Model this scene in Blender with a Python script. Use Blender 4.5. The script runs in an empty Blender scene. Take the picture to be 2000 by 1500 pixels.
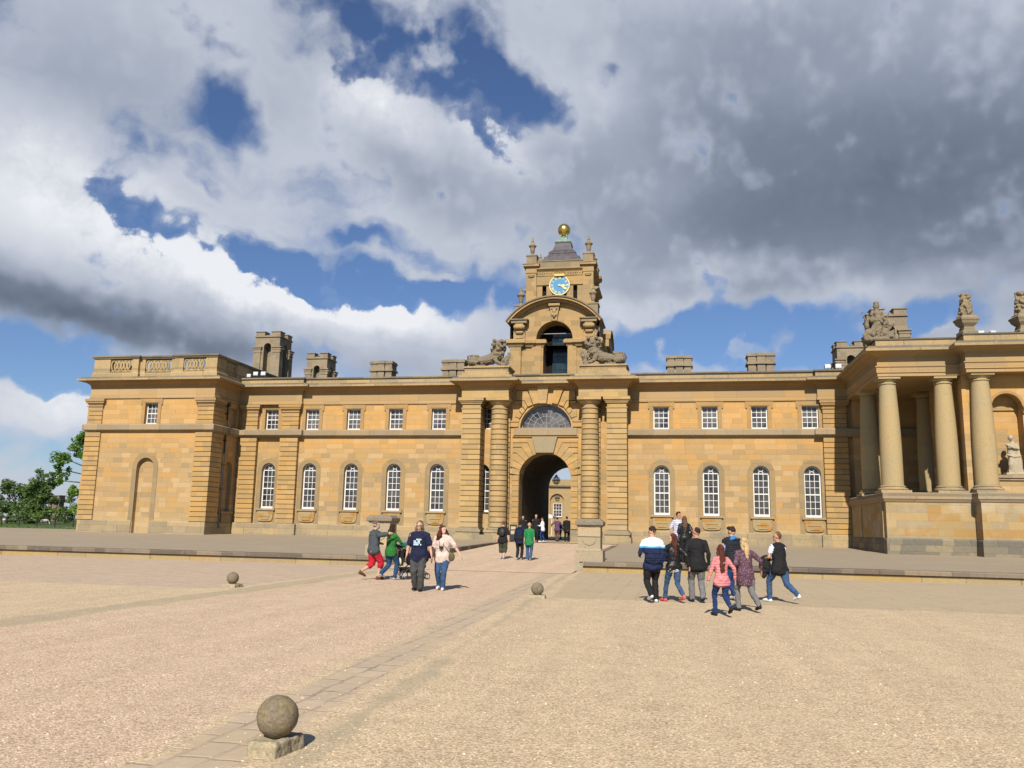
import bpy, bmesh, math, random
from mathutils import Vector, Matrix, noise, Quaternion
S = bpy.context.scene
C = S.collection
R = math.radians
PI = math.pi

# ------------------------------------------------------------------ camera
cam = bpy.data.objects.new('camera', bpy.data.cameras.new('camera'))
C.objects.link(cam)
cam.data.sensor_width = 36.0
cam.data.lens = 36.0 * 1640 / 2000
cam.data.clip_start = 0.1
cam.data.clip_end = 6000
ax = Vector((0.98159565, 0.18992537, 0.01995847))
ay = Vector((0.01267065, -0.16905086, 0.98552588))
az = -Vector((-0.19055036, 0.96713503, 0.16834607))
m3 = Matrix((ax, ay, az)).transposed()
cam.matrix_world = Matrix.Translation((0, 0, 1.65)) @ m3.to_4x4()
S.camera = cam
S.render.resolution_x, S.render.resolution_y = 1024, 768

# ------------------------------------------------------------------ light
SUN_EL, SUN_AZ = 38.0, 2.0      # the sun stands behind the camera, a touch to the right
sun = bpy.data.objects.new('sun', bpy.data.lights.new('sun', 'SUN'))
C.objects.link(sun)
sun.data.energy = 5.0
sun.data.angle = R(0.55)
sun.data.color = (1.0, 0.93, 0.82)
# direction towards the sun
sd = Vector((math.sin(R(SUN_AZ)) * math.cos(R(SUN_EL)), -math.cos(R(SUN_AZ)) * math.cos(R(SUN_EL)), math.sin(R(SUN_EL))))
sun.rotation_euler = sd.to_track_quat('Z', 'Y').to_euler()
S.view_settings.view_transform = 'Standard'
S.view_settings.look = 'None'
S.view_settings.exposure = 0.33
S.view_settings.gamma = 1.0
S.cycles.max_bounces = 6
S.cycles.diffuse_bounces = 1
S.cycles.glossy_bounces = 3
S.cycles.transparent_max_bounces = 8
S.cycles.use_denoising = True

# ------------------------------------------------------------------ sky with clouds
world = bpy.data.worlds.new('World')
S.world = world
world.use_nodes = True
W = world.node_tree
W.nodes.clear()


class NT:
    """small helper to write node trees"""
    def __init__(s, tree): s.t = tree
    def n(s, typ, **kw):
        nd = s.t.nodes.new(typ)
        for k, v in kw.items(): setattr(nd, k, v)
        return nd
    def link(s, a, b): s.t.links.new(a, b)
    def inp(s, sock, v):
        if hasattr(v, 'is_linked') or hasattr(v, 'links'): s.link(v, sock)
        else: sock.default_value = v
    def math(s, op, a, b=None, c=None, clamp=False):
        nd = s.n('ShaderNodeMath', operation=op, use_clamp=clamp)
        s.inp(nd.inputs[0], a)
        if b is not None: s.inp(nd.inputs[1], b)
        if c is not None: s.inp(nd.inputs[2], c)
        return nd.outputs[0]
    def vmath(s, op, a, b=None, scale=None):
        nd = s.n('ShaderNodeVectorMath', operation=op)
        s.inp(nd.inputs[0], a)
        if b is not None: s.inp(nd.inputs[1], b)
        if scale is not None: s.inp(nd.inputs['Scale'], scale)
        return nd.outputs['Value'] if op in ('LENGTH', 'DOT_PRODUCT') else nd.outputs[0]
    def noise(s, vec, scale, detail=5, rough=0.55, dist=0.0, dims='3D', color=False, lac=2.0):
        nd = s.n('ShaderNodeTexNoise', noise_dimensions=dims)
        if vec is not None: s.link(vec, nd.inputs['Vector'])
        nd.inputs['Scale'].default_value = scale
        nd.inputs['Detail'].default_value = detail
        nd.inputs['Roughness'].default_value = rough
        nd.inputs['Distortion'].default_value = dist
        nd.inputs['Lacunarity'].default_value = lac
        return nd.outputs['Color' if color else 'Fac']
    def mix(s, fac, a, b, blend='MIX', clamp=False):
        nd = s.n('ShaderNodeMix', data_type='RGBA', blend_type=blend, clamp_result=clamp)
        s.inp(nd.inputs[0], fac); s.inp(nd.inputs[6], a); s.inp(nd.inputs[7], b)
        return nd.outputs[2]
    def ramp(s, fac, stops, interp='LINEAR'):
        nd = s.n('ShaderNodeValToRGB')
        r = nd.color_ramp; r.interpolation = interp
        while len(r.elements) < len(stops): r.elements.new(0.5)
        for e, (p, c) in zip(r.elements, stops):
            e.position = p
            e.color = (c if len(c) == 4 else (*c, 1)) if not isinstance(c, (int, float)) else (c, c, c, 1)
        s.link(fac, nd.inputs[0])
        return nd.outputs[0]
    def maprange(s, v, a, b, c=0.0, d=1.0, interp='LINEAR'):
        nd = s.n('ShaderNodeMapRange', interpolation_type=interp)
        s.inp(nd.inputs[0], v)
        for i, x in zip((1, 2, 3, 4), (a, b, c, d)): nd.inputs[i].default_value = x
        return nd.outputs[0]
    def combine(s, x, y, z=0.0):
        nd = s.n('ShaderNodeCombineXYZ')
        for i, v in enumerate((x, y, z)): s.inp(nd.inputs[i], v)
        return nd.outputs[0]


w = NT(W)
tc = w.n('ShaderNodeTexCoord').outputs['Generated']
sx = w.n('ShaderNodeSeparateXYZ'); w.link(tc, sx.inputs[0])
azn = w.math('MULTIPLY', w.math('ARCTAN2', sx.outputs[0], sx.outputs[1]), 180 / PI)
eln = w.math('MULTIPLY', w.math('ARCSINE', sx.outputs[2]), 180 / PI)
P0 = w.combine(azn, eln)                                    # (azimuth, elevation) in degrees
warpn = w.noise(P0, 0.16, 3, 0.6, color=True, dims='2D')
warp = w.vmath('SCALE', w.vmath('SUBTRACT', warpn, (0.5, 0.5, 0.5)), scale=5.0)
warp2n = w.noise(P0, 0.75, 3, 0.6, color=True, dims='2D')
warp2 = w.vmath('SCALE', w.vmath('SUBTRACT', warp2n, (0.5, 0.5, 0.5)), scale=2.2)
PW = w.vmath('ADD', P0, w.vmath('ADD', warp, warp2))

def blobs(P, items, base):
    """sum of soft elliptical patches placed by azimuth and elevation (degrees)"""
    acc = base
    for (a, e, ra, re, rot, amp) in items:
        mp = w.n('ShaderNodeMapping', vector_type='TEXTURE')
        mp.inputs['Location'].default_value = (a, e, 0)
        mp.inputs['Rotation'].default_value = (0, 0, R(rot))
        mp.inputs['Scale'].default_value = (ra, re, 1)
        w.link(P, mp.inputs['Vector'])
        g = w.n('ShaderNodeTexGradient', gradient_type='SPHERICAL')
        w.link(mp.outputs[0], g.inputs[0])
        acc = w.math('MULTIPLY_ADD', g.outputs['Fac'], amp, acc)
    return acc
# (azimuth, elevation, half width, half height, tilt, strength)
COVER = [
    (-17.3, 30.5, 13.6, 4.1, -14.0, -1.23),
    (-10.4, 28.4, 4.7, 1.5, -20.0, -0.8),
    (-22.8, 29.4, 3.2, 3.6, 0.0, -0.8),
    (-24.6, 26.4, 1.4, 4.1, 0.0, -0.74),
    (-31.8, 25.9, 4.5, 3.1, -25.0, -1.11),
    (-32.1, 29.1, 2.2, 1.0, 0.0, -0.6),
    (-4.3, 29.9, 2.9, 2.2, 0.0, -1.07),
    (-38.2, 20.9, 3.3, 2.4, -60.0, -0.82),
    (-35.7, 18.2, 7.0, 2.2, -25.0, -0.82),
    (-29.5, 24.8, 5.4, 2.0, -30.0, -0.35),
    (-29.6, 17.5, 8.3, 2.0, -14.0, -0.9),
    (-22.0, 16.1, 12.4, 2.0, -9.0, -1.02),
    (-13.4, 15.7, 8.3, 1.7, -3.0, -0.98),
    (-20.7, 19.0, 4.3, 1.1, 0.0, -0.5),
    (-26.9, 16.8, 4.3, 1.3, 0.0, -0.6),
    (-24.2, 23.1, 2.5, 1.4, 0.0, -0.82),
    (-13.0, 25.6, 3.1, 1.2, -40.0, -0.9),
    (-41.7, 9.6, 10.8, 2.4, -8.0, -1.31),
    (-40.0, 8.3, 9.1, 2.0, 0.0, -0.9),
    (-40.9, 3.9, 7.2, 2.3, 0.0, -0.7),
    (-36.5, 4.5, 3.6, 2.6, 0.0, -0.4),
    (0.4, 13.3, 10.8, 2.2, 6.0, -1.23),
    (10.0, 13.5, 12.4, 3.1, 3.0, -1.15),
    (16.6, 13.8, 4.5, 1.8, 0.0, -0.9),
    (-2.7, 11.5, 6.2, 2.0, 0.0, -0.74),
    (5.5, 11.3, 13.2, 1.8, 0.0, -0.74),
    (-40.5, 16.5, 12.2, 4.9, -10.0, 0.9),
    (-31.3, 14.3, 9.7, 3.2, -14.0, 1.2),
    (-21.1, 12.8, 11.5, 2.4, -6.0, 1.1),
    (-39.3, 13.0, 14.4, 2.6, -8.0, 0.9),
    (-42.7, 20.6, 6.5, 5.5, 0.0, 0.8),
    (-17.8, 24.5, 9.4, 5.5, -30.0, 1.1),
    (-20.5, 27.8, 4.3, 1.8, 0.0, 0.9),
    (-12.9, 21.0, 9.4, 3.9, 0.0, 0.6),
    (7.6, 12.9, 1.6, 1.8, -60.0, 0.9),
    (11.5, 24.3, 28.8, 14.3, 0.0, 1.0),
    (-36.6, 29.5, 18.7, 6.2, 0.0, 0.8),
    (-39.5, 6.5, 4.7, 1.5, 0.0, 1.2),
    (16.3, 12.6, 2.2, 1.0, 0.0, 0.7),
    (0.4, 10.8, 4.7, 0.8, 0.0, 0.9),
    (-27.5, 25.7, 4.0, 4.2, 0.0, 0.7),
    (-7.8, 25.1, 6.8, 4.5, 0.0, 0.8),
    (-0.6, 15.9, 7.9, 2.6, 0.0, 0.6),
    (-16.4, 16.8, 2.2, 0.5, 0.0, 0.9),
    (-35.6, 20.4, 3.6, 1.0, 0.0, 0.8),
    (6.3, 15.9, 15.1, 2.0, 3.0, 0.7),
    (-2.2, 32.3, 18.0, 4.2, 0.0, 0.6),
    (-32.4, 20.0, 9.4, 2.3, -20.0, 0.15),
    (-34.9, 23.0, 3.2, 1.3, -15.0, -0.5),
    (-37.5, 23.8, 2.5, 1.3, -30.0, -0.4),
    (-25.9, 23.1, 2.2, 1.3, 0.0, -0.45),
    (-33.2, 21.3, 2.5, 0.8, -20.0, -0.5),
    (-17.8, 18.1, 4.0, 1.1, -5.0, -0.45),
    (-11.4, 20.1, 2.9, 1.0, 0.0, -0.35),
    (-27.9, 30.2, 2.2, 1.3, 0.0, -0.4),
    (-0.7, 31.1, 2.5, 1.5, 0.0, -0.5),
    (-7.1, 32.5, 4.0, 1.3, 0.0, -0.5),
    (-22.2, 18.8, 2.2, 0.8, 0.0, -0.5),
    (-15.3, 26.8, 2.2, 0.8, -20.0, -0.5),
    (1.1, 11.4, 5.8, 1.0, 0.0, -0.5),
    (10.6, 11.4, 4.3, 1.0, 0.0, -0.5),
    (13.0, 23.5, 25.2, 11.7, 0.0, 0.9),
    (8.4, 20.0, 18.0, 5.2, 0.0, 0.5),
]
LIGHT = [
    (-42.6, 20.3, 7.9, 5.5, 0.0, 0.24),
    (-40.6, 17.1, 10.1, 2.9, -10.0, 0.26),
    (-32.1, 16.3, 6.8, 2.8, -20.0, 0.42),
    (-25.4, 14.5, 8.3, 2.4, -12.0, 0.42),
    (-19.1, 14.1, 6.8, 2.0, -8.0, 0.38),
    (-41.8, 12.5, 14.4, 2.4, -7.0, -0.38),
    (-34.8, 11.7, 14.4, 2.1, -8.0, -0.34),
    (-41.9, 13.8, 9.0, 2.0, -5.0, -0.12),
    (-21.2, 27.7, 6.1, 2.6, -25.0, 0.22),
    (-13.0, 26.0, 5.4, 2.6, -40.0, 0.2),
    (-18.1, 23.1, 7.2, 2.9, -30.0, -0.16),
    (-16.5, 19.9, 7.9, 2.0, -10.0, 0.04),
    (-41.3, 25.8, 13.0, 5.2, 0.0, -0.17),
    (-35.1, 25.1, 9.0, 3.9, 0.0, -0.06),
    (-32.4, 30.7, 7.9, 2.6, 0.0, 0.06),
    (-25.1, 30.9, 7.2, 3.2, 0.0, -0.14),
    (15.4, 22.2, 32.4, 13.0, 0.0, -0.36),
    (14.5, 22.4, 16.2, 5.5, 0.0, -0.1),
    (4.7, 20.0, 15.1, 3.9, 0.0, -0.12),
    (19.4, 17.1, 12.6, 7.5, 0.0, -0.16),
    (1.4, 26.9, 14.4, 7.2, 0.0, -0.1),
    (2.9, 17.4, 6.1, 1.3, 5.0, 0.22),
    (12.6, 15.1, 10.1, 1.5, 8.0, 0.22),
    (-2.3, 14.9, 7.2, 1.6, 5.0, 0.22),
    (0.6, 22.7, 6.1, 1.6, 0.0, 0.07),
    (-5.9, 28.2, 7.2, 3.6, 0.0, 0.1),
    (-23.8, 10.6, 18.0, 1.5, -3.0, -0.2),
    (-39.2, 6.5, 5.4, 2.0, 0.0, 0.3),
    (3.3, 31.9, 20.2, 3.9, 0.0, -0.08),
    (-27.1, 19.4, 8.6, 2.6, 0.0, 0.05),
    (-35.6, 20.4, 3.2, 1.3, 0.0, 0.1),
]
CRISP = [
    (-32.1, 16.2, 8.3, 3.6, -18.0, 1.0),
    (-24.7, 14.3, 9.4, 2.9, -10.0, 1.0),
    (-18.4, 14.3, 5.8, 2.3, -8.0, 0.8),
    (-38.4, 18.1, 6.5, 3.2, -25.0, 0.8),
    (-42.2, 21.3, 5.8, 3.9, 0.0, 0.6),
    (-21.2, 27.7, 6.8, 2.3, -20.0, 1.0),
    (-13.0, 26.6, 5.8, 2.3, -40.0, 0.9),
    (-39.3, 6.8, 6.1, 2.0, 0.0, 0.8),
    (3.3, 18.1, 4.3, 1.6, 0.0, 0.5),
    (16.3, 12.9, 2.2, 1.3, 0.0, 0.6),
    (-5.9, 28.8, 5.4, 2.6, 0.0, 0.4),
    (-35.6, 20.4, 3.2, 1.6, 0.0, 0.4),
]
# unseen sky overhead and behind: cleared of cloud to lower the fill light
off_az = w.maprange(w.math('ABSOLUTE', w.math('ADD', azn, 11.0)), 42, 70, 0, 1, 'SMOOTHSTEP')
off_el = w.maprange(eln, 36, 50, 0, 1, 'SMOOTHSTEP')
away = w.math('MAXIMUM', off_az, off_el)
base_cover = w.math('MULTIPLY_ADD', away, -1.3, 0.50)
PL = w.vmath('ADD', P0, w.vmath('ADD', w.vmath('SCALE', warp, scale=0.8), w.vmath('SCALE', warp2, scale=0.30)))
crisp = w.math('MINIMUM', blobs(P0, CRISP, 0.0), 1.0)
dens = blobs(PL, COVER, base_cover)
fb = w.noise(P0, 0.11, 6, 0.50, dist=0.3, dims='2D')
strm = w.n('ShaderNodeMapping'); strm.inputs['Rotation'].default_value = (0, 0, R(25)); strm.inputs['Scale'].default_value = (0.45, 1.0, 1.0); w.link(PL, strm.inputs[0])
fb2 = w.noise(strm.outputs[0], 0.55, 6, 0.58, dims='2D')
# cauliflower billows
vor = w.n('ShaderNodeTexVoronoi', feature='SMOOTH_F1', voronoi_dimensions='2D')
vor.inputs['Scale'].default_value = 0.40
vor.inputs['Detail'].default_value = 3.0
vor.inputs['Roughness'].default_value = 0.62
vor.inputs['Lacunarity'].default_value = 2.3
vor.inputs['Smoothness'].default_value = 0.45
w.link(w.vmath('ADD', P0, w.vmath('SCALE', warp2, scale=0.4)), vor.inputs['Vector'])
vor.normalize = True
bil = w.math('SUBTRACT', 0.28, vor.outputs['Distance'])
fbc = w.math('SUBTRACT', fb, 0.5)
fb2c = w.math('SUBTRACT', fb2, 0.5)
d1 = w.math('MULTIPLY_ADD', fbc, 1.35, dens)
d2 = w.math('MULTIPLY_ADD', fb2c, 0.62, d1)
d3 = w.math('MULTIPLY_ADD', w.math('MULTIPLY', bil, w.math('MULTIPLY_ADD', crisp, 1.15, 0.06)), 1.0, d2)
soft = w.maprange(d3, -0.15, 0.76, 0, 1, 'SMOOTHSTEP')
hard = w.maprange(d3, 0.22, 0.50, 0, 1, 'SMOOTHSTEP')
alpha = w.math('ADD', w.math('MULTIPLY', soft, w.math('SUBTRACT', 1.0, crisp)), w.math('MULTIPLY', hard, crisp))
PL2 = w.vmath('ADD', P0, w.vmath('ADD', w.vmath('SCALE', warp, scale=0.45), w.vmath('SCALE', warp2, scale=0.10)))
lightf = blobs(PL2, LIGHT, 0.65)
t = w.math('MULTIPLY', bil, w.math('MULTIPLY_ADD', crisp, 0.60, 0.02))
t = w.math('MULTIPLY_ADD', fb2c, w.math('MULTIPLY_ADD', crisp, 0.16, 0.07), t)
t = w.math('MULTIPLY_ADD', crisp, 0.10, t)
t = w.math('MULTIPLY_ADD', fbc, 0.17, t)
t = w.math('ADD', t, lightf)
edge = w.maprange(d3, 0.35, 1.5, 0.07, -0.06)
l4 = w.math('ADD', t, edge)
ccol = w.ramp(l4, [(0.0, (0.13, 0.165, 0.225)), (0.25, (0.20, 0.245, 0.325)), (0.5, (0.38, 0.43, 0.53)), (0.75, (0.60, 0.64, 0.73)), (1.0, (0.88, 0.90, 0.94))])
sky = w.n('ShaderNodeTexSky', sky_type='NISHITA')
sky.sun_disc = False
sky.sun_elevation = R(SUN_EL)
sky.sun_rotation = R(180 - SUN_AZ)
sky.altitude = 100
sky.air_density = 1.0
sky.dust_density = 0.35
sky.ozone_density = 2.0
skyc = w.mix(1.0, w.vmath('SCALE', sky.outputs[0], scale=0.078), (0.86, 1.0, 1.28, 1), 'MULTIPLY')
out = w.mix(alpha, skyc, ccol)
bg = w.n('ShaderNodeBackground')
w.link(out, bg.inputs['Color'])
bg.inputs['Strength'].default_value = 0.76
wo = w.n('ShaderNodeOutputWorld')
w.link(bg.outputs[0], wo.inputs['Surface'])
world.cycles.sampling_method = 'MANUAL'
world.cycles.sample_map_resolution = 512
# ------------------------------------------------------------------ materials
M = {}

def new_mat(name, rough=0.85, spec=0.3):
    m = bpy.data.materials.new(name)
    m.use_nodes = True
    t = m.node_tree
    t.nodes.clear()
    k = NT(t)
    b = k.n('ShaderNodeBsdfPrincipled')
    b.inputs['Roughness'].default_value = rough
    b.inputs['Specular IOR Level'].default_value = spec
    o = k.n('ShaderNodeOutputMaterial')
    k.link(b.outputs[0], o.inputs[0])
    M[name] = m
    return m, k, b

def plain(name, col, rough=0.7, spec=0.3, var=0.12, scale=30, metal=0.0, bump=0.0, bscale=80, objspace=True):
    m, k, b = new_mat(name, rough, spec)
    tcn = k.n('ShaderNodeTexCoord').outputs['Object']
    f = k.noise(tcn, scale, 4, 0.6)
    c = k.mix(k.maprange(f, 0.3, 0.7), (*[x * (1 - var) for x in col], 1), (*[min(1, x * (1 + var)) for x in col], 1))
    k.link(c, b.inputs['Base Color'])
    b.inputs['Metallic'].default_value = metal
    if bump:
        bn = k.n('ShaderNodeBump'); bn.inputs['Strength'].default_value = bump; bn.inputs['Distance'].default_value = 0.02
        k.link(k.noise(tcn, bscale, 4, 0.6), bn.inputs['Height']); k.link(bn.outputs[0], b.inputs['Normal'])
    return m

def masonry(name, palette, bw=0.95, bh=0.36, warm=None, grey=(0.26, 0.235, 0.19), grey_amt=0.35, spots=0.15,
            grime=None, joint=0.10, rough=0.9, blocks=1.0, streak=0.0, bump=0.35, zoff=0.78, dark=0.69):
    """coursed stone: every block its own tone, with weather patches, lichen spots and fine grain"""
    m, k, b = new_mat(name, rough, 0.25)
    pos = k.n('ShaderNodeNewGeometry').outputs['Position']
    sp = k.n('ShaderNodeSeparateXYZ'); k.link(pos, sp.inputs[0])
    x, y, z = sp.outputs
    u = k.math('ADD', x, y)
    zr = k.math('DIVIDE', k.math('SUBTRACT', z, zoff), bh)
    row = k.math('FLOOR', zr)
    wr = k.n('ShaderNodeTexWhiteNoise', noise_dimensions='1D'); k.link(row, wr.inputs['W'])
    un = k.math('ADD', k.math('MULTIPLY', u, 1 / bw), k.math('MULTIPLY', wr.outputs['Value'], 13.7))
    # uneven block lengths
    un = k.math('ADD', un, k.math('MULTIPLY', k.math('SINE', k.math('MULTIPLY', un, 2.3)), 0.28))
    colm = k.math('FLOOR', un)
    wn = k.n('ShaderNodeTexWhiteNoise', noise_dimensions='2D'); k.link(k.combine(colm, row), wn.inputs['Vector'])
    v = wn.outputs['Value']
    palette = [tuple(a * dark for a in c) for c in palette]
    n = len(palette)
    base = k.ramp(v, [(i / n, c) for i, c in enumerate(palette)], 'CONSTANT')
    avg = tuple(sum(c[i] for c in palette) / n for i in range(3))
    base = k.mix(blocks, (*avg, 1), base)
    if warm:
        zlo, zhi, wc, amt = warm
        wfac = k.math('MULTIPLY', k.maprange(z, zlo, zhi, 0, 1, 'SMOOTHSTEP'), k.maprange(k.noise(pos, 0.7, 4, 0.6), 0.3, 0.65, 0.3, 1.0))
        base = k.mix(k.math('MULTIPLY', wfac, amt), base, (*wc, 1))
    big = k.noise(pos, 0.45, 5, 0.62)
    gm = k.math('MULTIPLY', k.maprange(big, 0.48, 0.72), grey_amt)
    base = k.mix(gm, base, (*grey, 1))
    if streak:
        mpn = k.n('ShaderNodeMapping'); mpn.inputs['Scale'].default_value = (3.5, 3.5, 0.35); k.link(pos, mpn.inputs[0])
        st = k.math('MULTIPLY', k.maprange(k.noise(mpn.outputs[0], 1.0, 4, 0.6), 0.52, 0.75), streak)
        base = k.mix(st, base, (*[g * 0.6 for g in grey], 1))
    if spots:
        f = k.noise(pos, 7, 5, 0.7)
        base = k.mix(k.math('MULTIPLY', k.maprange(f, 0.55, 0.72), spots), base, (0.07, 0.062, 0.05, 1))
        f2 = k.noise(pos, 5.3, 5, 0.75, dist=0.3)
        base = k.mix(k.math('MULTIPLY', k.maprange(f2, 0.60, 0.72), spots * 0.7), base, (0.52, 0.49, 0.40, 1))
    if grime:
        zlo, zhi, gc, amt = grime
        gf = k.math('MULTIPLY', k.maprange(k.math('ADD', z, k.math('MULTIPLY', k.noise(pos, 1.3, 4, 0.6), 0.7)), zlo + 0.35, zhi + 0.35, 1, 0, 'SMOOTHSTEP'), amt)
        base = k.mix(gf, base, (*gc, 1))
    # joints
    fu = k.math('FRACT', un); fz = k.math('FRACT', zr)
    ju = k.math('MAXIMUM', k.math('LESS_THAN', fu, 0.022), k.math('LESS_THAN', fz, 0.05))
    base = k.mix(k.math('MULTIPLY', ju, joint), base, (0.05, 0.035, 0.02, 1))
    gr = k.noise(pos, 26, 4, 0.65)
    base = k.mix(1.0, base, k.ramp(gr, [(0.25, (0.80,) * 3), (0.75, (1.16,) * 3)]), 'MULTIPLY')
    k.link(base, b.inputs['Base Color'])
    bn = k.n('ShaderNodeBump'); bn.inputs['Strength'].default_value = bump; bn.inputs['Distance'].default_value = 0.03
    hh = k.math('MULTIPLY_ADD', v, 0.35, k.noise(pos, 12, 5, 0.65))
    hh = k.math('MULTIPLY_ADD', ju, -0.5, hh)
    k.link(hh, bn.inputs['Height']); k.link(bn.outputs[0], b.inputs['Normal'])
    return m

OCH = [(0.546, 0.350, 0.147), (0.462, 0.320, 0.157), (0.567, 0.380, 0.181), (0.504, 0.334, 0.152), (0.399, 0.289, 0.152), (0.567, 0.334, 0.122),
       (0.525, 0.334, 0.137), (0.598, 0.410, 0.211), (0.452, 0.309, 0.147), (0.514, 0.355, 0.186)]
masonry('wall_stone', OCH, warm=(6.4, 8.0, (0.58, 0.31, 0.085), 0.55), grime=(1.4, 2.6, (0.44, 0.34, 0.19), 0.45), grey=(0.30, 0.225, 0.12), grey_amt=0.22, spots=0.10, blocks=0.95, joint=0.2, streak=0.08, dark=0.755)
masonry('soffit_shade_stone', [(0.50, 0.295, 0.12), (0.46, 0.27, 0.11), (0.53, 0.31, 0.125)], bw=1.4, bh=5, spots=0.1, grey_amt=0.1, blocks=0.7)  # deeper orange than the frieze: warm shade under the cornices put into the colour
masonry('frieze_stone', [tuple(a * 1.04 for a in c) for c in OCH], bw=2.1, bh=0.56, spots=0.06, grey_amt=0.15, blocks=0.55)
PAL = [(0.579, 0.393, 0.176), (0.524, 0.364, 0.168), (0.612, 0.417, 0.188), (0.491, 0.344, 0.161), (0.633, 0.427, 0.184), (0.589, 0.388, 0.156)]
masonry('pale_stone', PAL, bw=0.9, bh=0.3652, zoff=1.6, spots=0.12, grey_amt=0.2, grime=(1.5, 2.4, (0.40, 0.33, 0.21), 0.4), blocks=0.9)
masonry('rustic_stone', [(0.579, 0.366, 0.141), (0.503, 0.332, 0.141), (0.600, 0.390, 0.160), (0.458, 0.312, 0.137), (0.612, 0.361, 0.122), (0.546, 0.336, 0.125)], bw=0.85, bh=0.36, zoff=1.6, spots=0.12, grey_amt=0.22, blocks=0.85, dark=0.72)
masonry('cornice_stone', [(0.546, 0.395, 0.192), (0.480, 0.351, 0.177), (0.579, 0.414, 0.208)], bw=1.4, bh=3, spots=0.4, grey=(0.24, 0.21, 0.155), grey_amt=0.4, streak=0.3, joint=0.3)
masonry('coping_stone', [(0.26, 0.215, 0.15), (0.21, 0.18, 0.13), (0.31, 0.255, 0.17)], bw=1.3, bh=3, spots=0.6, grey=(0.11, 0.10, 0.085), grey_amt=0.6, joint=0.2)
masonry('string_stone', [(0.435, 0.325, 0.194), (0.382, 0.290, 0.176), (0.466, 0.345, 0.198)], bw=1.7, bh=3, spots=0.3, grey=(0.30, 0.26, 0.20), grey_amt=0.6, joint=0.25)
masonry('plinth_stone', [(0.474, 0.366, 0.209), (0.412, 0.327, 0.200), (0.505, 0.385, 0.222), (0.556, 0.409, 0.217)], bw=1.5, bh=0.45, spots=0.4, grey=(0.19, 0.17, 0.13), grey_amt=0.85, joint=0.3)
masonry('tower_stone', [(0.513, 0.341, 0.157), (0.458, 0.317, 0.149), (0.546, 0.370, 0.172), (0.415, 0.292, 0.141), (0.557, 0.361, 0.157)], bw=0.8, bh=0.4, spots=0.15, grey=(0.30, 0.25, 0.165), grey_amt=0.35, streak=0.10)
masonry('weathered_stone', [(0.36, 0.285, 0.175), (0.31, 0.25, 0.155), (0.39, 0.30, 0.19)], bw=0.7, bh=0.4, spots=0.3, grey=(0.20, 0.175, 0.13), grey_amt=0.5)
masonry('chimney_stone', [(0.37, 0.295, 0.195), (0.32, 0.26, 0.175), (0.40, 0.315, 0.205)], bw=0.6, bh=0.35, spots=0.3, grey=(0.17, 0.15, 0.12), grey_amt=0.5)
masonry('podium_stone', [(0.515, 0.390, 0.191), (0.474, 0.332, 0.148), (0.453, 0.351, 0.209), (0.556, 0.390, 0.174), (0.494, 0.283, 0.087), (0.433, 0.341, 0.204)], bw=1.1, bh=0.42, spots=0.18, grey=(0.46, 0.40, 0.30), grey_amt=0.7,
        grime=(1.2, 1.75, (0.22, 0.195, 0.15), 0.85), blocks=0.7)
masonry('court_stone', [(0.50, 0.35, 0.16), (0.46, 0.33, 0.16)], spots=0.1, grey_amt=0.2)
masonry('keystone_stone', [(0.40, 0.33, 0.20)], bw=9, bh=9, spots=0.2, grey_amt=0.4, joint=0)
masonry('statue_stone', [(0.28, 0.225, 0.15)], bw=9, bh=9, spots=0.55, grey=(0.19, 0.165, 0.12), grey_amt=0.6, joint=0, bump=0.8)
masonry('carved_stone', [(0.53, 0.44, 0.30)], bw=9, bh=9, spots=0.15, grey=(0.42, 0.35, 0.24), grey_amt=0.4, joint=0)
masonry('pedestal_stone', [(0.50, 0.39, 0.25), (0.55, 0.43, 0.26), (0.46, 0.375, 0.25)], bw=0.8, bh=0.5, spots=0.45, grey=(0.32, 0.28, 0.21), grey_amt=0.7, grime=(0.5, 0.8, (0.30, 0.265, 0.195), 0.6))
masonry('kerb_stone', [(0.21, 0.165, 0.12), (0.27, 0.21, 0.15), (0.18, 0.145, 0.11), (0.34, 0.265, 0.185)], bw=0.75, bh=5, spots=0.5, grey=(0.10, 0.09, 0.08), grey_amt=0.5, joint=0.5)
masonry('riser_stone', [(0.48, 0.36, 0.17), (0.44, 0.33, 0.17), (0.50, 0.35, 0.14)], bw=2.2, bh=5, spots=0.2, grey=(0.36, 0.31, 0.22), grey_amt=0.6, joint=0.4)
masonry('terrace_stone', [(0.47, 0.38, 0.265), (0.44, 0.36, 0.25), (0.49, 0.395, 0.275)], bw=1.9, bh=0.5, spots=0.15, grey=(0.36, 0.30, 0.21), grey_amt=0.7, joint=0, blocks=0.0)

plain('white_paint', (0.66, 0.65, 0.62), 0.5, 0.4, 0.04)
plain('lead', (0.075, 0.065, 0.072), 0.6, 0.4, 0.35, 3)
plain('copper', (0.19, 0.27, 0.22), 0.8, 0.2, 0.3, 5)
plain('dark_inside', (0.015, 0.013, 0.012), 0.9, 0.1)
plain('dark_roof', (0.10, 0.095, 0.09), 0.9, 0.2)
plain('iron', (0.022, 0.021, 0.02), 0.6, 0.4)
plain('clock_blue', (0.028, 0.20, 0.38), 0.45, 0.5, 0.06)
plain('gold_paint', (0.78, 0.62, 0.24), 0.4, 0.5, 0.08)
m_, k_, b_ = new_mat('gold', 0.28, 0.5)
b_.inputs['Base Color'].default_value = (0.66, 0.45, 0.13, 1); b_.inputs['Metallic'].default_value = 0.9
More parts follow.
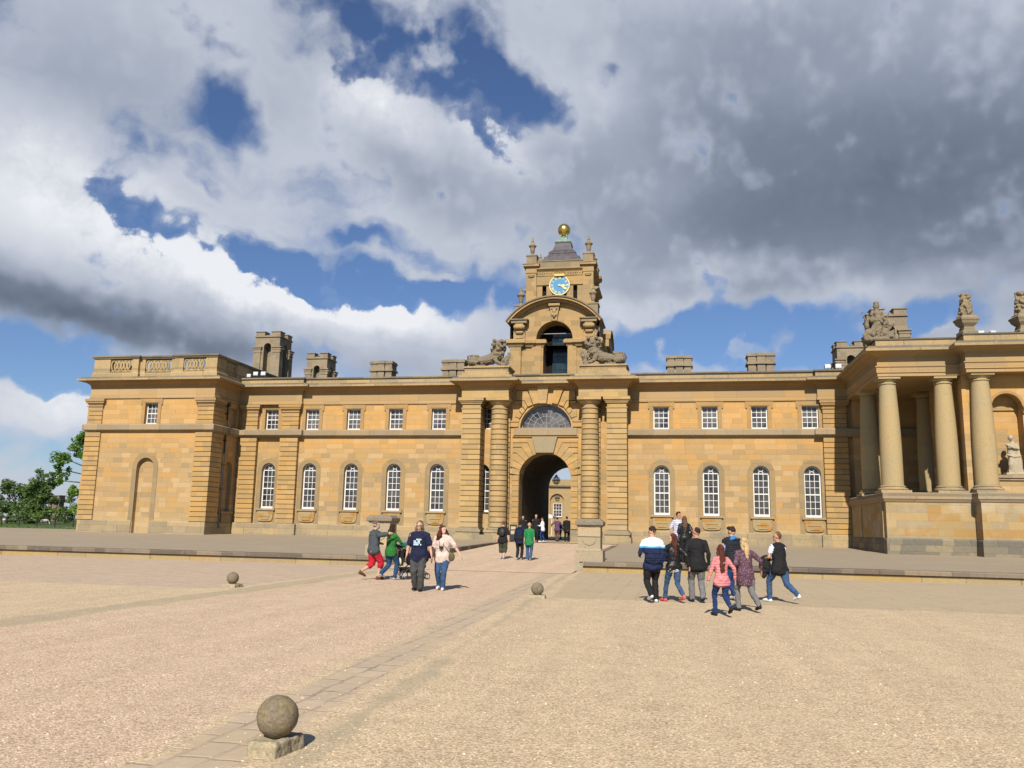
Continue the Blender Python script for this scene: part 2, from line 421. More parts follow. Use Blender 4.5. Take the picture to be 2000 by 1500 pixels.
# window glass: dark rooms behind old glass, each pane set a little differently
m_, k_, b_ = new_mat('glass', 0.07, 0.6)
pos_ = k_.n('ShaderNodeNewGeometry').outputs['Position']
sn_ = k_.vmath('SNAP', pos_, (0.35, 0.6, 0.37))
wv_ = k_.n('ShaderNodeTexWhiteNoise', noise_dimensions='3D'); k_.link(sn_, wv_.inputs['Vector'])
cc_ = k_.mix(wv_.outputs['Value'], (0.012, 0.011, 0.013, 1), (0.06, 0.055, 0.055, 1))
spz_ = k_.n('ShaderNodeSeparateXYZ'); k_.link(pos_, spz_.inputs[0])
cl_ = k_.mix(k_.math('MULTIPLY', k_.maprange(k_.noise(pos_, 0.6, 3, 0.6), 0.40, 0.62), k_.maprange(spz_.outputs[2], 8.0, 8.6, 0.25, 0.9)), cc_, (0.15, 0.14, 0.13, 1))
k_.link(cl_, b_.inputs['Base Color'])
m_, k_, b_ = new_mat('green_glass', 0.15, 0.5)
pos_ = k_.n('ShaderNodeNewGeometry').outputs['Position']
k_.link(k_.mix(k_.maprange(k_.noise(pos_, 1.4, 3), 0.35, 0.65), (0.006, 0.018, 0.02, 1), (0.014, 0.042, 0.045, 1)), b_.inputs['Base Color'])

def gravel_col(k, pos, cols, peb=52, patch=(0.62, 0.49, 0.31), patch_amt=0.5, dark=0.88, track=0.0):
    """colour and height of loose gravel"""
    cols = [tuple(a * dark for a in c) for c in cols]; patch = tuple(a * dark for a in patch)
    v = k.n('ShaderNodeTexVoronoi', feature='F1'); v.inputs['Scale'].default_value = peb
    k.link(pos, v.inputs['Vector'])
    wn = k.n('ShaderNodeTexWhiteNoise', noise_dimensions='3D'); k.link(v.outputs['Color'], wn.inputs['Vector'])
    n = len(cols)
    base = k.ramp(wn.outputs['Value'], [(i / (n - 1), c) for i, c in enumerate(cols)])
    base = k.mix(k.math('MULTIPLY', k.maprange(v.outputs['Distance'], 0.45, 0.78), 0.50), base, (*[c * 0.35 for c in cols[0]], 1))
    lf = k.noise(pos, 0.35, 6, 0.62)
    base = k.mix(k.math('MULTIPLY', k.maprange(lf, 0.45, 0.72), patch_amt), base, (*patch, 1))
    # scuffed drifts and wheel tracks drawn out along the drive
    mp = k.n('ShaderNodeMapping'); mp.inputs['Scale'].default_value = (1.6, 0.12, 1); k.link(pos, mp.inputs[0])
    tr = k.noise(mp.outputs[0], 1.0, 4, 0.6)
    base = k.mix(1.0, base, k.ramp(tr, [(0.3, (0.93,) * 3), (0.7, (1.06,) * 3)]), 'MULTIPLY')
    mf = k.noise(pos, 2.3, 6, 0.72)
    base = k.mix(1.0, base, k.ramp(mf, [(0.3, (0.88,) * 3), (0.7, (1.09,) * 3)]), 'MULTIPLY')
    cf = k.noise(pos, 19, 3, 0.7)
    base = k.mix(1.0, base, k.ramp(cf, [(0.3, (0.87,) * 3), (0.7, (1.13,) * 3)]), 'MULTIPLY')
    return base, v.outputs['Distance']
GC = [(0.50, 0.365, 0.215), (0.72, 0.55, 0.345), (0.64, 0.485, 0.30), (0.88, 0.70, 0.48), (0.68, 0.515, 0.32), (0.57, 0.425, 0.255)]
def edge_mix(k, base, soft=0.34, lo=0.02):
    """ragged, gravel-strewn margin: loose gravel takes over towards the edge (attribute e = metres from the edge)"""
    at = k.n('ShaderNodeAttribute'); at.attribute_name = 'e'
    pos = k.n('ShaderNodeNewGeometry').outputs['Position']
    n1 = k.math('MULTIPLY', k.noise(pos, 1.6, 5, 0.65), soft * 1.3)
    n2 = k.math('MULTIPLY', k.noise(pos, 30, 3, 0.7), soft * 0.9)
    d = k.math('SUBTRACT', at.outputs['Fac'], k.math('ADD', lo, k.math('SUBTRACT', k.math('ADD', n1, n2), soft * 0.75)))
    gcol, _ = gravel_col(k, pos, GC)
    return k.mix(k.maprange(d, -0.05, 0.07), gcol, base)
def ground_mat(name, cols, peb=52, bumps=0.4, patch=(0.62, 0.49, 0.31), patch_amt=0.5, edge=False, dark=0.88):
    m, k, b = new_mat(name, 0.95, 0.2)
    pos = k.n('ShaderNodeNewGeometry').outputs['Position']
    base, h = gravel_col(k, pos, cols, peb, patch, patch_amt, dark)
    if edge: base = edge_mix(k, base)
    k.link(base, b.inputs['Base Color'])
    bn = k.n('ShaderNodeBump'); bn.inputs['Strength'].default_value = bumps; bn.inputs['Distance'].default_value = 0.014
    k.link(k.math('SUBTRACT', 1.0, h), bn.inputs['Height']); k.link(bn.outputs[0], b.inputs['Normal'])
    return m
ground_mat('gravel', GC)
ground_mat('pink_gravel', [(c[0] * 1.02, c[1] * 0.985, c[2] * 1.06) for c in GC], patch=(0.66, 0.50, 0.33), patch_amt=0.4)
ground_mat('packed_earth', [(0.50, 0.40, 0.26), (0.55, 0.435, 0.28), (0.58, 0.46, 0.30), (0.52, 0.41, 0.265)], peb=60, bumps=0.15, patch=(0.44, 0.37, 0.24), patch_amt=0.7, edge=True)
ground_mat('grass', [(0.045, 0.085, 0.016), (0.075, 0.115, 0.022), (0.06, 0.10, 0.02)], peb=9, patch=(0.12, 0.13, 0.035), patch_amt=0.6, dark=1.0)

def setts_mat(name, cols, bw, bh, ang=0.0, joint=0.6, mortar=(0.24, 0.195, 0.14), jw=0.07, cover=0.45, covercol=(0.56, 0.44, 0.285)):
    m, k, b = new_mat(name, 0.92, 0.25)
    cols = [tuple(a * 0.82 for a in c) for c in cols]; mortar = tuple(a * 0.82 for a in mortar); covercol = tuple(a * 0.82 for a in covercol)
    pos = k.n('ShaderNodeNewGeometry').outputs['Position']
    mp = k.n('ShaderNodeMapping'); mp.inputs['Rotation'].default_value = (0, 0, R(ang)); k.link(pos, mp.inputs[0])
    wq = k.vmath('SCALE', k.vmath('SUBTRACT', k.noise(mp.outputs[0], 2.2, 2, 0.5, color=True), (0.5, 0.5, 0.5)), scale=0.10)
    pp = k.vmath('ADD', mp.outputs[0], wq)
    sp = k.n('ShaderNodeSeparateXYZ'); k.link(pp, sp.inputs[0])
    ry = k.math('DIVIDE', sp.outputs[0], bh)
    row = k.math('FLOOR', ry)
    wr = k.n('ShaderNodeTexWhiteNoise', noise_dimensions='1D'); k.link(row, wr.inputs['W'])
    un = k.math('ADD', k.math('DIVIDE', sp.outputs[1], bw), k.math('MULTIPLY', wr.outputs['Value'], 9.3))
    col = k.math('FLOOR', un)
    wn = k.n('ShaderNodeTexWhiteNoise', noise_dimensions='2D'); k.link(k.combine(col, row), wn.inputs['Vector'])
    n = len(cols)
    base = k.ramp(wn.outputs['Value'], [(i / (n - 1), c) for i, c in enumerate(cols)])
    fu = k.math('FRACT', un); fz = k.math('FRACT', ry)
    e1 = k.math('MINIMUM', fu, k.math('SUBTRACT', 1.0, fu))
    e2 = k.math('MINIMUM', fz, k.math('SUBTRACT', 1.0, fz))
    ed = k.math('MINIMUM', k.math('MULTIPLY', e1, bw / bh), e2)
    jf = k.maprange(ed, jw * 0.4, jw, 1, 0)
    jn = k.math('MULTIPLY', jf, k.maprange(k.noise(pos, 2.5, 4, 0.6), 0.38, 0.58, 0.15, 1.0))
    base = k.mix(k.math('MULTIPLY', jn, joint), base, (*mortar, 1))
    sp2 = k.noise(pos, 9, 5, 0.7)
    base = k.mix(1.0, base, k.ramp(sp2, [(0.3, (0.84,) * 3), (0.7, (1.12,) * 3)]), 'MULTIPLY')
    cv = k.maprange(k.noise(pos, 0.55, 5, 0.65), 0.42, 0.62, 0, cover)
    base = k.mix(cv, base, (*covercol, 1))
    # stray pebbles
    v = k.n('ShaderNodeTexVoronoi', feature='F1'); v.inputs['Scale'].default_value = 24; k.link(pos, v.inputs['Vector'])
    pw = k.n('ShaderNodeTexWhiteNoise', noise_dimensions='3D'); k.link(v.outputs['Color'], pw.inputs['Vector'])
    pf = k.math('MULTIPLY', k.math('LESS_THAN', v.outputs['Distance'], 0.28), k.math('GREATER_THAN', pw.outputs['Value'], 0.86))
    base = k.mix(k.math('MULTIPLY', pf, 0.7), base, (0.42, 0.33, 0.23, 1))
    base = edge_mix(k, base)
    k.link(base, b.inputs['Base Color'])
    bn = k.n('ShaderNodeBump'); bn.inputs['Strength'].default_value = 0.5; bn.inputs['Distance'].default_value = 0.02
    k.link(k.math('ADD', k.math('MULTIPLY', jn, -1.0), k.math('MULTIPLY', sp2, 0.6)), bn.inputs['Height']); k.link(bn.outputs[0], b.inputs['Normal'])
    return m
SC = [(0.55, 0.43, 0.30), (0.60, 0.46, 0.32), (0.53, 0.42, 0.30), (0.63, 0.49, 0.345)]
setts_mat('flagstones', SC, 0.42, 0.27, cover=0.8, jw=0.09, joint=0.7, covercol=(0.58, 0.45, 0.29))
setts_mat('setts', [(0.60, 0.45, 0.325), (0.64, 0.475, 0.34), (0.57, 0.43, 0.31), (0.66, 0.50, 0.36)], 0.34, 0.62, ang=4, joint=0.7, cover=0.55, jw=0.06)
setts_mat('worn_paving', [(0.52, 0.41, 0.265), (0.55, 0.435, 0.28), (0.50, 0.395, 0.255)], 0.5, 0.5, ang=0, joint=0.22, cover=0.85, covercol=(0.54, 0.42, 0.265))
plain('grey_paint', (0.30, 0.30, 0.29), 0.5, 0.4, 0.05)
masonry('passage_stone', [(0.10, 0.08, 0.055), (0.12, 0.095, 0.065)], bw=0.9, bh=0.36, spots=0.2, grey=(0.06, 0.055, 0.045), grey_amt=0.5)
masonry('column_stone', [(0.577, 0.432, 0.214), (0.536, 0.403, 0.202)], bw=9, bh=1.6, spots=0.25, grey=(0.30, 0.265, 0.18), grey_amt=0.4, joint=0.0)
masonry('podium_plinth_stone', [(0.24, 0.21, 0.155), (0.28, 0.24, 0.17), (0.21, 0.19, 0.15), (0.36, 0.30, 0.19)], bw=0.9, bh=0.36, spots=0.4, grey=(0.15, 0.14, 0.12), grey_amt=0.7, joint=0.35)
plain('wool', (0.42, 0.40, 0.36), 0.95, 0.1, 0.15, 6)
masonry('monument_stone', [(0.26, 0.20, 0.155)], bw=9, bh=9, spots=0.2, grey=(0.16, 0.13, 0.11), grey_amt=0.6, joint=0)
plain('print_ink', (0.42, 0.55, 0.62), 0.8, 0.2, 0.4, 60)
def _sleeve():
    m, k, b = new_mat('print_sleeve', 0.85, 0.2)
    v = k.n('ShaderNodeTexVoronoi'); v.inputs['Scale'].default_value = 16; k.link(k.n('ShaderNodeTexCoord').outputs['Object'], v.inputs['Vector'])
    k.link(k.ramp(v.outputs['Distance'], [(0.2, (0.10, 0.12, 0.15)), (0.35, (0.62, 0.64, 0.68))]), b.inputs['Base Color'])
_sleeve()
masonry('cap_stone', [(0.30, 0.25, 0.18)], bw=9, bh=9, spots=0.6, grey=(0.18, 0.16, 0.125), grey_amt=0.7, joint=0, bump=0.6)
def _peb():
    m, k, b = new_mat('pebble_stone', 0.9, 0.2)
    r = k.n('ShaderNodeNewGeometry').outputs['Random Per Island']
    k.link(k.ramp(r, [(0, (0.34, 0.24, 0.14)), (0.4, (0.52, 0.39, 0.25)), (0.75, (0.60, 0.45, 0.30)), (1, (0.70, 0.58, 0.42))]), b.inputs['Base Color'])
_peb()
# ------------------------------------------------------------------ mesh helpers
class MB:
    """collects faces and links them as ONE mesh object"""
    def __init__(s): s.v = []; s.f = []
    def add(s, vs, fs):
        o = len(s.v); s.v += [tuple(p) for p in vs]; s.f += [tuple(i + o for i in f) for f in fs]; return s
    def box(s, x0, x1, y0, y1, z0, z1, top=None, T=None):
        """box; top=(dx,dy) shrinks the top face"""
        a, b_ = top or (0, 0)
        vs = [(x0, y0, z0), (x1, y0, z0), (x1, y1, z0), (x0, y1, z0), (x0 + a, y0 + b_, z1), (x1 - a, y0 + b_, z1), (x1 - a, y1 - b_, z1), (x0 + a, y1 - b_, z1)]
        if T: vs = [T(p) for p in vs]
        return s.add(vs, [(3, 2, 1, 0), (4, 5, 6, 7), (0, 1, 5, 4), (1, 2, 6, 5), (2, 3, 7, 6), (3, 0, 4, 7)])
    def prism(s, poly, y0, y1, T=None):
        """polygon (x,z) counter-clockwise seen from the front (-y), pushed from y0 back to y1"""
        n = len(poly)
        vs = [(x, y0, z) for x, z in poly] + [(x, y1, z) for x, z in poly]
        if T: vs = [T(p) for p in vs]
        return s.add(vs, [tuple(range(n)), tuple(range(2 * n - 1, n - 1, -1))] + [(i, i + n, (i + 1) % n + n, (i + 1) % n) for i in range(n)])
    def lathe(s, prof, cx, cy, seg=32, cap=True):
        n = len(prof); vs = []
        for i in range(seg):
            a = 2 * PI * i / seg
            for r, z in prof: vs.append((cx + r * math.cos(a), cy + r * math.sin(a), z))
        fs = [(i * n + j, ((i + 1) % seg) * n + j, ((i + 1) % seg) * n + j + 1, i * n + j + 1) for i in range(seg) for j in range(n - 1)]
        if cap:
            fs.append(tuple(i * n for i in range(seg))[::-1]); fs.append(tuple(i * n + n - 1 for i in range(seg)))
        return s.add(vs, fs)
    def sqlathe(s, prof, cx, cy, rot=0.0, seg=4):
        """square 'turned' piece: half width, height"""
        n = len(prof); vs = []
        for i in range(seg):
            a = 2 * PI * (i + 0.5) / seg + rot
            q = 1 / math.cos(PI / seg)
            for r, z in prof: vs.append((cx + r * q * math.cos(a), cy + r * q * math.sin(a), z))
        fs = [(i * n + j, ((i + 1) % seg) * n + j, ((i + 1) % seg) * n + j + 1, i * n + j + 1) for i in range(seg) for j in range(n - 1)]
        fs.append(tuple(i * n for i in range(seg))[::-1]); fs.append(tuple(i * n + n - 1 for i in range(seg)))
        return s.add(vs, fs)
    def sweep(s, path, prof, closed=False, caps=True):
        """profile [(outward, z)] swept along a plan path; outward is the right-hand side of travel"""
        P = [Vector(p) for p in path]; n = len(P); k = len(prof); rings = []
        for i in range(n):
            if closed or 0 < i < n - 1:
                d1 = (P[i] - P[i - 1]).normalized(); d2 = (P[(i + 1) % n] - P[i]).normalized()
                n1 = Vector((d1.y, -d1.x)); n2 = Vector((d2.y, -d2.x))
                b_ = (n1 + n2); mit = b_ / max(0.2, (1 + n1.dot(n2)))
            else:
                d = (P[1] - P[0]) if i == 0 else (P[-1] - P[-2]); d.normalize(); mit = Vector((d.y, -d.x))
            rings.append([(P[i].x + mit.x * o, P[i].y + mit.y * o, z) for o, z in prof])
        vs = [p for r in rings for p in r]
        fs = []
        for i in range(n if closed else n - 1):
            a, b2 = i * k, ((i + 1) % n) * k
            for j in range(k):
                j2 = (j + 1) % k
                fs.append((a + j, b2 + j, b2 + j2, a + j2))
        if caps and not closed: fs.append(tuple(range(k))[::-1]); fs.append(tuple((n - 1) * k + j for j in range(k)))
        return s.add(vs, fs)
    def tube(s, pts, radii, seg=8, flat=None, up=None, cap=1.0):
        """tube along points with round ends; radii per point; flat = depth/width ratio with 'up' giving the width direction"""
        P = [Vector(p) for p in pts]
        if isinstance(radii, (int, float)): radii = [radii] * len(P)
        # round the ends
        d0 = (P[0] - P[1]).normalized(); d1 = (P[-1] - P[-2]).normalized()
        r0, r1 = radii[0], radii[-1]
        Q = [P[0] + d0 * r0 * 0.98 * cap, P[0] + d0 * r0 * 0.75 * cap] + P + [P[-1] + d1 * r1 * 0.75 * cap, P[-1] + d1 * r1 * 0.98 * cap]
        RR = [r0 * 0.2 if cap > 0.5 else r0 * 0.8, r0 * 0.66 if cap > 0.5 else r0 * 0.92] + list(radii) + [r1 * 0.66, r1 * 0.2]
        n = len(Q); rings = []
        side = None
        for i in range(n):
            t = (Q[min(i + 1, n - 1)] - Q[max(i - 1, 0)]).normalized()
            if side is None:
                ref = Vector(up) if up is not None else (Vector((0, 0, 1)) if abs(t.z) < 0.9 else Vector((1, 0, 0)))
                side = (ref - t * ref.dot(t)).normalized()
            else: side = (side - t * side.dot(t)).normalized()
            oth = t.cross(side)
            f = flat if flat else 1
            rings.append([Q[i] + side * (RR[i] * math.cos(2 * PI * j / seg)) + oth * (RR[i] * f * math.sin(2 * PI * j / seg)) for j in range(seg)])
        vs = [p for r in rings for p in r]
        fs = [(i * seg + j, i * seg + (j + 1) % seg, (i + 1) * seg + (j + 1) % seg, (i + 1) * seg + j) for i in range(n - 1) for j in range(seg)]
        fs.append(tuple(range(seg))[::-1]); fs.append(tuple((n - 1) * seg + j for j in range(seg)))
        return s.add(vs, fs)
    def ball(s, c, r, seg=12, rot=None):
        """ellipsoid; r scalar or (rx,ry,rz)"""
        if isinstance(r, (int, float)): r = (r, r, r)
        h = seg // 2; c = Vector(c); vs = []
        for i in range(1, h):
            th = PI * i / h
            for j in range(seg):
                ph = 2 * PI * j / seg
                p = Vector((r[0] * math.sin(th) * math.cos(ph), r[1] * math.sin(th) * math.sin(ph), r[2] * math.cos(th)))
                if rot is not None: p = rot @ p
                vs.append(c + p)
        tp = Vector((0, 0, r[2])); 
        if rot is not None: tp = rot @ tp
        vs += [c + tp, c - tp]
        fs = [(i * seg + j, (i + 1) * seg + j, (i + 1) * seg + (j + 1) % seg, i * seg + (j + 1) % seg) for i in range(h - 2) for j in range(seg)]
        T_, B_ = len(vs) - 2, len(vs) - 1
        fs += [(T_, j, (j + 1) % seg) for j in range(seg)] + [(B_, (h - 2) * seg + (j + 1) % seg, (h - 2) * seg + j) for j in range(seg)]
        return s.add(vs, fs)
    def build(s, name, mat, parent=None, smooth=False, fix=True):
        me = bpy.data.meshes.new(name)
        me.from_pydata(s.v, [], s.f); 
        if fix:
            bm = bmesh.new(); bm.from_mesh(me)
            bmesh.ops.recalc_face_normals(bm, faces=bm.faces)
            bm.to_mesh(me); bm.free()
        me.materials.append(M[mat] if isinstance(mat, str) else mat)
        if smooth:
            me.shade_smooth()
            if smooth != True: me.set_sharp_from_angle(angle=R(smooth))
        o = bpy.data.objects.new(name, me); C.objects.link(o)
        if parent is not None: o.parent = parent; o.matrix_parent_inverse = parent_inv(parent)
        return o

def world_of(o):
    m = o.matrix_basis.copy()
    while o.parent is not None:
        m = o.parent.matrix_basis @ o.matrix_parent_inverse @ m
        o = o.parent
    return m
def parent_inv(p):
    return world_of(p).inverted()

def tag(o, label=None, cat=None, group=None, kind=None):
    if label: o['label'] = label
    if cat: o['category'] = cat
    if group: o['group'] = group
    if kind: o['kind'] = kind
    return o
def thing(name, label, cat, loc=(0, 0, 0), group=None, rz=0.0):
    o = bpy.data.objects.new(name, None); C.objects.link(o)
    o.location = loc; o.rotation_euler = (0, 0, rz); o.empty_display_size = 0.3
    return tag(o, label, cat, group)
def copy_tree(o, parent=None, off=None):
    c = o.copy(); C.objects.link(c)
    if parent is not None:
        c.parent = parent; c.matrix_parent_inverse = o.matrix_parent_inverse.copy()
    if off is not None: c.location = Vector(c.location) + Vector(off)
    for ch in list(o.children): copy_tree(ch, c)
    return c

def arc_pts(cx, cz, r, a0, a1, n, rz=None):
    rz = rz or r
    return [(cx + r * math.cos(a0 + (a1 - a0) * i / n), cz + rz * math.sin(a0 + (a1 - a0) * i / n)) for i in range(n + 1)]

def wall(mb, o, d, length, z0, z1, openings, depth=0.3, seg=12):
    """wall face from plan point o along unit direction d; openings are dicts u, half, zb, zs (springing), arch(bool), cut with reveals"""
    nx, ny = d[1], -d[0]
    def T(u, z, q=0.0): return (o[0] + d[0] * u - nx * q, o[1] + d[1] * u - ny * q, z)
    groups = {}
    for op in openings: groups.setdefault((round(op['u'] - op['half'], 3), round(op['u'] + op['half'], 3)), []).append(op)
    spans = sorted(groups)
    prev = 0.0
    def quad(u0, u1, za, zb, zc=None, zd=None):
        mb.add([T(u0, za), T(u1, zb if zc is not None else za), T(u1, zc if zc is not None else zb), T(u0, zd if zd is not None else zb)], [(0, 1, 2, 3)])
    for (a, b) in spans:
        if a > prev: quad(prev, a, z0, z1)
        ops = sorted(groups[(a, b)], key=lambda q: q['zb'])
        us = [a + (b - a) * (1 - math.cos(PI * i / (2 * seg))) / 2 * 2 if False else (a + b) / 2 - (b - a) / 2 * math.cos(PI * i / seg) for i in range(seg + 1)]
        for i in range(seg):
            u0, u1 = us[i], us[i + 1]
            lo0 = lo1 = z0
            for op in ops:
                if op['zb'] > min(lo0, lo1) + 1e-4: quad(u0, u1, lo0, lo1, op['zb'], op['zb'])
                dp = op.get('depth', depth)
                h = op['half']
                if op.get('arch'):
                    lo0 = op['zs'] + math.sqrt(max(0, h * h - (u0 - op['u']) ** 2)) * op.get('rise', 1); lo1 = op['zs'] + math.sqrt(max(0, h * h - (u1 - op['u']) ** 2)) * op.get('rise', 1)
                else: lo0 = lo1 = op['zs']
                # reveal: head and sill
                mb.add([T(u0, lo0), T(u1, lo1), T(u1, lo1, dp), T(u0, lo0, dp)], [(3, 2, 1, 0)])
                mb.add([T(u0, op['zb']), T(u1, op['zb']), T(u1, op['zb'], dp), T(u0, op['zb'], dp)], [(0, 1, 2, 3)])
                if op.get('back'): mb.add([T(u0, op['zb'], dp), T(u1, op['zb'], dp), T(u1, lo1, dp), T(u0, lo0, dp)], [(0, 1, 2, 3)])
            quad(u0, u1, lo0, lo1, z1, z1)
        for op in ops:
            dp = op.get('depth', depth)
            mb.add([T(a, op['zb']), T(a, op['zs']), T(a, op['zs'], dp), T(a, op['zb'], dp)], [(0, 1, 2, 3)])
            mb.add([T(b, op['zb']), T(b, op['zs']), T(b, op['zs'], dp), T(b, op['zb'], dp)], [(3, 2, 1, 0)])
        prev = b
    if prev < length: quad(prev, length, z0, z1)
    return mb

def banded(mb, x0, x1, y0, y1, z0, z1, band=0.36, gap=0.05, rec=0.06):
    n = max(1, round((z1 - z0) / band)); h = (z1 - z0) / n
    mb.box(x0 + rec, x1 - rec, y0 + rec, y1 - 0.001, z0, z1)
    for i in range(n):
        mb.box(x0, x1, y0, y1, z0 + i * h + gap / 2, z0 + (i + 1) * h - gap / 2)
    return mb

def to_world_y(name): return name

def voxel(mb, vox=0.012, smooth=3, disp=0.0, dscale=5.0, seed=0.0, disp2=0.0, d2scale=20):
    """melt overlapping closed shapes into one continuous surface; returns (verts, faces)"""
    me = bpy.data.meshes.new('tmp'); me.from_pydata([tuple(p) for p in mb.v], [], mb.f)
    bm = bmesh.new(); bm.from_mesh(me); bmesh.ops.recalc_face_normals(bm, faces=bm.faces); bm.to_mesh(me); bm.free()
    o = bpy.data.objects.new('tmp', me); C.objects.link(o)
    md = o.modifiers.new('r', 'REMESH'); md.mode = 'VOXEL'; md.voxel_size = vox
    if smooth:
        sm = o.modifiers.new('s', 'SMOOTH'); sm.factor = 0.5; sm.iterations = smooth
    dg = bpy.context.evaluated_depsgraph_get(); dg.update()
    ev = o.evaluated_get(dg)
    me2 = bpy.data.meshes.new_from_object(ev)
    bpy.data.objects.remove(o); bpy.data.meshes.remove(me)
    if disp or disp2:
        nr = [v.normal.copy() for v in me2.vertices]
        off = Vector((seed, seed * 1.7, -seed))
        for v, nn in zip(me2.vertices, nr):
            d = 0
            if disp: d += disp * noise.fractal(v.co * dscale + off, 0.6, 2.0, 3)
            if disp2: d += disp2 * noise.noise(v.co * d2scale + off)
            v.co = v.co + nn * d
    return me2

def link_mesh(name, me, mat, parent=None, smooth=True):
    me.name = name
    me.materials.clear()
    me.materials.append(M[mat] if isinstance(mat, str) else mat)
    if smooth: me.shade_smooth()
    o = bpy.data.objects.new(name, me); C.objects.link(o)
    if parent is not None: o.parent = parent; o.matrix_parent_inverse = parent_inv(parent)
    return o

class Pieces:
    """like MB, but every box or prism becomes a part of its own"""
    def __init__(s, name, mat, parent): s.a = (name, mat, parent)
    def box(s, *a, **k): MB().box(*a, **k).build(*s.a); return s
    def prism(s, *a, **k): MB().prism(*a, **k).build(*s.a); return s
# ------------------------------------------------------------------ ground
def sheet(name, polys, mat, kind='structure'):
    mb = MB()
    for p in polys: mb.add(p, [tuple(range(len(p)))])
    return tag(mb.build(name, mat), kind=kind)
def strip(name, left, right, z, mat, ends=False):
    """ribbon between two plan lines of equal count"""
    mb = MB(); n = len(left); vs = []; e = []
    for c in range(5):
        for i, ((xa, ya), (xb, yb)) in enumerate(zip(left, right)):
            L = math.hypot(xb - xa, yb - ya); d = (0, min(0.6, L * 0.4), L / 2, L - min(0.6, L * 0.4), L)[c]
            vs.append((xa + (xb - xa) * d / L, ya + (yb - ya) * d / L, z))
            a = min(d, L - d)
            if ends: a = min(a, (ya - left[0][1]) * 1.0)
            e.append(min(a, 3.0))
    mb.add(vs, [(c * n + i, (c + 1) * n + i, (c + 1) * n + i + 1, c * n + i + 1) for c in range(4) for i in range(n - 1)])
    o = mb.build(name, mat)
    at = o.data.attributes.new('e', 'FLOAT', 'POINT')
    for i, v in enumerate(e): at.data[i].value = v
    return tag(o, kind='structure')

# grassland to the horizon, rising a little behind the building
g = MB()
ys = [(-2500, -0.05), (-50, -0.05), (61.8, -0.05), (63.5, 0.62), (2600, 0.62)]
xs = (-2600, -70, 70, 2600)
for (ya, za), (yb, zb) in zip(ys, ys[1:]):
    for xa, xb in zip(xs, xs[1:]): g.add([(xa, ya, za), (xb, ya, za), (xb, yb, zb), (xa, yb, zb)], [(0, 1, 2, 3)])
tag(g.build('lawn', 'grass'), kind='structure')
def wob(x, y, a=0.12): return x + a * (noise.noise(Vector((y * 0.6, x, 3.0))) + 0.6 * noise.noise(Vector((y * 1.9, x, 7.0))))
yy = [-8 + i * 0.5 for i in range(84)]
def line(f, a): return [(wob(f(y), y, a), y) for y in yy]
LA = line(lambda y: -11.0, 0.2); LB = line(lambda y: -9.95, 0.2)
LC_ = line(lambda y: -3.70 - max(0, y - 4) * 0.045, 0.06); LD = line(lambda y: -2.78 - max(0, y - 4) * 0.050, 0.06); LE = line(lambda y: -2.30 - max(0, y - 4) * 0.053, 0.16)
# the strips of the court lie edge to edge
strip('carriageway_gravel', LB, LC_, 0.0, 'pink_gravel')
strip('left_earth_strip', LA, LB, 0.0, 'packed_earth')
strip('flagstone_strip', LC_, LD, 0.0, 'flagstones')
strip('earth_strip', LD, LE, 0.0, 'packed_earth')
yr0 = [y for y in yy if y >= 20.4]; yl0 = [y for y in yy if y >= 19.5]
strip('paved_apron', LE[-len(yr0):], [(60, y) for y in yr0], 0.0, 'worn_paving', ends=True)
strip('sett_apron', [(-60, y) for y in yl0], LA[-len(yl0):], 0.0, 'setts', ends=True)
g = MB()
n = len(yy) - len(yr0) + 1
g.add([(x, y, 0.0) for x, y in LE[:n]] + [(60, y, 0.0) for x, y in LE[:n]], [(i, i + n, i + n + 1, i + 1) for i in range(n - 1)])
n = len(yy) - len(yl0) + 1
g.add([(-60, y, 0.0) for x, y in LA[:n]] + [(x, y, 0.0) for x, y in LA[:n]], [(i, i + n, i + n + 1, i + 1) for i in range(n - 1)])
g.add([(-60, -40, 0), (60, -40, 0), (60, -8, 0), (-60, -8, 0)], [(0, 1, 2, 3)])
g.add([(-60, -40, -0.006), (60, -40, -0.006), (60, 33.4, -0.006), (-60, 33.4, -0.006)], [(0, 1, 2, 3)])
tag(g.build('gravel_court', 'gravel'), kind='structure')

# terrace along the palace, with the ramp up to the arch between its two halves
def zt(y): return 0.39 + (y - 33.2) * (0.76 - 0.39) / (60 - 33.2)
def terrace(name, x0, x1):
    mb = MB(); n = 12
    ysn = [33.24 + (61.9 - 33.24) * i / n for i in range(n + 1)]
    for a, b in zip(ysn, ysn[1:]): mb.add([(x0, a, zt(a)), (x1, a, zt(a)), (x1, b, zt(b)), (x0, b, zt(b))], [(0, 1, 2, 3)])
    mb.add([(x0, 61.9, zt(61.9)), (x1, 61.9, zt(61.9)), (x1, 61.9, 0), (x0, 61.9, 0)], [(0, 1, 2, 3)])
    tag(mb.build(name, 'terrace_stone'), kind='structure')
terrace('left_terrace', -60, -11.45)
terrace('right_terrace', -3.75, 40)
def kerb(name, path):
    k1 = MB().sweep(path, [(0.16, 0.235), (0.17, 0.36), (0.14, 0.395), (-0.5, 0.40), (-0.5, 0.235)])
    tag(k1.build(name + '_kerb', 'kerb_stone'), kind='structure')
    k2 = MB().sweep(path, [(0.06, -0.05), (0.06, 0.20), (0.02, 0.233), (-0.4, 0.233), (-0.4, -0.05)])
    tag(k2.build(name + '_riser', 'riser_stone'), kind='structure')
kerb('left_terrace', [(-60, 33.3), (-11.6, 33.3)])
kerb('right_terrace', [(-3.6, 33.3), (40, 33.3)])
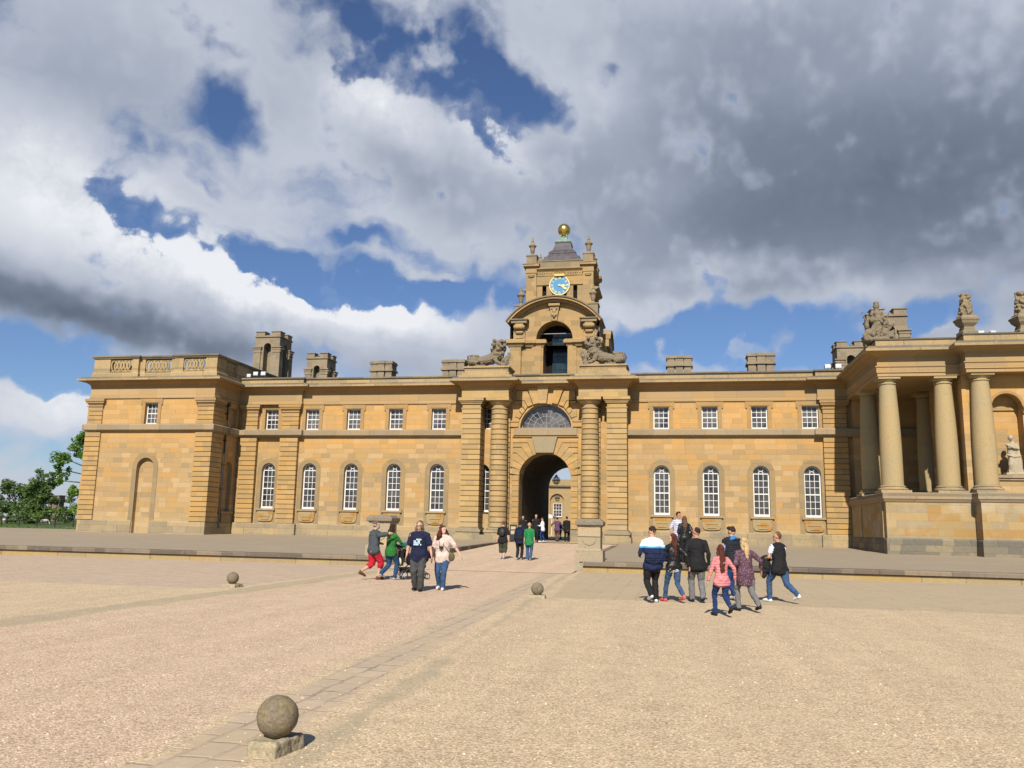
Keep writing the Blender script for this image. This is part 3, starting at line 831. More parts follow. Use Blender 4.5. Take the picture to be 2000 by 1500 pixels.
# kerbs that follow the terrace edges up the ramp
def side_kerb(name, x0, x1, ya, yb, dz=0.02):
    mb = MB(); n = 10
    for i in range(n):
        a = ya + (yb - ya) * i / n; b = ya + (yb - ya) * (i + 1) / n
        mb.add([(x0, a, -0.1), (x1, a, -0.1), (x1, b, -0.1), (x0, b, -0.1), (x0, a, zt(a) + dz), (x1, a, zt(a) + dz), (x1, b, zt(b) + dz), (x0, b, zt(b) + dz)],
               [(3, 2, 1, 0), (4, 5, 6, 7), (0, 1, 5, 4), (1, 2, 6, 5), (2, 3, 7, 6), (3, 0, 4, 7)])
    tag(mb.build(name, 'kerb_stone'), kind='structure')
side_kerb('left_ramp_kerb', -11.6, -11.3, 33.4, 53)
side_kerb('right_ramp_kerb', -3.9, -3.6, 33.4, 53)
def zr(y): return 0.003 + max(0.0, min(1.0, (y - 31.5) / 26.5)) ** 1.0 * 0.70
mb = MB(); yr = [31.5 + i * 1.3 for i in range(21)] + [60.2]
for a, b in zip(yr, yr[1:]): mb.add([(-11.35, a, zr(a) + 0.006), (-3.85, a, zr(a) + 0.006), (-3.85, b, zr(b) + 0.006), (-11.35, b, zr(b) + 0.006)], [(0, 1, 2, 3)])
ramp = tag(mb.build('ramp', 'pink_gravel'), kind='structure')
at = ramp.data.attributes.new('e', 'FLOAT', 'POINT')
for i in range(len(ramp.data.vertices)): at.data[i].value = 2.0
# worn stone pavement in front of and under the arch, and the courtyard beyond
sheet('passage_paving', [[(-11.35, 56.6, 0.70), (-3.85, 56.6, 0.70), (-3.85, 76, 0.72), (-11.35, 76, 0.72)]], 'terrace_stone')
sheet('courtyard_gravel', [[(-60, 73.8, 0.71), (40, 73.8, 0.71), (40, 125, 0.71), (-60, 125, 0.71)]], 'gravel')

# loose stones lying on the gravel and along the flagstones near the camera
g = MB(); rnd = random.Random(11)
for i in range(7000):
    y = 3.6 + 13.0 * rnd.random() ** 1.6; x = rnd.uniform(-0.62 * y - 2.2, 0.42 * y + 1.5)
    if -3.75 < x < -2.75 and rnd.random() < 0.55: continue
    r = rnd.uniform(0.005, 0.011) * (1.5 if rnd.random() < 0.05 else 1); a = rnd.uniform(0, PI)
    c_, s_ = math.cos(a), math.sin(a); k1, k2 = rnd.uniform(0.8, 1.5), rnd.uniform(0.6, 1.0); h = r * rnd.uniform(0.6, 1.1)
    P = [(x + c_ * u * r * k1 - s_ * v * r * k2, y + s_ * u * r * k1 + c_ * v * r * k2, z) for u, v, z in ((1, 0.2, 0.0), (0.1, 1, 0.001), (-1, -0.1, 0.0), (-0.2, -1, 0.001), (0.35, 0.3, h), (-0.35, -0.3, h * 0.9))]
    g.add(P, [(0, 1, 4), (1, 2, 5), (1, 5, 4), (2, 3, 5), (3, 0, 4), (3, 4, 5)])
tag(g.build('loose_stones', 'pebble_stone', fix=False), 'pale loose stones scattered over the gravel and flagstones in the foreground', 'stones', kind='stuff')
# ------------------------------------------------------------------ the palace
YW = 59.7                        # wall plane of the two wings
CORN = [(0, 11.45), (0.10, 11.50), (0.16, 11.62), (0.42, 11.74), (0.58, 11.80), (0.66, 11.86)]
ENT_FRIEZE = [(-0.3, 10.60), (0.10, 10.62), (0.10, 10.76), (0.05, 10.80), (0.05, 11.50), (-0.3, 11.50)]
ENT_BED = [(-0.3, 11.46), (0.07, 11.48), (0.12, 11.66), (0.30, 11.78), (0.34, 11.86), (0.70, 11.88), (0.70, 11.93), (-0.3, 11.93)]
ENT_CORONA = [(-0.3, 11.91), (0.79, 11.905), (0.80, 12.03), (0.74, 12.05), (-0.3, 12.05)]
ENT_CYMA = [(-0.3, 12.04), (0.70, 12.05), (0.66, 12.10), (0.52, 12.19), (0.40, 12.22), (-0.3, 12.22)]
PARAPET = [(-0.35, 12.20), (0.14, 12.21), (0.14, 12.55), (-0.35, 12.55)]
COPING = [(-0.42, 12.53), (0.22, 12.55), (0.26, 12.60), (0.24, 12.68), (0.10, 12.72), (-0.42, 12.73)]
STRING = [(-0.3, 8.06), (0.10, 8.10), (0.14, 8.16), (0.26, 8.20), (0.31, 8.24), (0.31, 8.58), (0.26, 8.66), (-0.3, 8.68)]
PLINTH = [(-0.3, 0.3), (0.08, 0.3), (0.08, 1.54), (0.04, 1.60), (-0.3, 1.60)]
def shift(p, dz=0.0, do=0.0): return [(o + do, z + dz) for o, z in p]

def entablature(t, path, parapet=True, coping=True):
    MB().sweep(path, ENT_FRIEZE).build('frieze', 'frieze_stone', t)
    c = MB().sweep(path, ENT_BED).build('cornice_bed', 'soffit_shade_stone', t)
    c = MB().sweep(path, ENT_CORONA).build('cornice', 'cornice_stone', t)
    MB().sweep(path, ENT_CYMA).build('gutter_moulding', 'coping_stone', c)
    if parapet: MB().sweep(path, PARAPET).build('parapet', 'cornice_stone', t)
    if coping: MB().sweep(path, COPING).build('coping', 'coping_stone', t)

def wx(mb, p, q, r, s, z0, z1): return mb.box(p, q, r, s, z0, z1)

def sash_arched(cx, y, half, zb, zs, name='window', parent=None, cols=3):
    """tall round-headed sash window, glazing bars and glass"""
    f = MB(); fr = 0.085; y1 = y + 0.10
    zt_ = zs + half
    f.box(cx - half, cx - half + fr, y, y1, zb + 0.16, zs); f.box(cx + half - fr, cx + half, y, y1, zb + 0.16, zs)
    f.box(cx - half, cx + half, y - 0.03, y1, zb, zb + 0.16)
    out = arc_pts(cx, zs, half, 0, PI, 20); inn = arc_pts(cx, zs, half - fr, 0, PI, 20)
    for i in range(20): f.prism([inn[i], out[i], out[i + 1], inn[i + 1]], y, y1)
    w_ = half - fr; bar = 0.034
    zm = (zb + 0.16 + zs) / 2
    f.box(cx - w_, cx + w_, y + 0.005, y1 - 0.005, zm - 0.045, zm + 0.035)
    rows = 3
    for k in range(2):
        z0, z1 = ((zb + 0.16, zm - 0.045), (zm + 0.035, zs - 0.03))[k]; yo = y + 0.035 if k else y + 0.02
        for i in range(1, cols):
            xx = cx - w_ + 2 * w_ * i / cols
            f.box(xx - bar / 2, xx + bar / 2, yo, yo + 0.04, z0, z1)
        for j in range(1, rows):
            zz = z0 + (z1 - z0) * j / rows
            f.box(cx - w_, cx + w_, yo + 0.002, yo + 0.038, zz - bar / 2, zz + bar / 2)
    f.box(cx - w_, cx + w_, y + 0.02, y1 - 0.01, zs - 0.03, zs + 0.03)
    r = w_ / 3
    a, b = arc_pts(cx, zs + 0.03, r - 0.02, 0, PI, 10), arc_pts(cx, zs + 0.03, r + 0.02, 0, PI, 10)
    for i in range(10): f.prism([a[i], b[i], b[i + 1], a[i + 1]], y + 0.025, y + 0.07)
    for ang in (45, 90, 135) if False else (60, 120):
        ca, sa = math.cos(R(ang)), math.sin(R(ang)); h = 0.014
        p0 = (cx + ca * r, zs + 0.03 + sa * r); p1 = (cx + ca * w_, zs + sa * w_)
        f.prism([(p0[0] + sa * h, p0[1] - ca * h), (p1[0] + sa * h, p1[1] - ca * h), (p1[0] - sa * h, p1[1] + ca * h), (p0[0] - sa * h, p0[1] + ca * h)], y + 0.03, y + 0.065)
    o = f.build(name, 'white_paint', parent)
    gl = MB(); poly = [(cx - half + 0.02, zb + 0.05), (cx + half - 0.02, zb + 0.05)] + arc_pts(cx, zs, half - 0.02, 0, PI, 20)
    gl.prism(poly, y + 0.055, y + 0.062)
    gl.build('pane', 'glass', o)
    return o

def sash_square(cx, y, half, zb, zt_, name='window', parent=None, cols=3, rows=4):
    f = MB(); fr = 0.075; y1 = y + 0.10
    f.box(cx - half, cx - half + fr, y, y1, zb + 0.12, zt_ - fr * 0.6); f.box(cx + half - fr, cx + half, y, y1, zb + 0.12, zt_ - fr * 0.6)
    f.box(cx - half, cx + half, y - 0.03, y1, zb, zb + 0.12); f.box(cx - half, cx + half, y, y1, zt_ - fr * 0.6, zt_)
    w_ = half - fr; bar = 0.034
    z0, z1 = zb + 0.12, zt_ - fr * 0.6
    for i in range(1, cols):
        xx = cx - w_ + 2 * w_ * i / cols; f.box(xx - bar / 2, xx + bar / 2, y + 0.02, y + 0.06, z0, z1)
    for j in range(1, rows):
        zz = z0 + (z1 - z0) * j / rows; hh = 0.035 if j == rows // 2 else bar / 2
        f.box(cx - w_, cx + w_, y + 0.012 if j == rows // 2 else y + 0.022, y + 0.058, zz - hh, zz + hh)
    o = f.build(name, 'white_paint', parent)
    MB().box(cx - half + 0.02, cx + half - 0.02, y + 0.05, y + 0.056, zb + 0.05, zt_ - 0.02).build('pane', 'glass', o)
    return o

def low_surround(mb, cx, y, half, zb, zs, w_=0.36, p=0.03, z0=1.6):
    """flat band round an arched opening, down to the plinth"""
    mb.box(cx - half - w_, cx - half, y - p, y + 0.02, z0, zs); mb.box(cx + half, cx + half + w_, y - p, y + 0.02, z0, zs)
    a, b = arc_pts(cx, zs, half, 0, PI, 20), arc_pts(cx, zs, half + w_, 0, PI, 20)
    for i in range(20): mb.prism([a[i], b[i], b[i + 1], a[i + 1]], y - p, y + 0.02)
def low_sill(cx, y, zb, parent, carved=0):
    s = MB().box(cx - 0.78, cx + 0.78, y - 0.20, y + 0.25, zb - 0.14, zb).build('sill', 'string_stone', parent)
    a = MB()
    a.prism([(cx - 0.62, 1.95), (cx - 0.50, 1.78), (cx - 0.2, 1.74), (cx + 0.2, 1.74), (cx + 0.50, 1.78), (cx + 0.62, 1.95), (cx + 0.66, zb - 0.14), (cx - 0.66, zb - 0.14)], y - 0.11, y + 0.02)
    a.box(cx - 0.40, cx + 0.40, y - 0.15, y - 0.1, 2.12, zb - 0.22); a.box(cx - 0.30, cx + 0.30, y - 0.16, y - 0.1, 1.86, 2.06)
    a.build('apron', 'apron_stone', parent)
def high_surround(mb, cx, y, half, zb, zt_, w_=0.27, p=0.06):
    mb.box(cx - half - w_, cx - half, y - p, y + 0.02, zb, zt_); mb.box(cx + half, cx + half + w_, y - p, y + 0.02, zb, zt_)
    mb.box(cx - half - w_, cx + half + w_, y - p - 0.004, y + 0.02, zt_, zt_ + 0.33)
    for s in (-1, 1):
        mb.box(cx + s * (half + w_ + 0.05) - 0.055, cx + s * (half + w_ + 0.05) + 0.055, y - p - 0.03, y + 0.02, zt_ - 0.12, zt_ + 0.335)
    mb.box(cx - half - 0.12, cx + half + 0.12, y - p - 0.03, y - p, zt_ + 0.05, zt_ + 0.10)
masonry('apron_stone', [(0.50, 0.33, 0.14), (0.52, 0.27, 0.07), (0.48, 0.36, 0.18)], bw=0.5, bh=0.3, spots=0.1, grey_amt=0.1, joint=0.2)

ZB, ZS, HALF = 2.70, 5.60, 0.545
ZUB, ZUT = 8.68, 10.25
def chimney_stack(cx, cy, n=3, z0=12.4, z1=15.2, w=0.57, parent=None, rot=False):
    """cluster of joined flues with a moulded cap"""
    mb = MB()
    for i in range(n):
        x = cx + (i - (n - 1) / 2) * w * 1.12; o = 0.10 if i == (n - 1) // 2 else 0
        mb.box(x - w / 2, x + w / 2, cy - w / 2 - o, cy + 0.9, z0, z1 - 0.86)
        mb.box(x - w / 2 - 0.12, x + w / 2 + 0.12, cy - w / 2 - 0.12 - o, cy + 1.0, z1 - 0.88, z1 - 0.70)
        mb.box(x - w / 2 - 0.02, x + w / 2 + 0.02, cy - w / 2 - 0.02 - o, cy + 0.92, z1 - 0.70, z1 - 0.22)
        mb.box(x - w / 2 - 0.10, x + w / 2 + 0.10, cy - w / 2 - 0.10 - o, cy + 0.98, z1 - 0.24, z1 - 0.10)
        mb.box(x - w / 2 - 0.06, x + w / 2 + 0.06, cy - w / 2 - 0.06 - o, cy + 0.96, z1 - 0.11, z1)
    return mb.build('chimney', 'chimney_stone', parent)

def turret(cx, cy, hb, z0, z1, parent=None, mat='chimney_stone'):
    """square chimney turret (half width hb): an arch through each side between corner buttresses with console caps, square merlons on top"""
    root = MB()
    zc = z1 - 0.52                   # string under the merlons
    ztop = zc - 0.95                 # console level
    for q in range(4):
        d = [(1, 0), (0, 1), (-1, 0), (0, -1)][q]; o = (cx - d[0] * hb + d[1] * hb, cy - d[1] * hb - d[0] * hb)
        wall(root, o, d, 2 * hb, z0, zc, [dict(u=hb, half=hb * 0.30, zb=z0, zs=ztop + 0.10, arch=True, depth=hb * 0.68, back=True)], seg=10)
    root.box(cx - hb, cx + hb, cy - hb, cy + hb, zc - 0.01, zc + 0.02)
    o = root.build('chimney', mat, parent)
    for sx in (-1, 1):
        for sy in (-1, 1):
            b = MB()
            x, y = cx + sx * hb * 0.80, cy + sy * hb * 0.80
            w2 = hb * 0.30
            b.box(x - w2, x + w2, y - w2, y + w2, z0, ztop)
            b.box(x - w2 * 1.12, x + w2 * 1.12, y - w2 * 1.12, y + w2 * 1.12, ztop - 0.42, ztop - 0.34)
            b.box(x - w2 * 1.12, x + w2 * 1.12, y - w2 * 1.12, y + w2 * 1.12, ztop - 0.16, ztop - 0.06)
            b.box(x - w2 * 1.35, x + w2 * 1.35, y - w2 * 1.35, y + w2 * 1.35, ztop, ztop + 0.10)
            b.tube([(x + sx * w2 * 1.05, y - w2 * 0.7, ztop - 0.12), (x + sx * w2 * 1.05, y + w2 * 0.7, ztop - 0.12)], 0.12, 8)
            b.tube([(x + sx * w2 * 0.95, y - w2 * 0.7, ztop - 0.32), (x + sx * w2 * 0.95, y + w2 * 0.7, ztop - 0.32)], 0.08, 8)
            b.build('buttress', mat, o)
    c = MB().box(cx - hb - 0.09, cx + hb + 0.09, cy - hb - 0.09, cy + hb + 0.09, zc, zc + 0.09).box(cx - hb * 0.9, cx + hb * 0.9, cy - hb * 0.9, cy + hb * 0.9, zc + 0.09, zc + 0.20)
    c.build('turret_cornice', mat, o)
    m_ = hb * 0.36
    for i in (-1, 1):
        for j in (-1, 1):
            x, y = cx + i * (hb - m_), cy + j * (hb - m_)
            MB().box(x - m_, x + m_, y - m_, y + m_, zc + 0.092, z1 - 0.06).box(x - m_ - 0.06, x + m_ + 0.06, y - m_ - 0.06, y + m_ + 0.06, z1 - 0.06, z1).build('merlon', mat, o)
    return o

# ---- windows of the wings: one of each, then copies
def make_wing(name, label, x0, x1, path, cxs, bays, y=YW, skip_low=(), roof=True, bay_wall=None):
    t = thing(name, label, 'palace wing', ((x0 + x1) / 2, y, 0.76))
    ops = []
    for c in cxs:
        ops.append(dict(u=c - x0, half=HALF, zb=ZB, zs=ZS, arch=True, depth=0.34))
        ops.append(dict(u=c - x0, half=HALF, zb=ZUB, zs=ZUT, arch=False, depth=0.30))
    wl = wall(MB(), (x0, y), (1, 0), x1 - x0, 0.3, 11.5, ops).build('wall', 'wall_stone', t)
    first = None
    for c in cxs:
        if first is None:
            a = sash_arched(c, y + 0.26, HALF, ZB, ZS, parent=t); low_sill(c, y, ZB, a); su = MB(); low_surround(su, c, y, HALF, ZB, ZS); su.build('surround', 'surround_stone', a)
            b = sash_square(c, y + 0.24, HALF, ZUB, ZUT, parent=t); su = MB(); high_surround(su, c, y, HALF, ZUB, ZUT); su.build('surround', 'surround_stone', b); first = (c, a, b)
        else:
            for o in first[1:]: copy_tree(o, t, (c - first[0], 0, 0))
    MB().sweep(path, PLINTH).build('plinth', 'plinth_stone', t)
    MB().sweep(path, STRING).build('string_course', 'string_stone', t)
    entablature(t, path)
    if roof: MB().box(x0, x1, y + 0.5, y + 15, 12.0, 12.3).build('roof', 'dark_roof', t)
    return t
masonry('surround_stone', [(0.42, 0.295, 0.145), (0.38, 0.275, 0.145), (0.45, 0.31, 0.145), (0.36, 0.265, 0.15)], bw=1.2, bh=0.5, spots=0.08, grey_amt=0.25, blocks=0.8, warm=(6.2, 8.0, (0.52, 0.27, 0.07), 0.4))

def pilaster(parent, x0, x1, yf, yb, z0=1.60, z1=10.0, mat='rustic_stone', cap=True):
    o = banded(MB(), x0, x1, yf, yb, z0, 8.08).build('pilaster', mat, parent)
    u = banded(MB(), x0 + 0.02, x1 - 0.02, yf + 0.02, yb, 8.66, z1).build('upper_shaft', mat, o)
    if cap:
        c = MB().box(x0 + 0.03, x1 - 0.03, yf + 0.03, yb, z1, 10.3)
        c.box(x0 - 0.05, x1 + 0.05, yf - 0.05, yb, z1, z1 + 0.07)
        c.box(x0 - 0.03, x1 + 0.03, yf - 0.03, yb, 10.17, 10.26).box(x0 - 0.12, x1 + 0.12, yf - 0.12, yb, 10.26, 10.40).box(x0 - 0.18, x1 + 0.18, yf - 0.18, yb, 10.40, 10.58)
        c.build('capital', 'surround_stone', o)
    return o

SP = 3.34
LC = [-30.6 + SP * i for i in range(5)]
RC = [-0.99 + SP * i for i in range(5)]
XL = -33.25
# left wing (with the shallow end bay beside the corner pavilion)
pathL = [(XL + 0.02, YW - 0.3), (-28.12, YW - 0.3), (-28.12, YW), (-14.6, YW)]
lw = make_wing('palace_wing', 'long honey stone wing left of the gatehouse with five arched windows below small square ones', XL, -11.5, pathL, LC + [-13.80], None)
pilaster(lw, -32.95, -31.60, YW - 0.34, YW)
pilaster(lw, -29.68, -28.22, YW - 0.34, YW)
MB().box(XL, -31.6, YW - 0.06, YW + 0.01, 1.6, 10.6).build('pilaster_backing', 'wall_stone', lw)
turret(-34.45, 66.6, 1.12, 12.3, 17.95, lw)
turret(-29.85, 66.5, 0.92, 12.3, 15.98, lw)
chimney_stack(-24.25, 66.3, 3, z1=15.25, parent=lw)
chimney_stack(-18.0, 66.3, 3, z1=15.25, parent=lw)
# right wing
pathR = [(-3.6, YW), (9.55, YW), (9.55, YW - 0.3), (24, YW - 0.3)]
rw = make_wing('palace_wing', 'long honey stone wing right of the gatehouse running behind the columned portico', -7.0, 24, pathR, RC, None)
pilaster(rw, 9.78, 11.34, YW - 0.34, YW)
chimney_stack(0.35, 66.3, 3, z1=15.25, parent=rw)
chimney_stack(6.55, 66.3, 3, z1=15.32, w=0.60, parent=rw)
turret(12.95, 66.2, 0.98, 12.3, 15.95, rw)

# ---- corner pavilion on the left
YP = 55.7
cp = thing('corner_pavilion', 'projecting square stone corner pavilion at the left end with a pierced balustrade on its roof', 'pavilion', (-38.4, YP + 3, 0.7))
PX0, PX1 = -43.45, XL
pw = MB()
wall(pw, (PX0, YP), (1, 0), PX1 - PX0, 0.3, 8.2, [dict(u=-38.36 - PX0, half=0.69, zb=0.3, zs=5.5, arch=True, depth=0.32, back=True)])
wall(pw, (PX0, YP), (1, 0), PX1 - PX0, 8.2, 11.5, [dict(u=-38.27 - PX0, half=0.52, zb=8.66, zs=10.25, arch=False, depth=0.3)])
wall(pw, (PX1, YP), (0, 1), 4.3, 0.3, 8.2, [dict(u=2.75, half=0.55, zb=2.4, zs=5.6, arch=True, depth=0.3, back=True)])
wall(pw, (PX1, YP), (0, 1), 4.3, 8.2, 11.5, [dict(u=2.75, half=0.5, zb=8.7, zs=10.2, arch=False, depth=0.2, back=True)])
wall(pw, (PX0, YP + 12), (0, -1), 12, 0.3, 11.5, [])
pw.build('wall', 'wall_stone', cp)
su = MB(); low_surround(su, -38.36, YP, 0.69, 0.3, 5.5); su.build('blind_arch_surround', 'surround_stone', cp)
sq = sash_square(-38.27, YP + 0.24, 0.52, 8.66, 10.25, parent=cp)
su = MB(); high_surround(su, -38.27, YP, 0.52, 8.66, 10.25); su.build('surround', 'surround_stone', sq)
# surrounds on the shaded side face
s2 = MB()
s2.box(PX1 - 0.02, PX1 + 0.2, YP + 1.95, YP + 3.55, 2.26, 2.4)
s2.box(PX1 - 0.02, PX1 + 0.1, YP + 2.1, YP + 3.4, 1.6, 2.26)
for a in (2.0, 3.25): s2.box(PX1 - 0.02, PX1 + 0.05, YP + a, YP + a + 0.25, 8.7, 10.45)
s2.build('side_niche_sill', 'surround_stone', cp)
ppath = [(PX0, YP + 11.5), (PX0, YP), (PX1, YP), (PX1, YW - 0.3)]
MB().sweep(ppath[:2] + [(-39.1, YP)], PLINTH).build('plinth', 'plinth_stone', cp)
MB().sweep([(-37.62, YP)] + ppath[2:], PLINTH).build('plinth', 'plinth_stone', cp)
MB().sweep(ppath, STRING).build('string_course', 'string_stone', cp)
entablature(cp, ppath, parapet=False, coping=False)
pilaster(cp, PX0 - 0.12, -42.30, YP - 0.12, YP + 1.35)
pilaster(cp, -34.48, PX1 + 0.12, YP - 0.12, YP + 1.45)
MB().box(PX0 + 0.3, PX1 - 0.3, YP + 0.4, YP + 11, 12.0, 12.2).build('roof', 'dark_roof', cp)
# balustrade: solid dies and pierced interlaced panels, centre bay set back
bp = [(PX0 - 0.02, YP + 11.3), (PX0 - 0.02, YP - 0.02), (-39.72, YP - 0.02), (-39.72, YP + 0.22), (-36.72, YP + 0.22), (-36.72, YP - 0.02), (PX1 + 0.02, YP - 0.02), (PX1 + 0.02, YW + 6.5)]
bal = MB().sweep(bp, [(-0.30, 12.19), (0.10, 12.20), (0.10, 12.52), (0.06, 12.60), (-0.30, 12.60)]).build('balustrade', 'cornice_stone', cp)
MB().sweep(bp, [(-0.36, 13.64), (0.06, 13.66), (0.10, 13.74), (0.16, 13.78), (0.16, 13.86), (0.04, 13.92), (-0.36, 13.92)]).build('coping', 'coping_stone', bal)
die = Pieces('parapet_block', 'cornice_stone', bal)
for a, b, yo in ((PX0 - 0.02, -42.1, 0), (-40.25, -39.72, 0), (-39.72, -39.3, 0.24), (-37.1, -36.72, 0.24), (-36.72, -35.98, 0), (-34.15, PX1 + 0.02, 0)):
    die.box(a, b, YP - 0.02 + yo, YP + 0.26 + yo, 12.60, 13.66)
die.box(PX1 - 0.26, PX1 + 0.02, YP + 0.26, YP + 1.3, 12.6, 13.66); die.box(PX1 - 0.26, PX1 + 0.02, YP + 2.9, YW + 6.5, 12.6, 13.66)
die.box(PX0 - 0.02, PX0 + 0.26, YP + 0.26, YP + 11.3, 12.6, 13.66)
def guilloche(u0, u1, z0, z1, T):
    """row of overlapping oval rings that fills a panel"""
    mb = MB(); w_ = 0.27; n = max(2, round((u1 - u0 - w_) / 0.33))
    st = (u1 - u0 - 0.5) / n; zc = (z0 + z1) / 2
    for i in range(n + 1):
        uc = u0 + 0.25 + st * i; pts = []
        for k in range(21):
            a = 2 * PI * k / 20; pts.append(T(uc + 0.24 * math.cos(a), zc + (z1 - z0) / 2 * 0.93 * math.sin(a), 0.02 * math.sin(a * 2 + i * PI)))
        mb.tube(pts, 0.072, 6)
    for zz in (z0, z1): mb.tube([T(u0, zz, 0), T(u1, zz, 0)], 0.06, 6)
    return mb
for a, b, yo in ((-42.1, -40.25, 0), (-39.3, -37.1, 0.24), (-35.98, -34.15, 0)):
    guilloche(a, b, 12.70, 13.58, lambda u, z, q, yo=yo: (u, YP + 0.13 + yo + q, z)).build('pierced_panel', 'cornice_stone', bal, smooth=True)
guilloche(YP + 1.3, YP + 2.9, 12.70, 13.58, lambda u, z, q: (PX1 - 0.12 + q, u, z)).build('pierced_panel', 'cornice_stone', bal, smooth=True)
# rainwater pipe in the angle
dp = MB().tube([(PX1 + 0.13, YP + 1.75, 1.2), (PX1 + 0.13, YP + 1.75, 8.0)], 0.06, 10)
dp.tube([(PX1 + 0.42, YP + 1.75, 8.1), (PX1 + 0.42, YP + 1.75, 8.9), (PX1 + 0.16, YP + 1.75, 9.2), (PX1 + 0.16, YP + 1.75, 10.3)], 0.06, 10)
for zz in (2.2, 4.0, 5.8, 7.6, 9.6, 10.2): dp.box(PX1, PX1 + 0.22, YP + 1.66, YP + 1.84, zz, zz + 0.1)
dp.box(PX1, PX1 + 0.3, YP + 1.6, YP + 1.9, 10.2, 10.5)
dp.build('drainpipe', 'iron', cp, smooth=40)

# ---- gatehouse with paired pier and column on either side of the arch
GX = -9.2
gh = thing('gatehouse', 'central stone gateway with a deep round arch, half-round window and paired banded columns', 'gatehouse', (GX, 59, 0.7))
AH, ZSP = 1.87, 5.10
gw = MB()
wall(gw, (-14.6, 59.5), (1, 0), 10.8, 0.3, 11.5, [dict(u=GX + 14.6, half=AH, zb=0.3, zs=ZSP, arch=True, depth=1.5), dict(u=GX + 14.6, half=AH, zb=8.75, zs=8.76, arch=True, depth=0.55, rise=0.945),
     dict(u=-13.80 + 14.6, half=HALF, zb=ZB, zs=ZS, arch=True, depth=0.3), dict(u=-13.80 + 14.6, half=HALF, zb=ZUB, zs=ZUT, arch=False, depth=0.3)], seg=20)
gw.build('wall', 'wall_stone', gh)
# vaulted passage through the building
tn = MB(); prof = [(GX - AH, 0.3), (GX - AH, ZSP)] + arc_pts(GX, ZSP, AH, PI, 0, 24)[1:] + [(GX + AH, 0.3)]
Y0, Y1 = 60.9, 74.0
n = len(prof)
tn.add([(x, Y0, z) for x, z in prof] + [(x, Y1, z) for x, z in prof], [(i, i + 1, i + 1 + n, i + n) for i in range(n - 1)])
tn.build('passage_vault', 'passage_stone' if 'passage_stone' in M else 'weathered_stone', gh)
body = MB()
body.add([(-16, 74.0, 0.3), (GX - AH, 74.0, 0.3), (GX - AH, 74.0, 12.3), (-16, 74.0, 12.3)], [(0, 1, 2, 3)])
wall(body, (-3, 74.0), (-1, 0), 13, 0.3, 12.3, [dict(u=6.2, half=AH, zb=0.3, zs=ZSP, arch=True, depth=0.4)], seg=16)
body.build('courtyard_wall', 'wall_stone', gh)
# piers, columns, bases
def gate_pier(x0, x1, parent):
    o = banded(MB(), x0, x1, 58.0, 59.52, 1.60, 10.0).build('pier', 'pale_stone', parent)
    c = MB().box(x0 + 0.03, x1 - 0.03, 58.03, 59.5, 10.0, 10.4).box(x0 - 0.05, x1 + 0.05, 57.95, 59.5, 9.98, 10.06)
    c.box(x0 - 0.08, x1 + 0.08, 57.92, 59.5, 10.34, 10.46).box(x0 - 0.15, x1 + 0.15, 57.85, 59.5, 10.46, 10.56).box(x0 - 0.24, x1 + 0.24, 57.76, 59.5, 10.56, 10.78)
    c.build('capital', 'pale_stone', o)
    b = MB().box(x0 - 0.10, x1 + 0.10, 57.90, 59.5, 1.46, 1.60).box(x0 - 0.22, x1 + 0.22, 57.78, 59.5, 1.30, 1.46).box(x0 - 0.16, x1 + 0.16, 57.84, 59.5, 1.12, 1.30)
    b.build('base', 'plinth_stone', o)
def col_profile(r0, r1, z0, z1, band=None, ent=0.35):
    p = []; H = z1 - z0
    def rr(z):
        q = (z - z0) / H
        return r0 + (r1 - r0) * (0 if q < ent else ((q - ent) / (1 - ent)) ** 1.5)
    if band:
        n = round(H / band); h = H / n
        for i in range(n):
            a, b = z0 + i * h, z0 + (i + 1) * h
            p += [(rr(a) - 0.07, a), (rr(a) - 0.07, a + 0.024), (rr(a), a + 0.034), (rr(b), b - 0.034), (rr(b) - 0.07, b - 0.024)]
        p.append((rr(z1) - 0.03, z1))
    else:
        for i in range(13): z = z0 + H * i / 12; p.append((rr(z), z))
    return p
def gate_column(cx, parent):
    cy = 58.66
    o = MB().lathe(col_profile(0.645, 0.57, 1.62, 9.98, 0.36), cx, cy, 40).build('column', 'pale_stone', parent, smooth=35)
    c = MB().lathe([(0.57, 9.98), (0.63, 10.0), (0.63, 10.06), (0.56, 10.08), (0.56, 10.28), (0.62, 10.3), (0.74, 10.44), (0.78, 10.54), (0.74, 10.56)], cx, cy, 40)
    c.box(cx - 0.84, cx + 0.84, cy - 0.9, cy + 0.8, 10.56, 10.78)
    c.build('capital', 'pale_stone', o, smooth=35)
    b = MB().lathe([(0.70, 1.44), (0.76, 1.48), (0.76, 1.54), (0.68, 1.60), (0.64, 1.62)], cx, cy, 40).box(cx - 0.82, cx + 0.82, 57.80, 59.5, 1.28, 1.46).box(cx - 0.76, cx + 0.76, 57.86, 59.5, 1.12, 1.28)
    b.build('base', 'plinth_stone', o, smooth=35)
for s in (-1, 1):
    # outer pier, inner column, and the flat banded pilaster behind the column
    xa, xb = (-15.05, -13.66) if s < 0 else (-4.68, -3.30)
    gate_pier(xa, xb, gh)
    cx = -12.42 if s < 0 else -5.90
    gate_column(cx, gh)
    banded(MB(), cx - 0.68, cx + 0.68, 59.22, 59.52, 1.2, 10.55).build('pilaster', 'rustic_stone', gh)
    MB().box(min(xa, cx - 0.9) - 0.28, max(xb, cx + 0.9) + 0.28, 57.70, 59.45, 0.3, 1.12).build('pedestal', 'plinth_stone', gh)
    bx0, bx1 = (-15.10, -11.66) if s < 0 else (-6.66, -3.25)
    MB().box(bx0, bx1, 58.0, 59.48, 10.78, 11.5).build('architrave', 'pale_stone', gh)
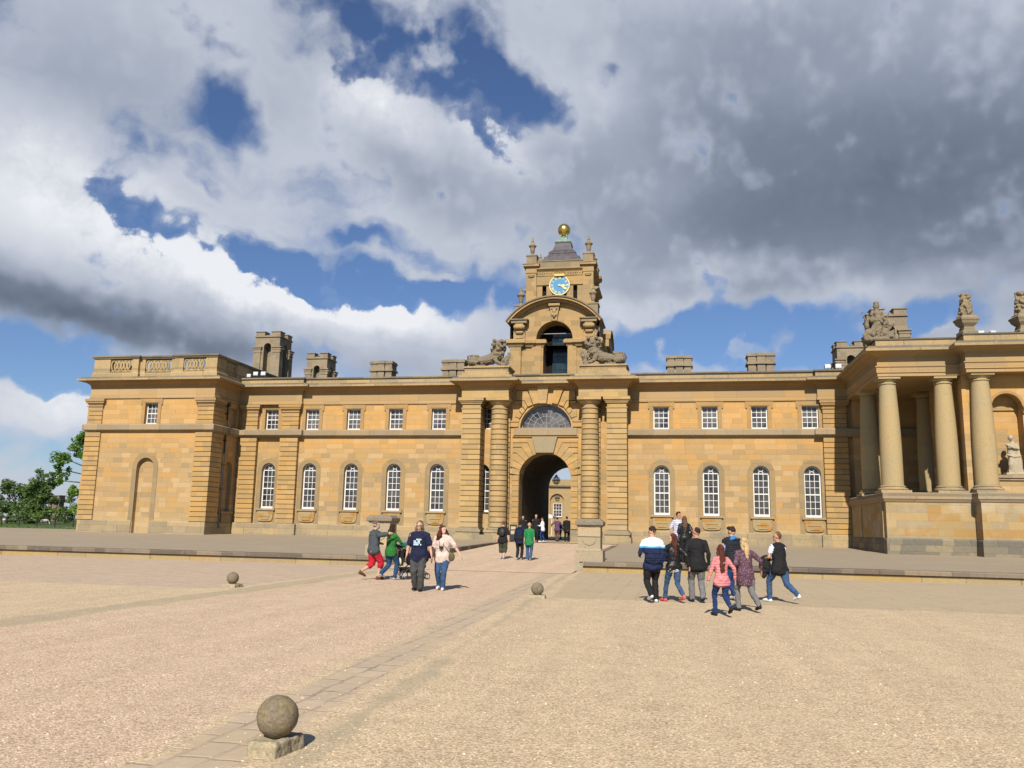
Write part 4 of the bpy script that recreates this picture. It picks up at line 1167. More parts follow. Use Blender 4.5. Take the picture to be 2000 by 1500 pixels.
# one cornice that breaks forward over both pairs
gp = [(-15.10, YW + 0.2), (-15.10, 58.0), (-11.66, 58.0), (-11.66, 59.5), (-6.66, 59.5), (-6.66, 58.0), (-3.25, 58.0), (-3.25, YW + 0.2)]
MB().sweep(gp, ENT_BED).build('cornice_bed', 'soffit_shade_stone', gh)
c_ = MB().sweep(gp, ENT_CORONA).build('cornice', 'cornice_stone', gh)
MB().sweep(gp, ENT_CYMA).build('gutter_moulding', 'coping_stone', c_)
MB().sweep([(-11.9, 59.5), (-6.4, 59.5)], PARAPET).build('parapet', 'cornice_stone', gh)
MB().sweep([(-11.9, 59.5), (-6.4, 59.5)], COPING).build('coping', 'coping_stone', gh)
for bx0, bx1 in ((-15.10, -11.66), (-6.66, -3.25)):
    o = MB().box(bx0 - 0.02, bx1 + 0.02, 57.95, 60.2, 12.20, 12.62).box(bx0 - 0.25, bx1 + 0.25, 57.74, 60.2, 12.22, 12.40).build('statue_plinth', 'cornice_stone', gh)
    MB().box(bx0 + 0.12, bx1 - 0.08, 58.10, 60.2, 12.62, 12.98).box(bx0 + 0.02, bx1 + 0.02, 58.0, 60.2, 12.98, 13.08).build('plinth_top', 'cornice_stone', o)
# half-round window
lr = AH - 0.03; ly = 59.98
fr = MB(); rise = 0.945
def ell(r, a): return (GX + r * math.cos(a), 8.80 + r * rise * math.sin(a))
def ring(mb, r0, r1, y0, y1, n=28, a0=0, a1=PI):
    for i in range(n):
        a, b = a0 + (a1 - a0) * i / n, a0 + (a1 - a0) * (i + 1) / n
        mb.prism([ell(r0, a), ell(r1, a), ell(r1, b), ell(r0, b)], y0, y1)
ring(fr, lr - 0.07, lr, ly, ly + 0.1)
fr.box(GX - lr, GX + lr, ly - 0.02, ly + 0.1, 8.76, 8.83)
for r in (0.42, 0.93, 1.38): ring(fr, r - 0.012, r + 0.012, ly + 0.02, ly + 0.06)
for k, a in enumerate(range(15, 180, 15)):
    r0 = 0.0 if a in (90,) else (0.42 if a % 30 == 0 else 0.93)
    a_ = R(a); p0, p1 = ell(r0, a_), ell(lr - 0.05, a_); h = 0.011; ca, sa = math.cos(a_), math.sin(a_)
    fr.prism([(p0[0] + sa * h, p0[1] - ca * h), (p1[0] + sa * h, p1[1] - ca * h), (p1[0] - sa * h, p1[1] + ca * h), (p0[0] - sa * h, p0[1] + ca * h)], ly + 0.022, ly + 0.055)
lun = fr.build('lunette_window', 'grey_paint' if 'grey_paint' in M else 'white_paint', gh)
MB().prism([ell(lr, PI * i / 28) for i in range(29)], ly + 0.045, ly + 0.05).build('pane', 'glass', lun)
MB().box(-11.5, -6.9, 59.28, 59.52, 8.22, 8.74).build('lunette_sill', 'string_stone', gh)
MB().box(-11.6, -6.8, 59.38, 59.52, 8.10, 8.22).build('string_course', 'surround_stone', gh)
# rusticated voussoirs of the main arch
vs = Pieces('voussoir', 'rustic_stone', gh); YF = 59.38
def vouss(a0, a1, ri, ro, cx, cz, edge, rise=1.0, gap=0.028, y0=YF, y1=59.51, ztop=None):
    """wedge stone between two angles; its joints turn level at radius ro and run to the vertical edge"""
    g = gap / ro
    a0, a1 = a0 + g / 2, a1 - g / 2
    P_ = lambda r, a: (cx + r * math.cos(a), cz + r * rise * math.sin(a))
    inner = [P_(ri, a0 + (a1 - a0) * i / 4) for i in range(5)][::-1]
    q0, q1 = P_(ro, a0), P_(ro, a1)
    m_ = (a0 + a1) / 2; s = 1 if math.cos(m_) > 0 else -1
    if s > 0: poly = [q0, (cx + edge, q0[1]), (cx + edge, q1[1]), q1] + inner
    else: poly = [q0, (cx - edge, q0[1]), (cx - edge, q1[1]), q1] + inner
    if ztop is not None: poly = [(x, min(z, ztop)) for x, z in poly]
    return poly
for i in range(6):
    a0, a1 = R(8 + i * 11.2), R(8 + (i + 1) * 11.2)
    for (p, q) in ((a0, a1), (PI - a1, PI - a0)):
        poly = vouss(p, q, AH + 0.02, AH + 0.62 + 0.42 * math.sin((p + q) / 2), GX, ZSP, 2.36, ztop=7.93)
        vs.prism(poly, YF, 59.51)
for (a, b) in ((R(75.5), R(79.5)), (PI - R(79.5), PI - R(75.5))): pass
nb = 10; hb = (ZSP + 0.25 - 1.60) / nb
for s in (-1, 1):
    xa, xb = sorted((GX + s * (AH + 0.02), GX + s * 2.36))
    for i in range(nb): vs.box(xa, xb, YF, 59.51, 1.60 + i * hb + 0.014, 1.60 + (i + 1) * hb - 0.014)
MB().prism([(-9.83, 6.96), (-8.57, 6.96), (-8.30, 8.09), (-10.12, 8.09)], 59.18, 59.5).build('keystone', 'keystone_stone', gh)
MB().box(GX - 2.42, GX - AH - 0.0, 59.30, 60.0, 0.3, 1.56).box(GX + AH + 0.0, GX + 2.42, 59.30, 60.0, 0.3, 1.56).build('jamb_plinth', 'plinth_stone', gh)
# sunburst of wedge stones over the lunette
vb = Pieces('lunette_voussoir', 'rustic_stone', gh)
def S(px, py): return (GX + (px - 484) * 0.00537, 8.80 + (1335 - py) * 0.00545)
for s in (1, -1):
    def q(pts): return [(GX + s * (x - GX), z) for x, z in [S(*p) for p in pts]]
    vb.prism(q([(400, 1013), (318, 1030), (240, 812), (368, 806)]), 59.28, 59.51)
    vb.prism(q([(306, 1034), (243, 1058), (195, 975), (82, 975), (82, 848), (232, 845)]), 59.34, 59.51)
    vb.prism(q([(236, 1062), (211, 1100), (165, 1045), (165, 982), (190, 982)]), 59.36, 59.51)
    vb.prism(q([(205, 1106), (168, 1160), (122, 1105), (150, 1052)]), 59.38, 59.51)
    vb.prism(q([(162, 1168), (133, 1212), (64, 1190), (64, 1112), (116, 1112)]), 59.36, 59.51)
    vb.prism(q([(128, 1222), (120, 1262), (2, 1262), (2, 1212), (70, 1200)]), 59.38, 59.51)
    vb.prism(q([(119, 1272), (116, 1328), (-10, 1328), (-10, 1272)]), 59.38, 59.51)
    vb.prism(q([(152, 1022), (70, 1022), (70, 990), (152, 990)]), 59.26, 59.51)
MB().prism([S(400, 1018), S(497, 1018), S(527, 776), S(370, 776)], 59.2, 59.51).build('keystone', 'pale_stone', gh)
# ------------------------------------------------------------------ clock tower
TX = -9.15
tw = thing('clock_tower', 'stone clock tower with a blue clock and gold ball rising over the gateway', 'clock tower', (TX, 68, 12.3))
def T1(z): return z
HA = 3.5; YA = 63.0; YB = 73.2
ta = MB()
# lower stage: opening narrower below the impost
wall(ta, (TX - HA, YA), (1, 0), 2 * HA, 12.2, 15.6, [dict(u=HA + 0.1, half=0.95, zb=12.2, zs=15.6, arch=False, depth=1.6)])
wall(ta, (TX + HA, YA), (0, 1), YB - YA, 12.2, 17.6, [dict(u=5.1, half=1.42, zb=12.4, zs=16.1, arch=True, depth=1.2)])
wall(ta, (TX - HA, YB), (0, -1), YB - YA, 12.2, 17.6, [dict(u=5.1, half=1.42, zb=12.4, zs=16.1, arch=True, depth=1.2)])
wall(ta, (TX - HA + 0.25, YA + 0.12), (1, 0), 2 * HA - 0.5, 15.6, 17.85, [dict(u=HA - 0.25, half=1.42, zb=15.6, zs=16.14, arch=True, depth=1.5)], seg=20)
wall(ta, (TX + HA, YB), (-1, 0), 2 * HA, 12.2, 18.0, [])
# filled round gable under the segmental pediment
RP = 4.36; CZP = 19.2 - RP
gab = [(TX + RP * math.cos(a), CZP + RP * math.sin(a)) for a in [R(40 + i * 100 / 24) for i in range(25)]]
ta.prism([(TX - 3.25, 17.852), (TX + 3.25, 17.852)] + [p for p in gab if abs(p[0] - TX) < 3.25 and p[1] > 17.86], YA + 0.12, YA + 1.4)
ta.build('lower_stage', 'tower_stone', tw)
# dark belfry inside with a green glazed screen
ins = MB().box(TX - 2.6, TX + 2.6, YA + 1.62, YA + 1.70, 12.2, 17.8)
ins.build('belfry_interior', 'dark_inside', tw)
gs = MB().box(TX - 0.30, TX + 1.3, YA + 1.45, YA + 1.5, 12.2, 16.9); gso = gs.build('glazed_screen', 'green_glass', tw)
gb = MB()
for i in range(5): gb.box(TX - 0.30 + i * 0.4 - 0.015, TX - 0.30 + i * 0.4 + 0.015, YA + 1.42, YA + 1.45, 12.2, 16.9)
for z in (12.8, 13.4, 14.0, 15.0, 15.5, 16.0, 16.5): gb.box(TX - 0.32, TX + 1.32, YA + 1.41, YA + 1.45, z - 0.015, z + 0.015)
gb.build('glazing_bars', 'iron', gso)
MB().tube([(TX - 1.35, YA + 0.8, 16.72), (TX + 1.35, YA + 0.8, 16.72)], 0.03, 8).build('tie_rod', 'grey_paint', tw)
# pilasters of the lower stage
for s in (-1, 1):
    xs_ = sorted((TX + s * 2.55, TX + s * 3.45)); MB().box(xs_[0], xs_[1], YA - 0.30, YA + 0.02, 12.2, 15.55).build('pilaster', 'tower_stone', tw)
    xs_ = sorted((TX + s * 1.05 + 0.05, TX + s * 1.75)); MB().box(xs_[0], xs_[1], YA - 0.10, YA + 0.02, 12.2, 15.55).build('pilaster', 'tower_stone', tw)
IMP = [(-0.4, 15.45), (0.05, 15.50), (0.16, 15.68), (0.30, 15.76), (0.30, 15.98), (0.18, 16.08), (-0.4, 16.10)]
for s in (-1, 1):
    if s < 0: pth = [(TX - HA, YB), (TX - HA, YA - 0.0), (TX - HA + 0.0, YA - 0.30), (TX - 2.5, YA - 0.30), (TX - 2.5, YA - 0.10), (TX - 1.7, YA - 0.10), (TX - 1.7, YA), (TX - 0.86, YA), (TX - 0.86, YA + 1.4)]
    else: pth = [(TX + 1.05, YA + 1.4), (TX + 1.05, YA), (TX + 1.75, YA), (TX + 1.75, YA - 0.10), (TX + 2.5, YA - 0.10), (TX + 2.5, YA - 0.30), (TX + HA, YA - 0.30), (TX + HA, YB)]
    if s < 0: pth = [(TX - HA, YB), (TX - HA, YA - 0.30)] + pth[3:]
    MB().sweep(pth, IMP).build('impost_cornice', 'tower_stone', tw)
# consoles that carry the pediment ends
for s in (-1, 1):
    x = TX + s * 2.72
    c = MB().box(x - 0.42, x + 0.42, YA - 0.10, YA + 0.14, 16.1, 17.35)
    c.box(x - 0.30, x + 0.30, YA - 0.46, YA - 0.1, 16.95, 17.35)
    c.tube([(x - 0.26, YA - 0.36, 17.06), (x + 0.26, YA - 0.36, 17.06)], 0.20, 12)
    c.tube([(x - 0.20, YA - 0.18, 16.68), (x + 0.20, YA - 0.18, 16.68)], 0.13, 10)
    c.box(x - 0.30, x + 0.30, YA - 0.2, YA - 0.1, 16.2, 16.3)
    c.build('console', 'tower_stone', tw)
    e = MB().box(x - 0.62, x + 0.62, YA - 0.52, YA + 0.5, 17.35, 17.58); e.box(x - 0.72, x + 0.72, YA - 0.62, YA + 0.5, 17.58, 17.66)
    e.build('pediment_block', 'weathered_stone', tw)
def segped(mb, x0, r, cz, a0, a1, yf, yb, th, n=30, T=None):
    for i in range(n):
        a, b = a0 + (a1 - a0) * i / n, a0 + (a1 - a0) * (i + 1) / n
        P_ = lambda rr, t: (x0 + rr * math.cos(t), cz + rr * math.sin(t))
        mb.prism([P_(r, a), P_(r + th, a), P_(r + th, b), P_(r, b)], yf, yb, T)
p1 = MB(); segped(p1, TX, RP, CZP, R(35.5), R(144.5), YA - 0.60, YA + 2.6, 0.16)
pe = p1.build('pediment', 'tower_stone', tw)
p2 = MB(); segped(p2, TX, RP + 0.161, CZP, R(35.2), R(144.8), YA - 0.70, YA + 2.6, 0.10); p2.build('pediment_cap', 'coping_stone', pe)
p3 = MB(); segped(p3, TX, RP - 0.16, CZP, R(40), R(140), YA - 0.30, YA + 0.2, 0.155); p3.build('pediment_moulding', 'tower_stone', pe)
# the same pediment on the east and west sides
for s in (-1, 1):
    Tm = lambda p, s=s: (TX + s * (3.5 + (YA - p[1])), 68.1 + (p[0] - TX) * s * 0.62, 16.0 + (p[2] - CZP) * 0.62 - 1.05)
    q1 = MB(); segped(q1, TX, RP, CZP, R(38), R(142), YA - 0.62, YA + 0.5, 0.26, T=Tm); q1.build('side_pediment', 'tower_stone', tw)
    MB().box(*sorted((TX + s * 3.5, TX + s * 4.0)), 65.9, 70.3, 16.1, 17.1).build('side_block', 'tower_stone', tw)
# archivolt and carved keystone
av = MB()
for i in range(24):
    a, b = PI * i / 24, PI * (i + 1) / 24
    P_ = lambda r, t: (TX + r * math.cos(t), 16.14 + r * math.sin(t))
    av.prism([P_(1.43, a), P_(1.80, a), P_(1.80, b), P_(1.43, b)], YA + 0.05, YA + 0.13)
av.build('archivolt', 'tower_stone', tw)
ks = MB().prism([(TX - 0.20, 17.55), (TX + 0.20, 17.55), (TX + 0.40, 18.86), (TX - 0.40, 18.86)], YA - 0.16, YA + 0.13)
ks.box(TX - 0.44, TX + 0.44, YA - 0.30, YA + 0.1, 18.72, 18.90)
ks.build('keystone', 'tower_stone', tw)
mk = MB().ball((TX, YA - 0.20, 18.25), (0.17, 0.14, 0.24), 12)
for s in (-1, 1): mk.ball((TX + s * 0.10, YA - 0.30, 18.34), (0.06, 0.05, 0.04), 8).ball((TX + s * 0.17, YA - 0.18, 18.05), (0.09, 0.1, 0.18), 8).ball((TX + s * 0.15, YA - 0.2, 18.50), (0.1, 0.1, 0.09), 8)
mk.ball((TX, YA - 0.34, 18.24), (0.045, 0.06, 0.09), 8).ball((TX, YA - 0.28, 17.95), (0.12, 0.1, 0.2), 8)
ksc = link_mesh('carved_mask', voxel(mk, 0.03, 1), 'tower_stone', tw)
# upper stage
YU, HU, DU = 65.6, 2.76, 5.0
yc = YU + DU / 2
ub = MB()
wall(ub, (TX - HU + 0.1, YU + 0.22), (1, 0), 2 * HU - 0.2, 17.8, 22.5, [dict(u=HU - 0.1 - 1.27, half=0.17, zb=20.0, zs=21.25, depth=0.35), dict(u=HU - 0.1 + 1.27, half=0.17, zb=20.0, zs=21.25, depth=0.35), dict(u=HU - 0.1, half=0.52, zb=20.0, zs=20.75, depth=0.35)])
for sgn, o_, d_ in ((1, (TX + HU - 0.22, YU + 0.1), (0, 1)), (-1, (TX - HU + 0.22, YU + DU - 0.1), (0, -1))):
    wall(ub, o_, d_, DU - 0.2, 17.8, 22.5, [dict(u=(DU - 0.2) / 2, half=0.5, zb=20.0, zs=21.2, depth=0.35)])
wall(ub, (TX + HU, YU + DU - 0.22), (-1, 0), 2 * HU, 17.8, 22.5, [])
ub.build('clock_stage', 'tower_stone', tw)
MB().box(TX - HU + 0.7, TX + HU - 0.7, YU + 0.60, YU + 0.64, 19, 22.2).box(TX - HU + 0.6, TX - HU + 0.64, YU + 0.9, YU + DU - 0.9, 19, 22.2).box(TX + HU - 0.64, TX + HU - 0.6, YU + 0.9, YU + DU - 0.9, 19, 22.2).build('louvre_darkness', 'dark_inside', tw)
MB().box(TX - 1.92, TX + 1.92, YU + 0.13, YU + 0.24, 21.28, 21.36).box(TX - 0.95, TX - 0.60, YU + 0.12, YU + 0.24, 18.4, 20.9).box(TX + 0.60, TX + 0.95, YU + 0.12, YU + 0.24, 18.4, 20.9).build('clock_surround', 'tower_stone', tw)
# corner piers with broken entablature
def urn(cx, cy, z0, k, parent, name='urn', mat='weathered_stone', seg=24):
    pr = [(0.20, 0), (0.22, 0.02), (0.22, 0.10), (0.12, 0.16), (0.10, 0.24), (0.16, 0.32), (0.20, 0.60), (0.22, 0.76), (0.30, 0.82), (0.33, 0.88), (0.30, 0.94), (0.22, 0.98), (0.16, 1.10), (0.10, 1.22), (0.13, 1.26), (0.09, 1.32), (0.05, 1.44), (0.07, 1.50), (0.04, 1.58), (0.005, 1.62)]
    return MB().lathe([(r * k, z0 + z * k) for r, z in pr], cx, cy, seg).build(name, mat, parent, smooth=50)
for sx in (-1, 1):
    for sy in (-1, 1):
        x, y = TX + sx * (HU - 0.42), yc + sy * (DU / 2 - 0.42)
        h = 0.42
        p = MB().box(x - h, x + h, y - h, y + h, 17.9, 22.45).box(x - h - 0.06, x + h + 0.06, y - h - 0.06, y + h + 0.06, 18.8, 19.0)
        o = p.build('corner_pier', 'tower_stone', tw)
        e = MB().box(x - h - 0.05, x + h + 0.05, y - h - 0.05, y + h + 0.05, 22.30, 22.42).box(x - h - 0.03, x + h + 0.03, y - h - 0.03, y + h + 0.03, 22.42, 22.80)
        e.box(x - h - 0.10, x + h + 0.10, y - h - 0.10, y + h + 0.10, 22.74, 22.84).box(x - h - 0.24, x + h + 0.24, y - h - 0.24, y + h + 0.24, 22.84, 23.02).box(x - h - 0.28, x + h + 0.28, y - h - 0.28, y + h + 0.28, 23.02, 23.08)
        e.box(x - 0.2, x + 0.2, y + sy * h + (0.0 if sy < 0 else 0) - 0.10, y + sy * h + 0.10, 21.95, 22.05).box(x - 0.26, x + 0.26, y + sy * h - 0.14, y + sy * h + 0.14, 22.05, 22.12)
        e.build('pier_cap', 'tower_stone', o)
        b = MB().box(x - 0.42, x + 0.42, y - 0.42, y + 0.42, 23.08, 23.78).box(x - 0.47, x + 0.47, y - 0.47, y + 0.47, 23.78, 23.88)
        b.build('pinnacle_block', 'weathered_stone', o)
        urn(x, y, 23.88, 1.0, o, 'pinnacle')
# little urns on the shoulders
for sx in (-1, 1):
    x, y = TX + sx * 2.90, 64.2
    b = MB().box(x - 0.40, x + 0.40, y - 0.40, y + 0.9, 17.6, 19.05).box(x - 0.46, x + 0.46, y - 0.46, y + 0.9, 19.05, 19.15).build('urn_block', 'weathered_stone', tw)
    urn(x, y, 19.15, 1.0, b, 'pinnacle')
# middle entablature
q = [(TX - HU + 0.8, YU + 0.22), (TX + HU - 0.8, YU + 0.22)]
MB().sweep(q, [(-0.1, 22.05), (0.05, 22.08), (0.05, 22.42), (0.10, 22.48), (0.26, 22.62), (0.26, 22.74), (-0.1, 22.76)]).build('tower_cornice', 'tower_stone', tw)
dn = MB()
for i in range(20):
    x = TX - 1.85 + i * 0.195
    if abs(x - TX) > 0.5: dn.box(x - 0.045, x + 0.045, YU + 0.10, YU + 0.2, 22.26, 22.42)
dn.build('dentils', 'tower_stone', tw)
MB().box(TX - HU + 0.7, TX + HU - 0.7, YU + 0.25, YU + DU - 0.25, 22.76, 23.32).box(TX - HU + 0.65, TX + HU - 0.65, YU + 0.20, YU + DU - 0.2, 23.32, 23.40).build('tower_parapet', 'weathered_stone', tw)
sidec = [(TX + HU - 0.22, YU + 0.8), (TX + HU - 0.22, YU + DU - 0.8)]
for pth in (sidec, [(TX - HU + 0.22, YU + DU - 0.8), (TX - HU + 0.22, YU + 0.8)]):
    MB().sweep(pth, [(-0.1, 22.3), (0.10, 22.48), (0.42, 22.62), (0.42, 22.74), (-0.1, 22.76)]).build('side_cornice', 'tower_stone', tw)
    MB().sweep(pth, [(-0.1, 20.9), (0.20, 20.95), (0.55, 21.10), (0.62, 21.22), (-0.1, 21.3)]).build('side_hood', 'tower_stone', tw)
# stepped lead roof, copper cap, gold ball
rf = MB().sqlathe([(1.55, 23.30), (1.62, 23.32), (1.62, 23.72), (1.50, 23.76), (1.50, 24.00), (1.30, 24.04), (1.12, 24.34), (1.10, 24.38), (1.14, 24.40), (1.14, 24.50), (0.86, 24.76), (0.72, 25.10), (0.66, 25.42), (0.70, 25.46), (0.70, 25.52), (0.5, 25.54)], TX, yc)
ro = rf.build('lead_roof', 'lead', tw)
cpn = MB().sqlathe([(0.62, 25.53), (0.66, 25.60), (0.58, 25.72), (0.36, 25.86), (0.28, 26.05), (0.32, 26.12), (0.2, 26.14)], TX, yc)
for sx in (-1, 1):
    for sy in (-1, 1): cpn.tube([(TX + sx * 0.42, yc + sy * 0.42, 25.74), (TX + sx * 0.26, yc + sy * 0.26, 25.98), (TX + sx * 0.22, yc + sy * 0.22, 26.30)], 0.05, 6)
cpn.build('copper_cap', 'copper', ro)
MB().ball((TX, yc, 26.80), 0.545, 32).build('gold_ball', 'gold', ro, smooth=True)
MB().lathe([(0.24, 26.12), (0.16, 26.18), (0.14, 26.3)], TX, yc, 16).build('ball_stem', 'copper', ro, smooth=40)

# the clock: blue dial, gilt rim, roman numerals, hands at about twenty past three, gilt coronet above
CZ, CY, CR = 21.20, YU + 0.02, 0.84
dial = MB().prism([(TX + (CR - 0.05) * math.cos(2 * PI * i / 48), CZ + (CR - 0.05) * math.sin(2 * PI * i / 48)) for i in range(48)], CY, CY + 0.12)
clock = dial.build('clock', 'clock_blue', tw)
rim = MB()
for i in range(48):
    a, b = 2 * PI * i / 48, 2 * PI * (i + 1) / 48
    P_ = lambda r, t: (TX + r * math.cos(t), CZ + r * math.sin(t))
    rim.prism([P_(CR - 0.065, a), P_(CR, a), P_(CR, b), P_(CR - 0.065, b)], CY - 0.03, CY + 0.1)
rim.build('clock_rim', 'gold_paint', clock)
num = MB()
ROM = ['XII', 'I', 'II', 'III', 'IIII', 'V', 'VI', 'VII', 'VIII', 'IX', 'X', 'XI']
def stroke(mb, T, x0, z0, x1, z1, w_):
    dx, dz = x1 - x0, z1 - z0; L = math.hypot(dx, dz); ux, uz = -dz / L * w_ / 2, dx / L * w_ / 2
    mb.prism([T(x0 - ux, z0 - uz), T(x1 - ux, z1 - uz), T(x1 + ux, z1 + uz), T(x0 + ux, z0 + uz)], CY - 0.018, CY + 0.01)
for h, s in enumerate(ROM):
    a = PI / 2 - 2 * PI * h / 12
    wd = {'I': 0.055, 'V': 0.11, 'X': 0.11}; tot = sum(wd[c] for c in s); x = -tot / 2
    def T(px, pz, a=a): 
        # numeral feet point to the centre
        return (TX + (0.62 + pz) * math.cos(a) + px * math.sin(a), CZ + (0.62 + pz) * math.sin(a) - px * math.cos(a))
    for c in s:
        xm = x + wd[c] / 2
        if c == 'I': stroke(num, T, xm, -0.10, xm, 0.10, 0.034)
        elif c == 'V': stroke(num, T, xm, -0.10, xm - 0.04, 0.10, 0.034); stroke(num, T, xm, -0.10, xm + 0.04, 0.10, 0.022)
        else: stroke(num, T, xm - 0.04, -0.10, xm + 0.04, 0.10, 0.034); stroke(num, T, xm + 0.04, -0.10, xm - 0.04, 0.10, 0.022)
        x += wd[c]
num.build('numerals', 'gold_paint', clock)
def hand(ang, L, w_, name):
    a = PI / 2 - R(ang); ca, sa = math.cos(a), math.sin(a)
    pts = [(-0.10, w_ * 0.4), (L * 0.45, w_ * 0.5), (L * 0.66, w_ * 1.5), (L, 0), (L * 0.66, -w_ * 1.5), (L * 0.45, -w_ * 0.5), (-0.10, -w_ * 0.4)]
    MB().prism([(TX + u * ca - v * sa, CZ + u * sa + v * ca) for u, v in pts][::-1], CY - 0.06, CY - 0.035).build(name, 'gold_paint', clock)
hand(98, 0.50, 0.08, 'hour_hand'); hand(122, 0.72, 0.06, 'minute_hand')
MB().prism([(TX + 0.07 * math.cos(2 * PI * i / 16), CZ + 0.07 * math.sin(2 * PI * i / 16)) for i in range(16)], CY - 0.08, CY).build('hand_boss', 'gold_paint', clock)
cr = MB().box(TX - 0.42, TX + 0.42, CY - 0.12, CY + 0.2, 21.98, 22.14)
for i in range(5):
    x = TX - 0.36 + i * 0.18; hh = 0.24 if i % 2 == 0 else 0.14
    cr.tube([(x, CY - 0.04, 22.12), (x + (i - 2) * 0.01, CY - 0.06, 22.14 + hh)], 0.05, 8); cr.ball((x + (i - 2) * 0.015, CY - 0.06, 22.18 + hh), 0.06, 8)
cr.box(TX - 0.45, TX + 0.45, CY - 0.15, CY + 0.2, 21.95, 22.0)
cr.build('coronet', 'gold', tw, smooth=40)

# ------------------------------------------------------------------ columned portico on the right
po = thing('columned_portico', 'projecting stone portico at the right edge with smooth round columns on a tall podium', 'portico', (16, 52, 0.6))
X0 = 11.36; X1 = 15.9; XE = 26.0; YF1 = 50.0; YF2 = 49.0
ppl = [(X0, 59.9), (X0, YF1), (X1, YF1), (X1, YF2), (XE, YF2)]
MB().sweep(ppl, [(-0.8, 0.2), (0.0, 0.2), (0.0, 3.50), (-0.8, 3.50)]).build('podium', 'podium_stone', po)
MB().sweep(ppl, [(-0.5, 0.2), (0.05, 0.2), (0.05, 1.42), (0.0, 1.50), (-0.5, 1.50)]).build('podium_plinth', 'podium_plinth_stone', po)
MB().sweep(ppl, [(-1.9, 3.45), (0.05, 3.48), (0.12, 3.60), (0.17, 3.64), (0.17, 3.94), (0.12, 3.99), (-1.9, 4.0)]).build('podium_cap', 'string_stone', po)
MB().box(X0 + 0.5, XE, YF1 + 0.5, 59.8, 3.4, 3.96).build('portico_floor', 'plinth_stone', po)
# recessed panel on the shaded flank of the podium
MB().box(X0 - 0.06, X0 + 0.1, YF1 + 0.6, YF1 + 1.0, 1.5, 3.5).box(X0 - 0.06, X0 + 0.1, YF1 + 6.2, YF1 + 6.9, 1.5, 3.5).build('flank_strip', 'pale_stone', po)
def smooth_column(cx, cy, parent, r0=0.585, r1=0.445, base=4.0, top=10.18):
    o = MB().lathe(col_profile(r0, r1, base + 0.42, top, None), cx, cy, 48).build('column', 'column_stone', parent, smooth=40)
    b = MB().lathe([(0.74, base + 0.13), (0.80, base + 0.17), (0.80, base + 0.24), (0.68, base + 0.28), (0.66, base + 0.31), (0.70, base + 0.34), (0.64, base + 0.39), (0.585, base + 0.43)], cx, cy, 40)
    b.box(cx - 0.80, cx + 0.80, cy - 0.80, cy + 0.80, base, base + 0.13)
    b.build('base', 'plinth_stone', o, smooth=40)
    c = MB().lathe([(0.445, top - 0.02), (0.50, top + 0.0), (0.50, top + 0.05), (0.44, top + 0.07), (0.44, top + 0.13), (0.48, top + 0.15), (0.56, top + 0.25), (0.54, top + 0.28)], cx, cy, 40)
    c.box(cx - 0.60, cx + 0.60, cy - 0.60, cy + 0.60, top + 0.27, top + 0.42)
    c.build('capital', 'column_stone', o, smooth=40)
    return o
smooth_column(12.02, 51.0, po); smooth_column(14.98, 51.0, po); smooth_column(16.62, 50.05, po)
smooth_column(11.98, 55.9, po); smooth_column(15.6, 57.0, po, base=4.0)
# wall behind the columns with the statue niche, and the shaded back wall
pw = MB()
wall(pw, (15.75, 50.35), (1, 0), XE - 15.75, 3.9, 10.7, [dict(u=18.0 - 15.75, half=0.78, zb=5.0, zs=8.75, arch=True, depth=0.75, back=True)], seg=16)
wall(pw, (15.75, 59.8), (0, -1), 9.4, 3.9, 10.7, [])
wall(pw, (X0 + 0.3, 59.35), (1, 0), 6, 3.9, 10.7, [dict(u=2.2, half=0.5, zb=4.6, zs=6.6, arch=True, depth=0.3, back=True), dict(u=2.2, half=0.5, zb=8.6, zs=10.1, arch=False, depth=0.3, back=True)])
pw.build('wall', 'wall_stone', po)
MB().box(X0 + 0.3, 15.8, 59.15, 59.36, 8.1, 8.6).build('string_course', 'string_stone', po)
MB().box(16.75, 17.22, 50.22, 50.36, 8.40, 8.52).box(16.75, 17.22, 50.16, 50.36, 8.68, 8.82).box(18.78, 20.5, 50.22, 50.36, 8.40, 8.52).box(18.78, 20.5, 50.16, 50.36, 8.68, 8.82).box(17.22, 18.78, 51.0, 51.14, 8.66, 8.82).build('impost_moulding', 'surround_stone', po)
nm = MB()
for i in range(18):
    a, b = PI * i / 18, PI * (i + 1) / 18
    P_ = lambda r, t: (18.0 + r * math.cos(t), 8.75 + r * math.sin(t))
    nm.prism([P_(0.78, a), P_(0.92, a), P_(0.92, b), P_(0.78, b)], 50.30, 50.36)
nm.build('niche_moulding', 'surround_stone', po)
MB().box(17.0, 19.1, 49.72, 50.4, 4.82, 4.98).box(17.06, 19.04, 49.80, 50.4, 4.70, 4.82).build('niche_shelf', 'string_stone', po)
MB().box(17.15, 18.95, 49.9, 50.4, 3.99, 4.70).build('niche_pedestal', 'wall_stone', po)
# ceiling and entablature
MB().box(X0 + 0.4, XE, YF1 + 0.8, 59.7, 10.64, 10.7).build('ceiling', 'frieze_stone', po)
ep = [(X0 + 0.02, 60.5), (X0 + 0.02, YF1 + 0.35), (X1 - 0.15, YF1 + 0.35), (X1 - 0.15, YF2 + 0.35), (XE, YF2 + 0.35)]
MB().sweep(ep, [(-0.95, 10.58), (0.0, 10.58), (0.0, 10.78), (-0.95, 10.78)]).build('architrave_fascia', 'frieze_stone', po)
MB().sweep(ep, [(-0.95, 10.77), (0.06, 10.78), (0.06, 11.06), (0.12, 11.12), (0.12, 11.18), (-0.95, 11.18)]).build('architrave', 'frieze_stone', po)
MB().sweep(ep, [(-0.95, 11.17), (0.0, 11.18), (0.0, 11.72), (0.12, 11.80), (0.40, 11.88), (0.46, 11.96), (-0.95, 11.96)]).build('frieze', 'frieze_stone', po)
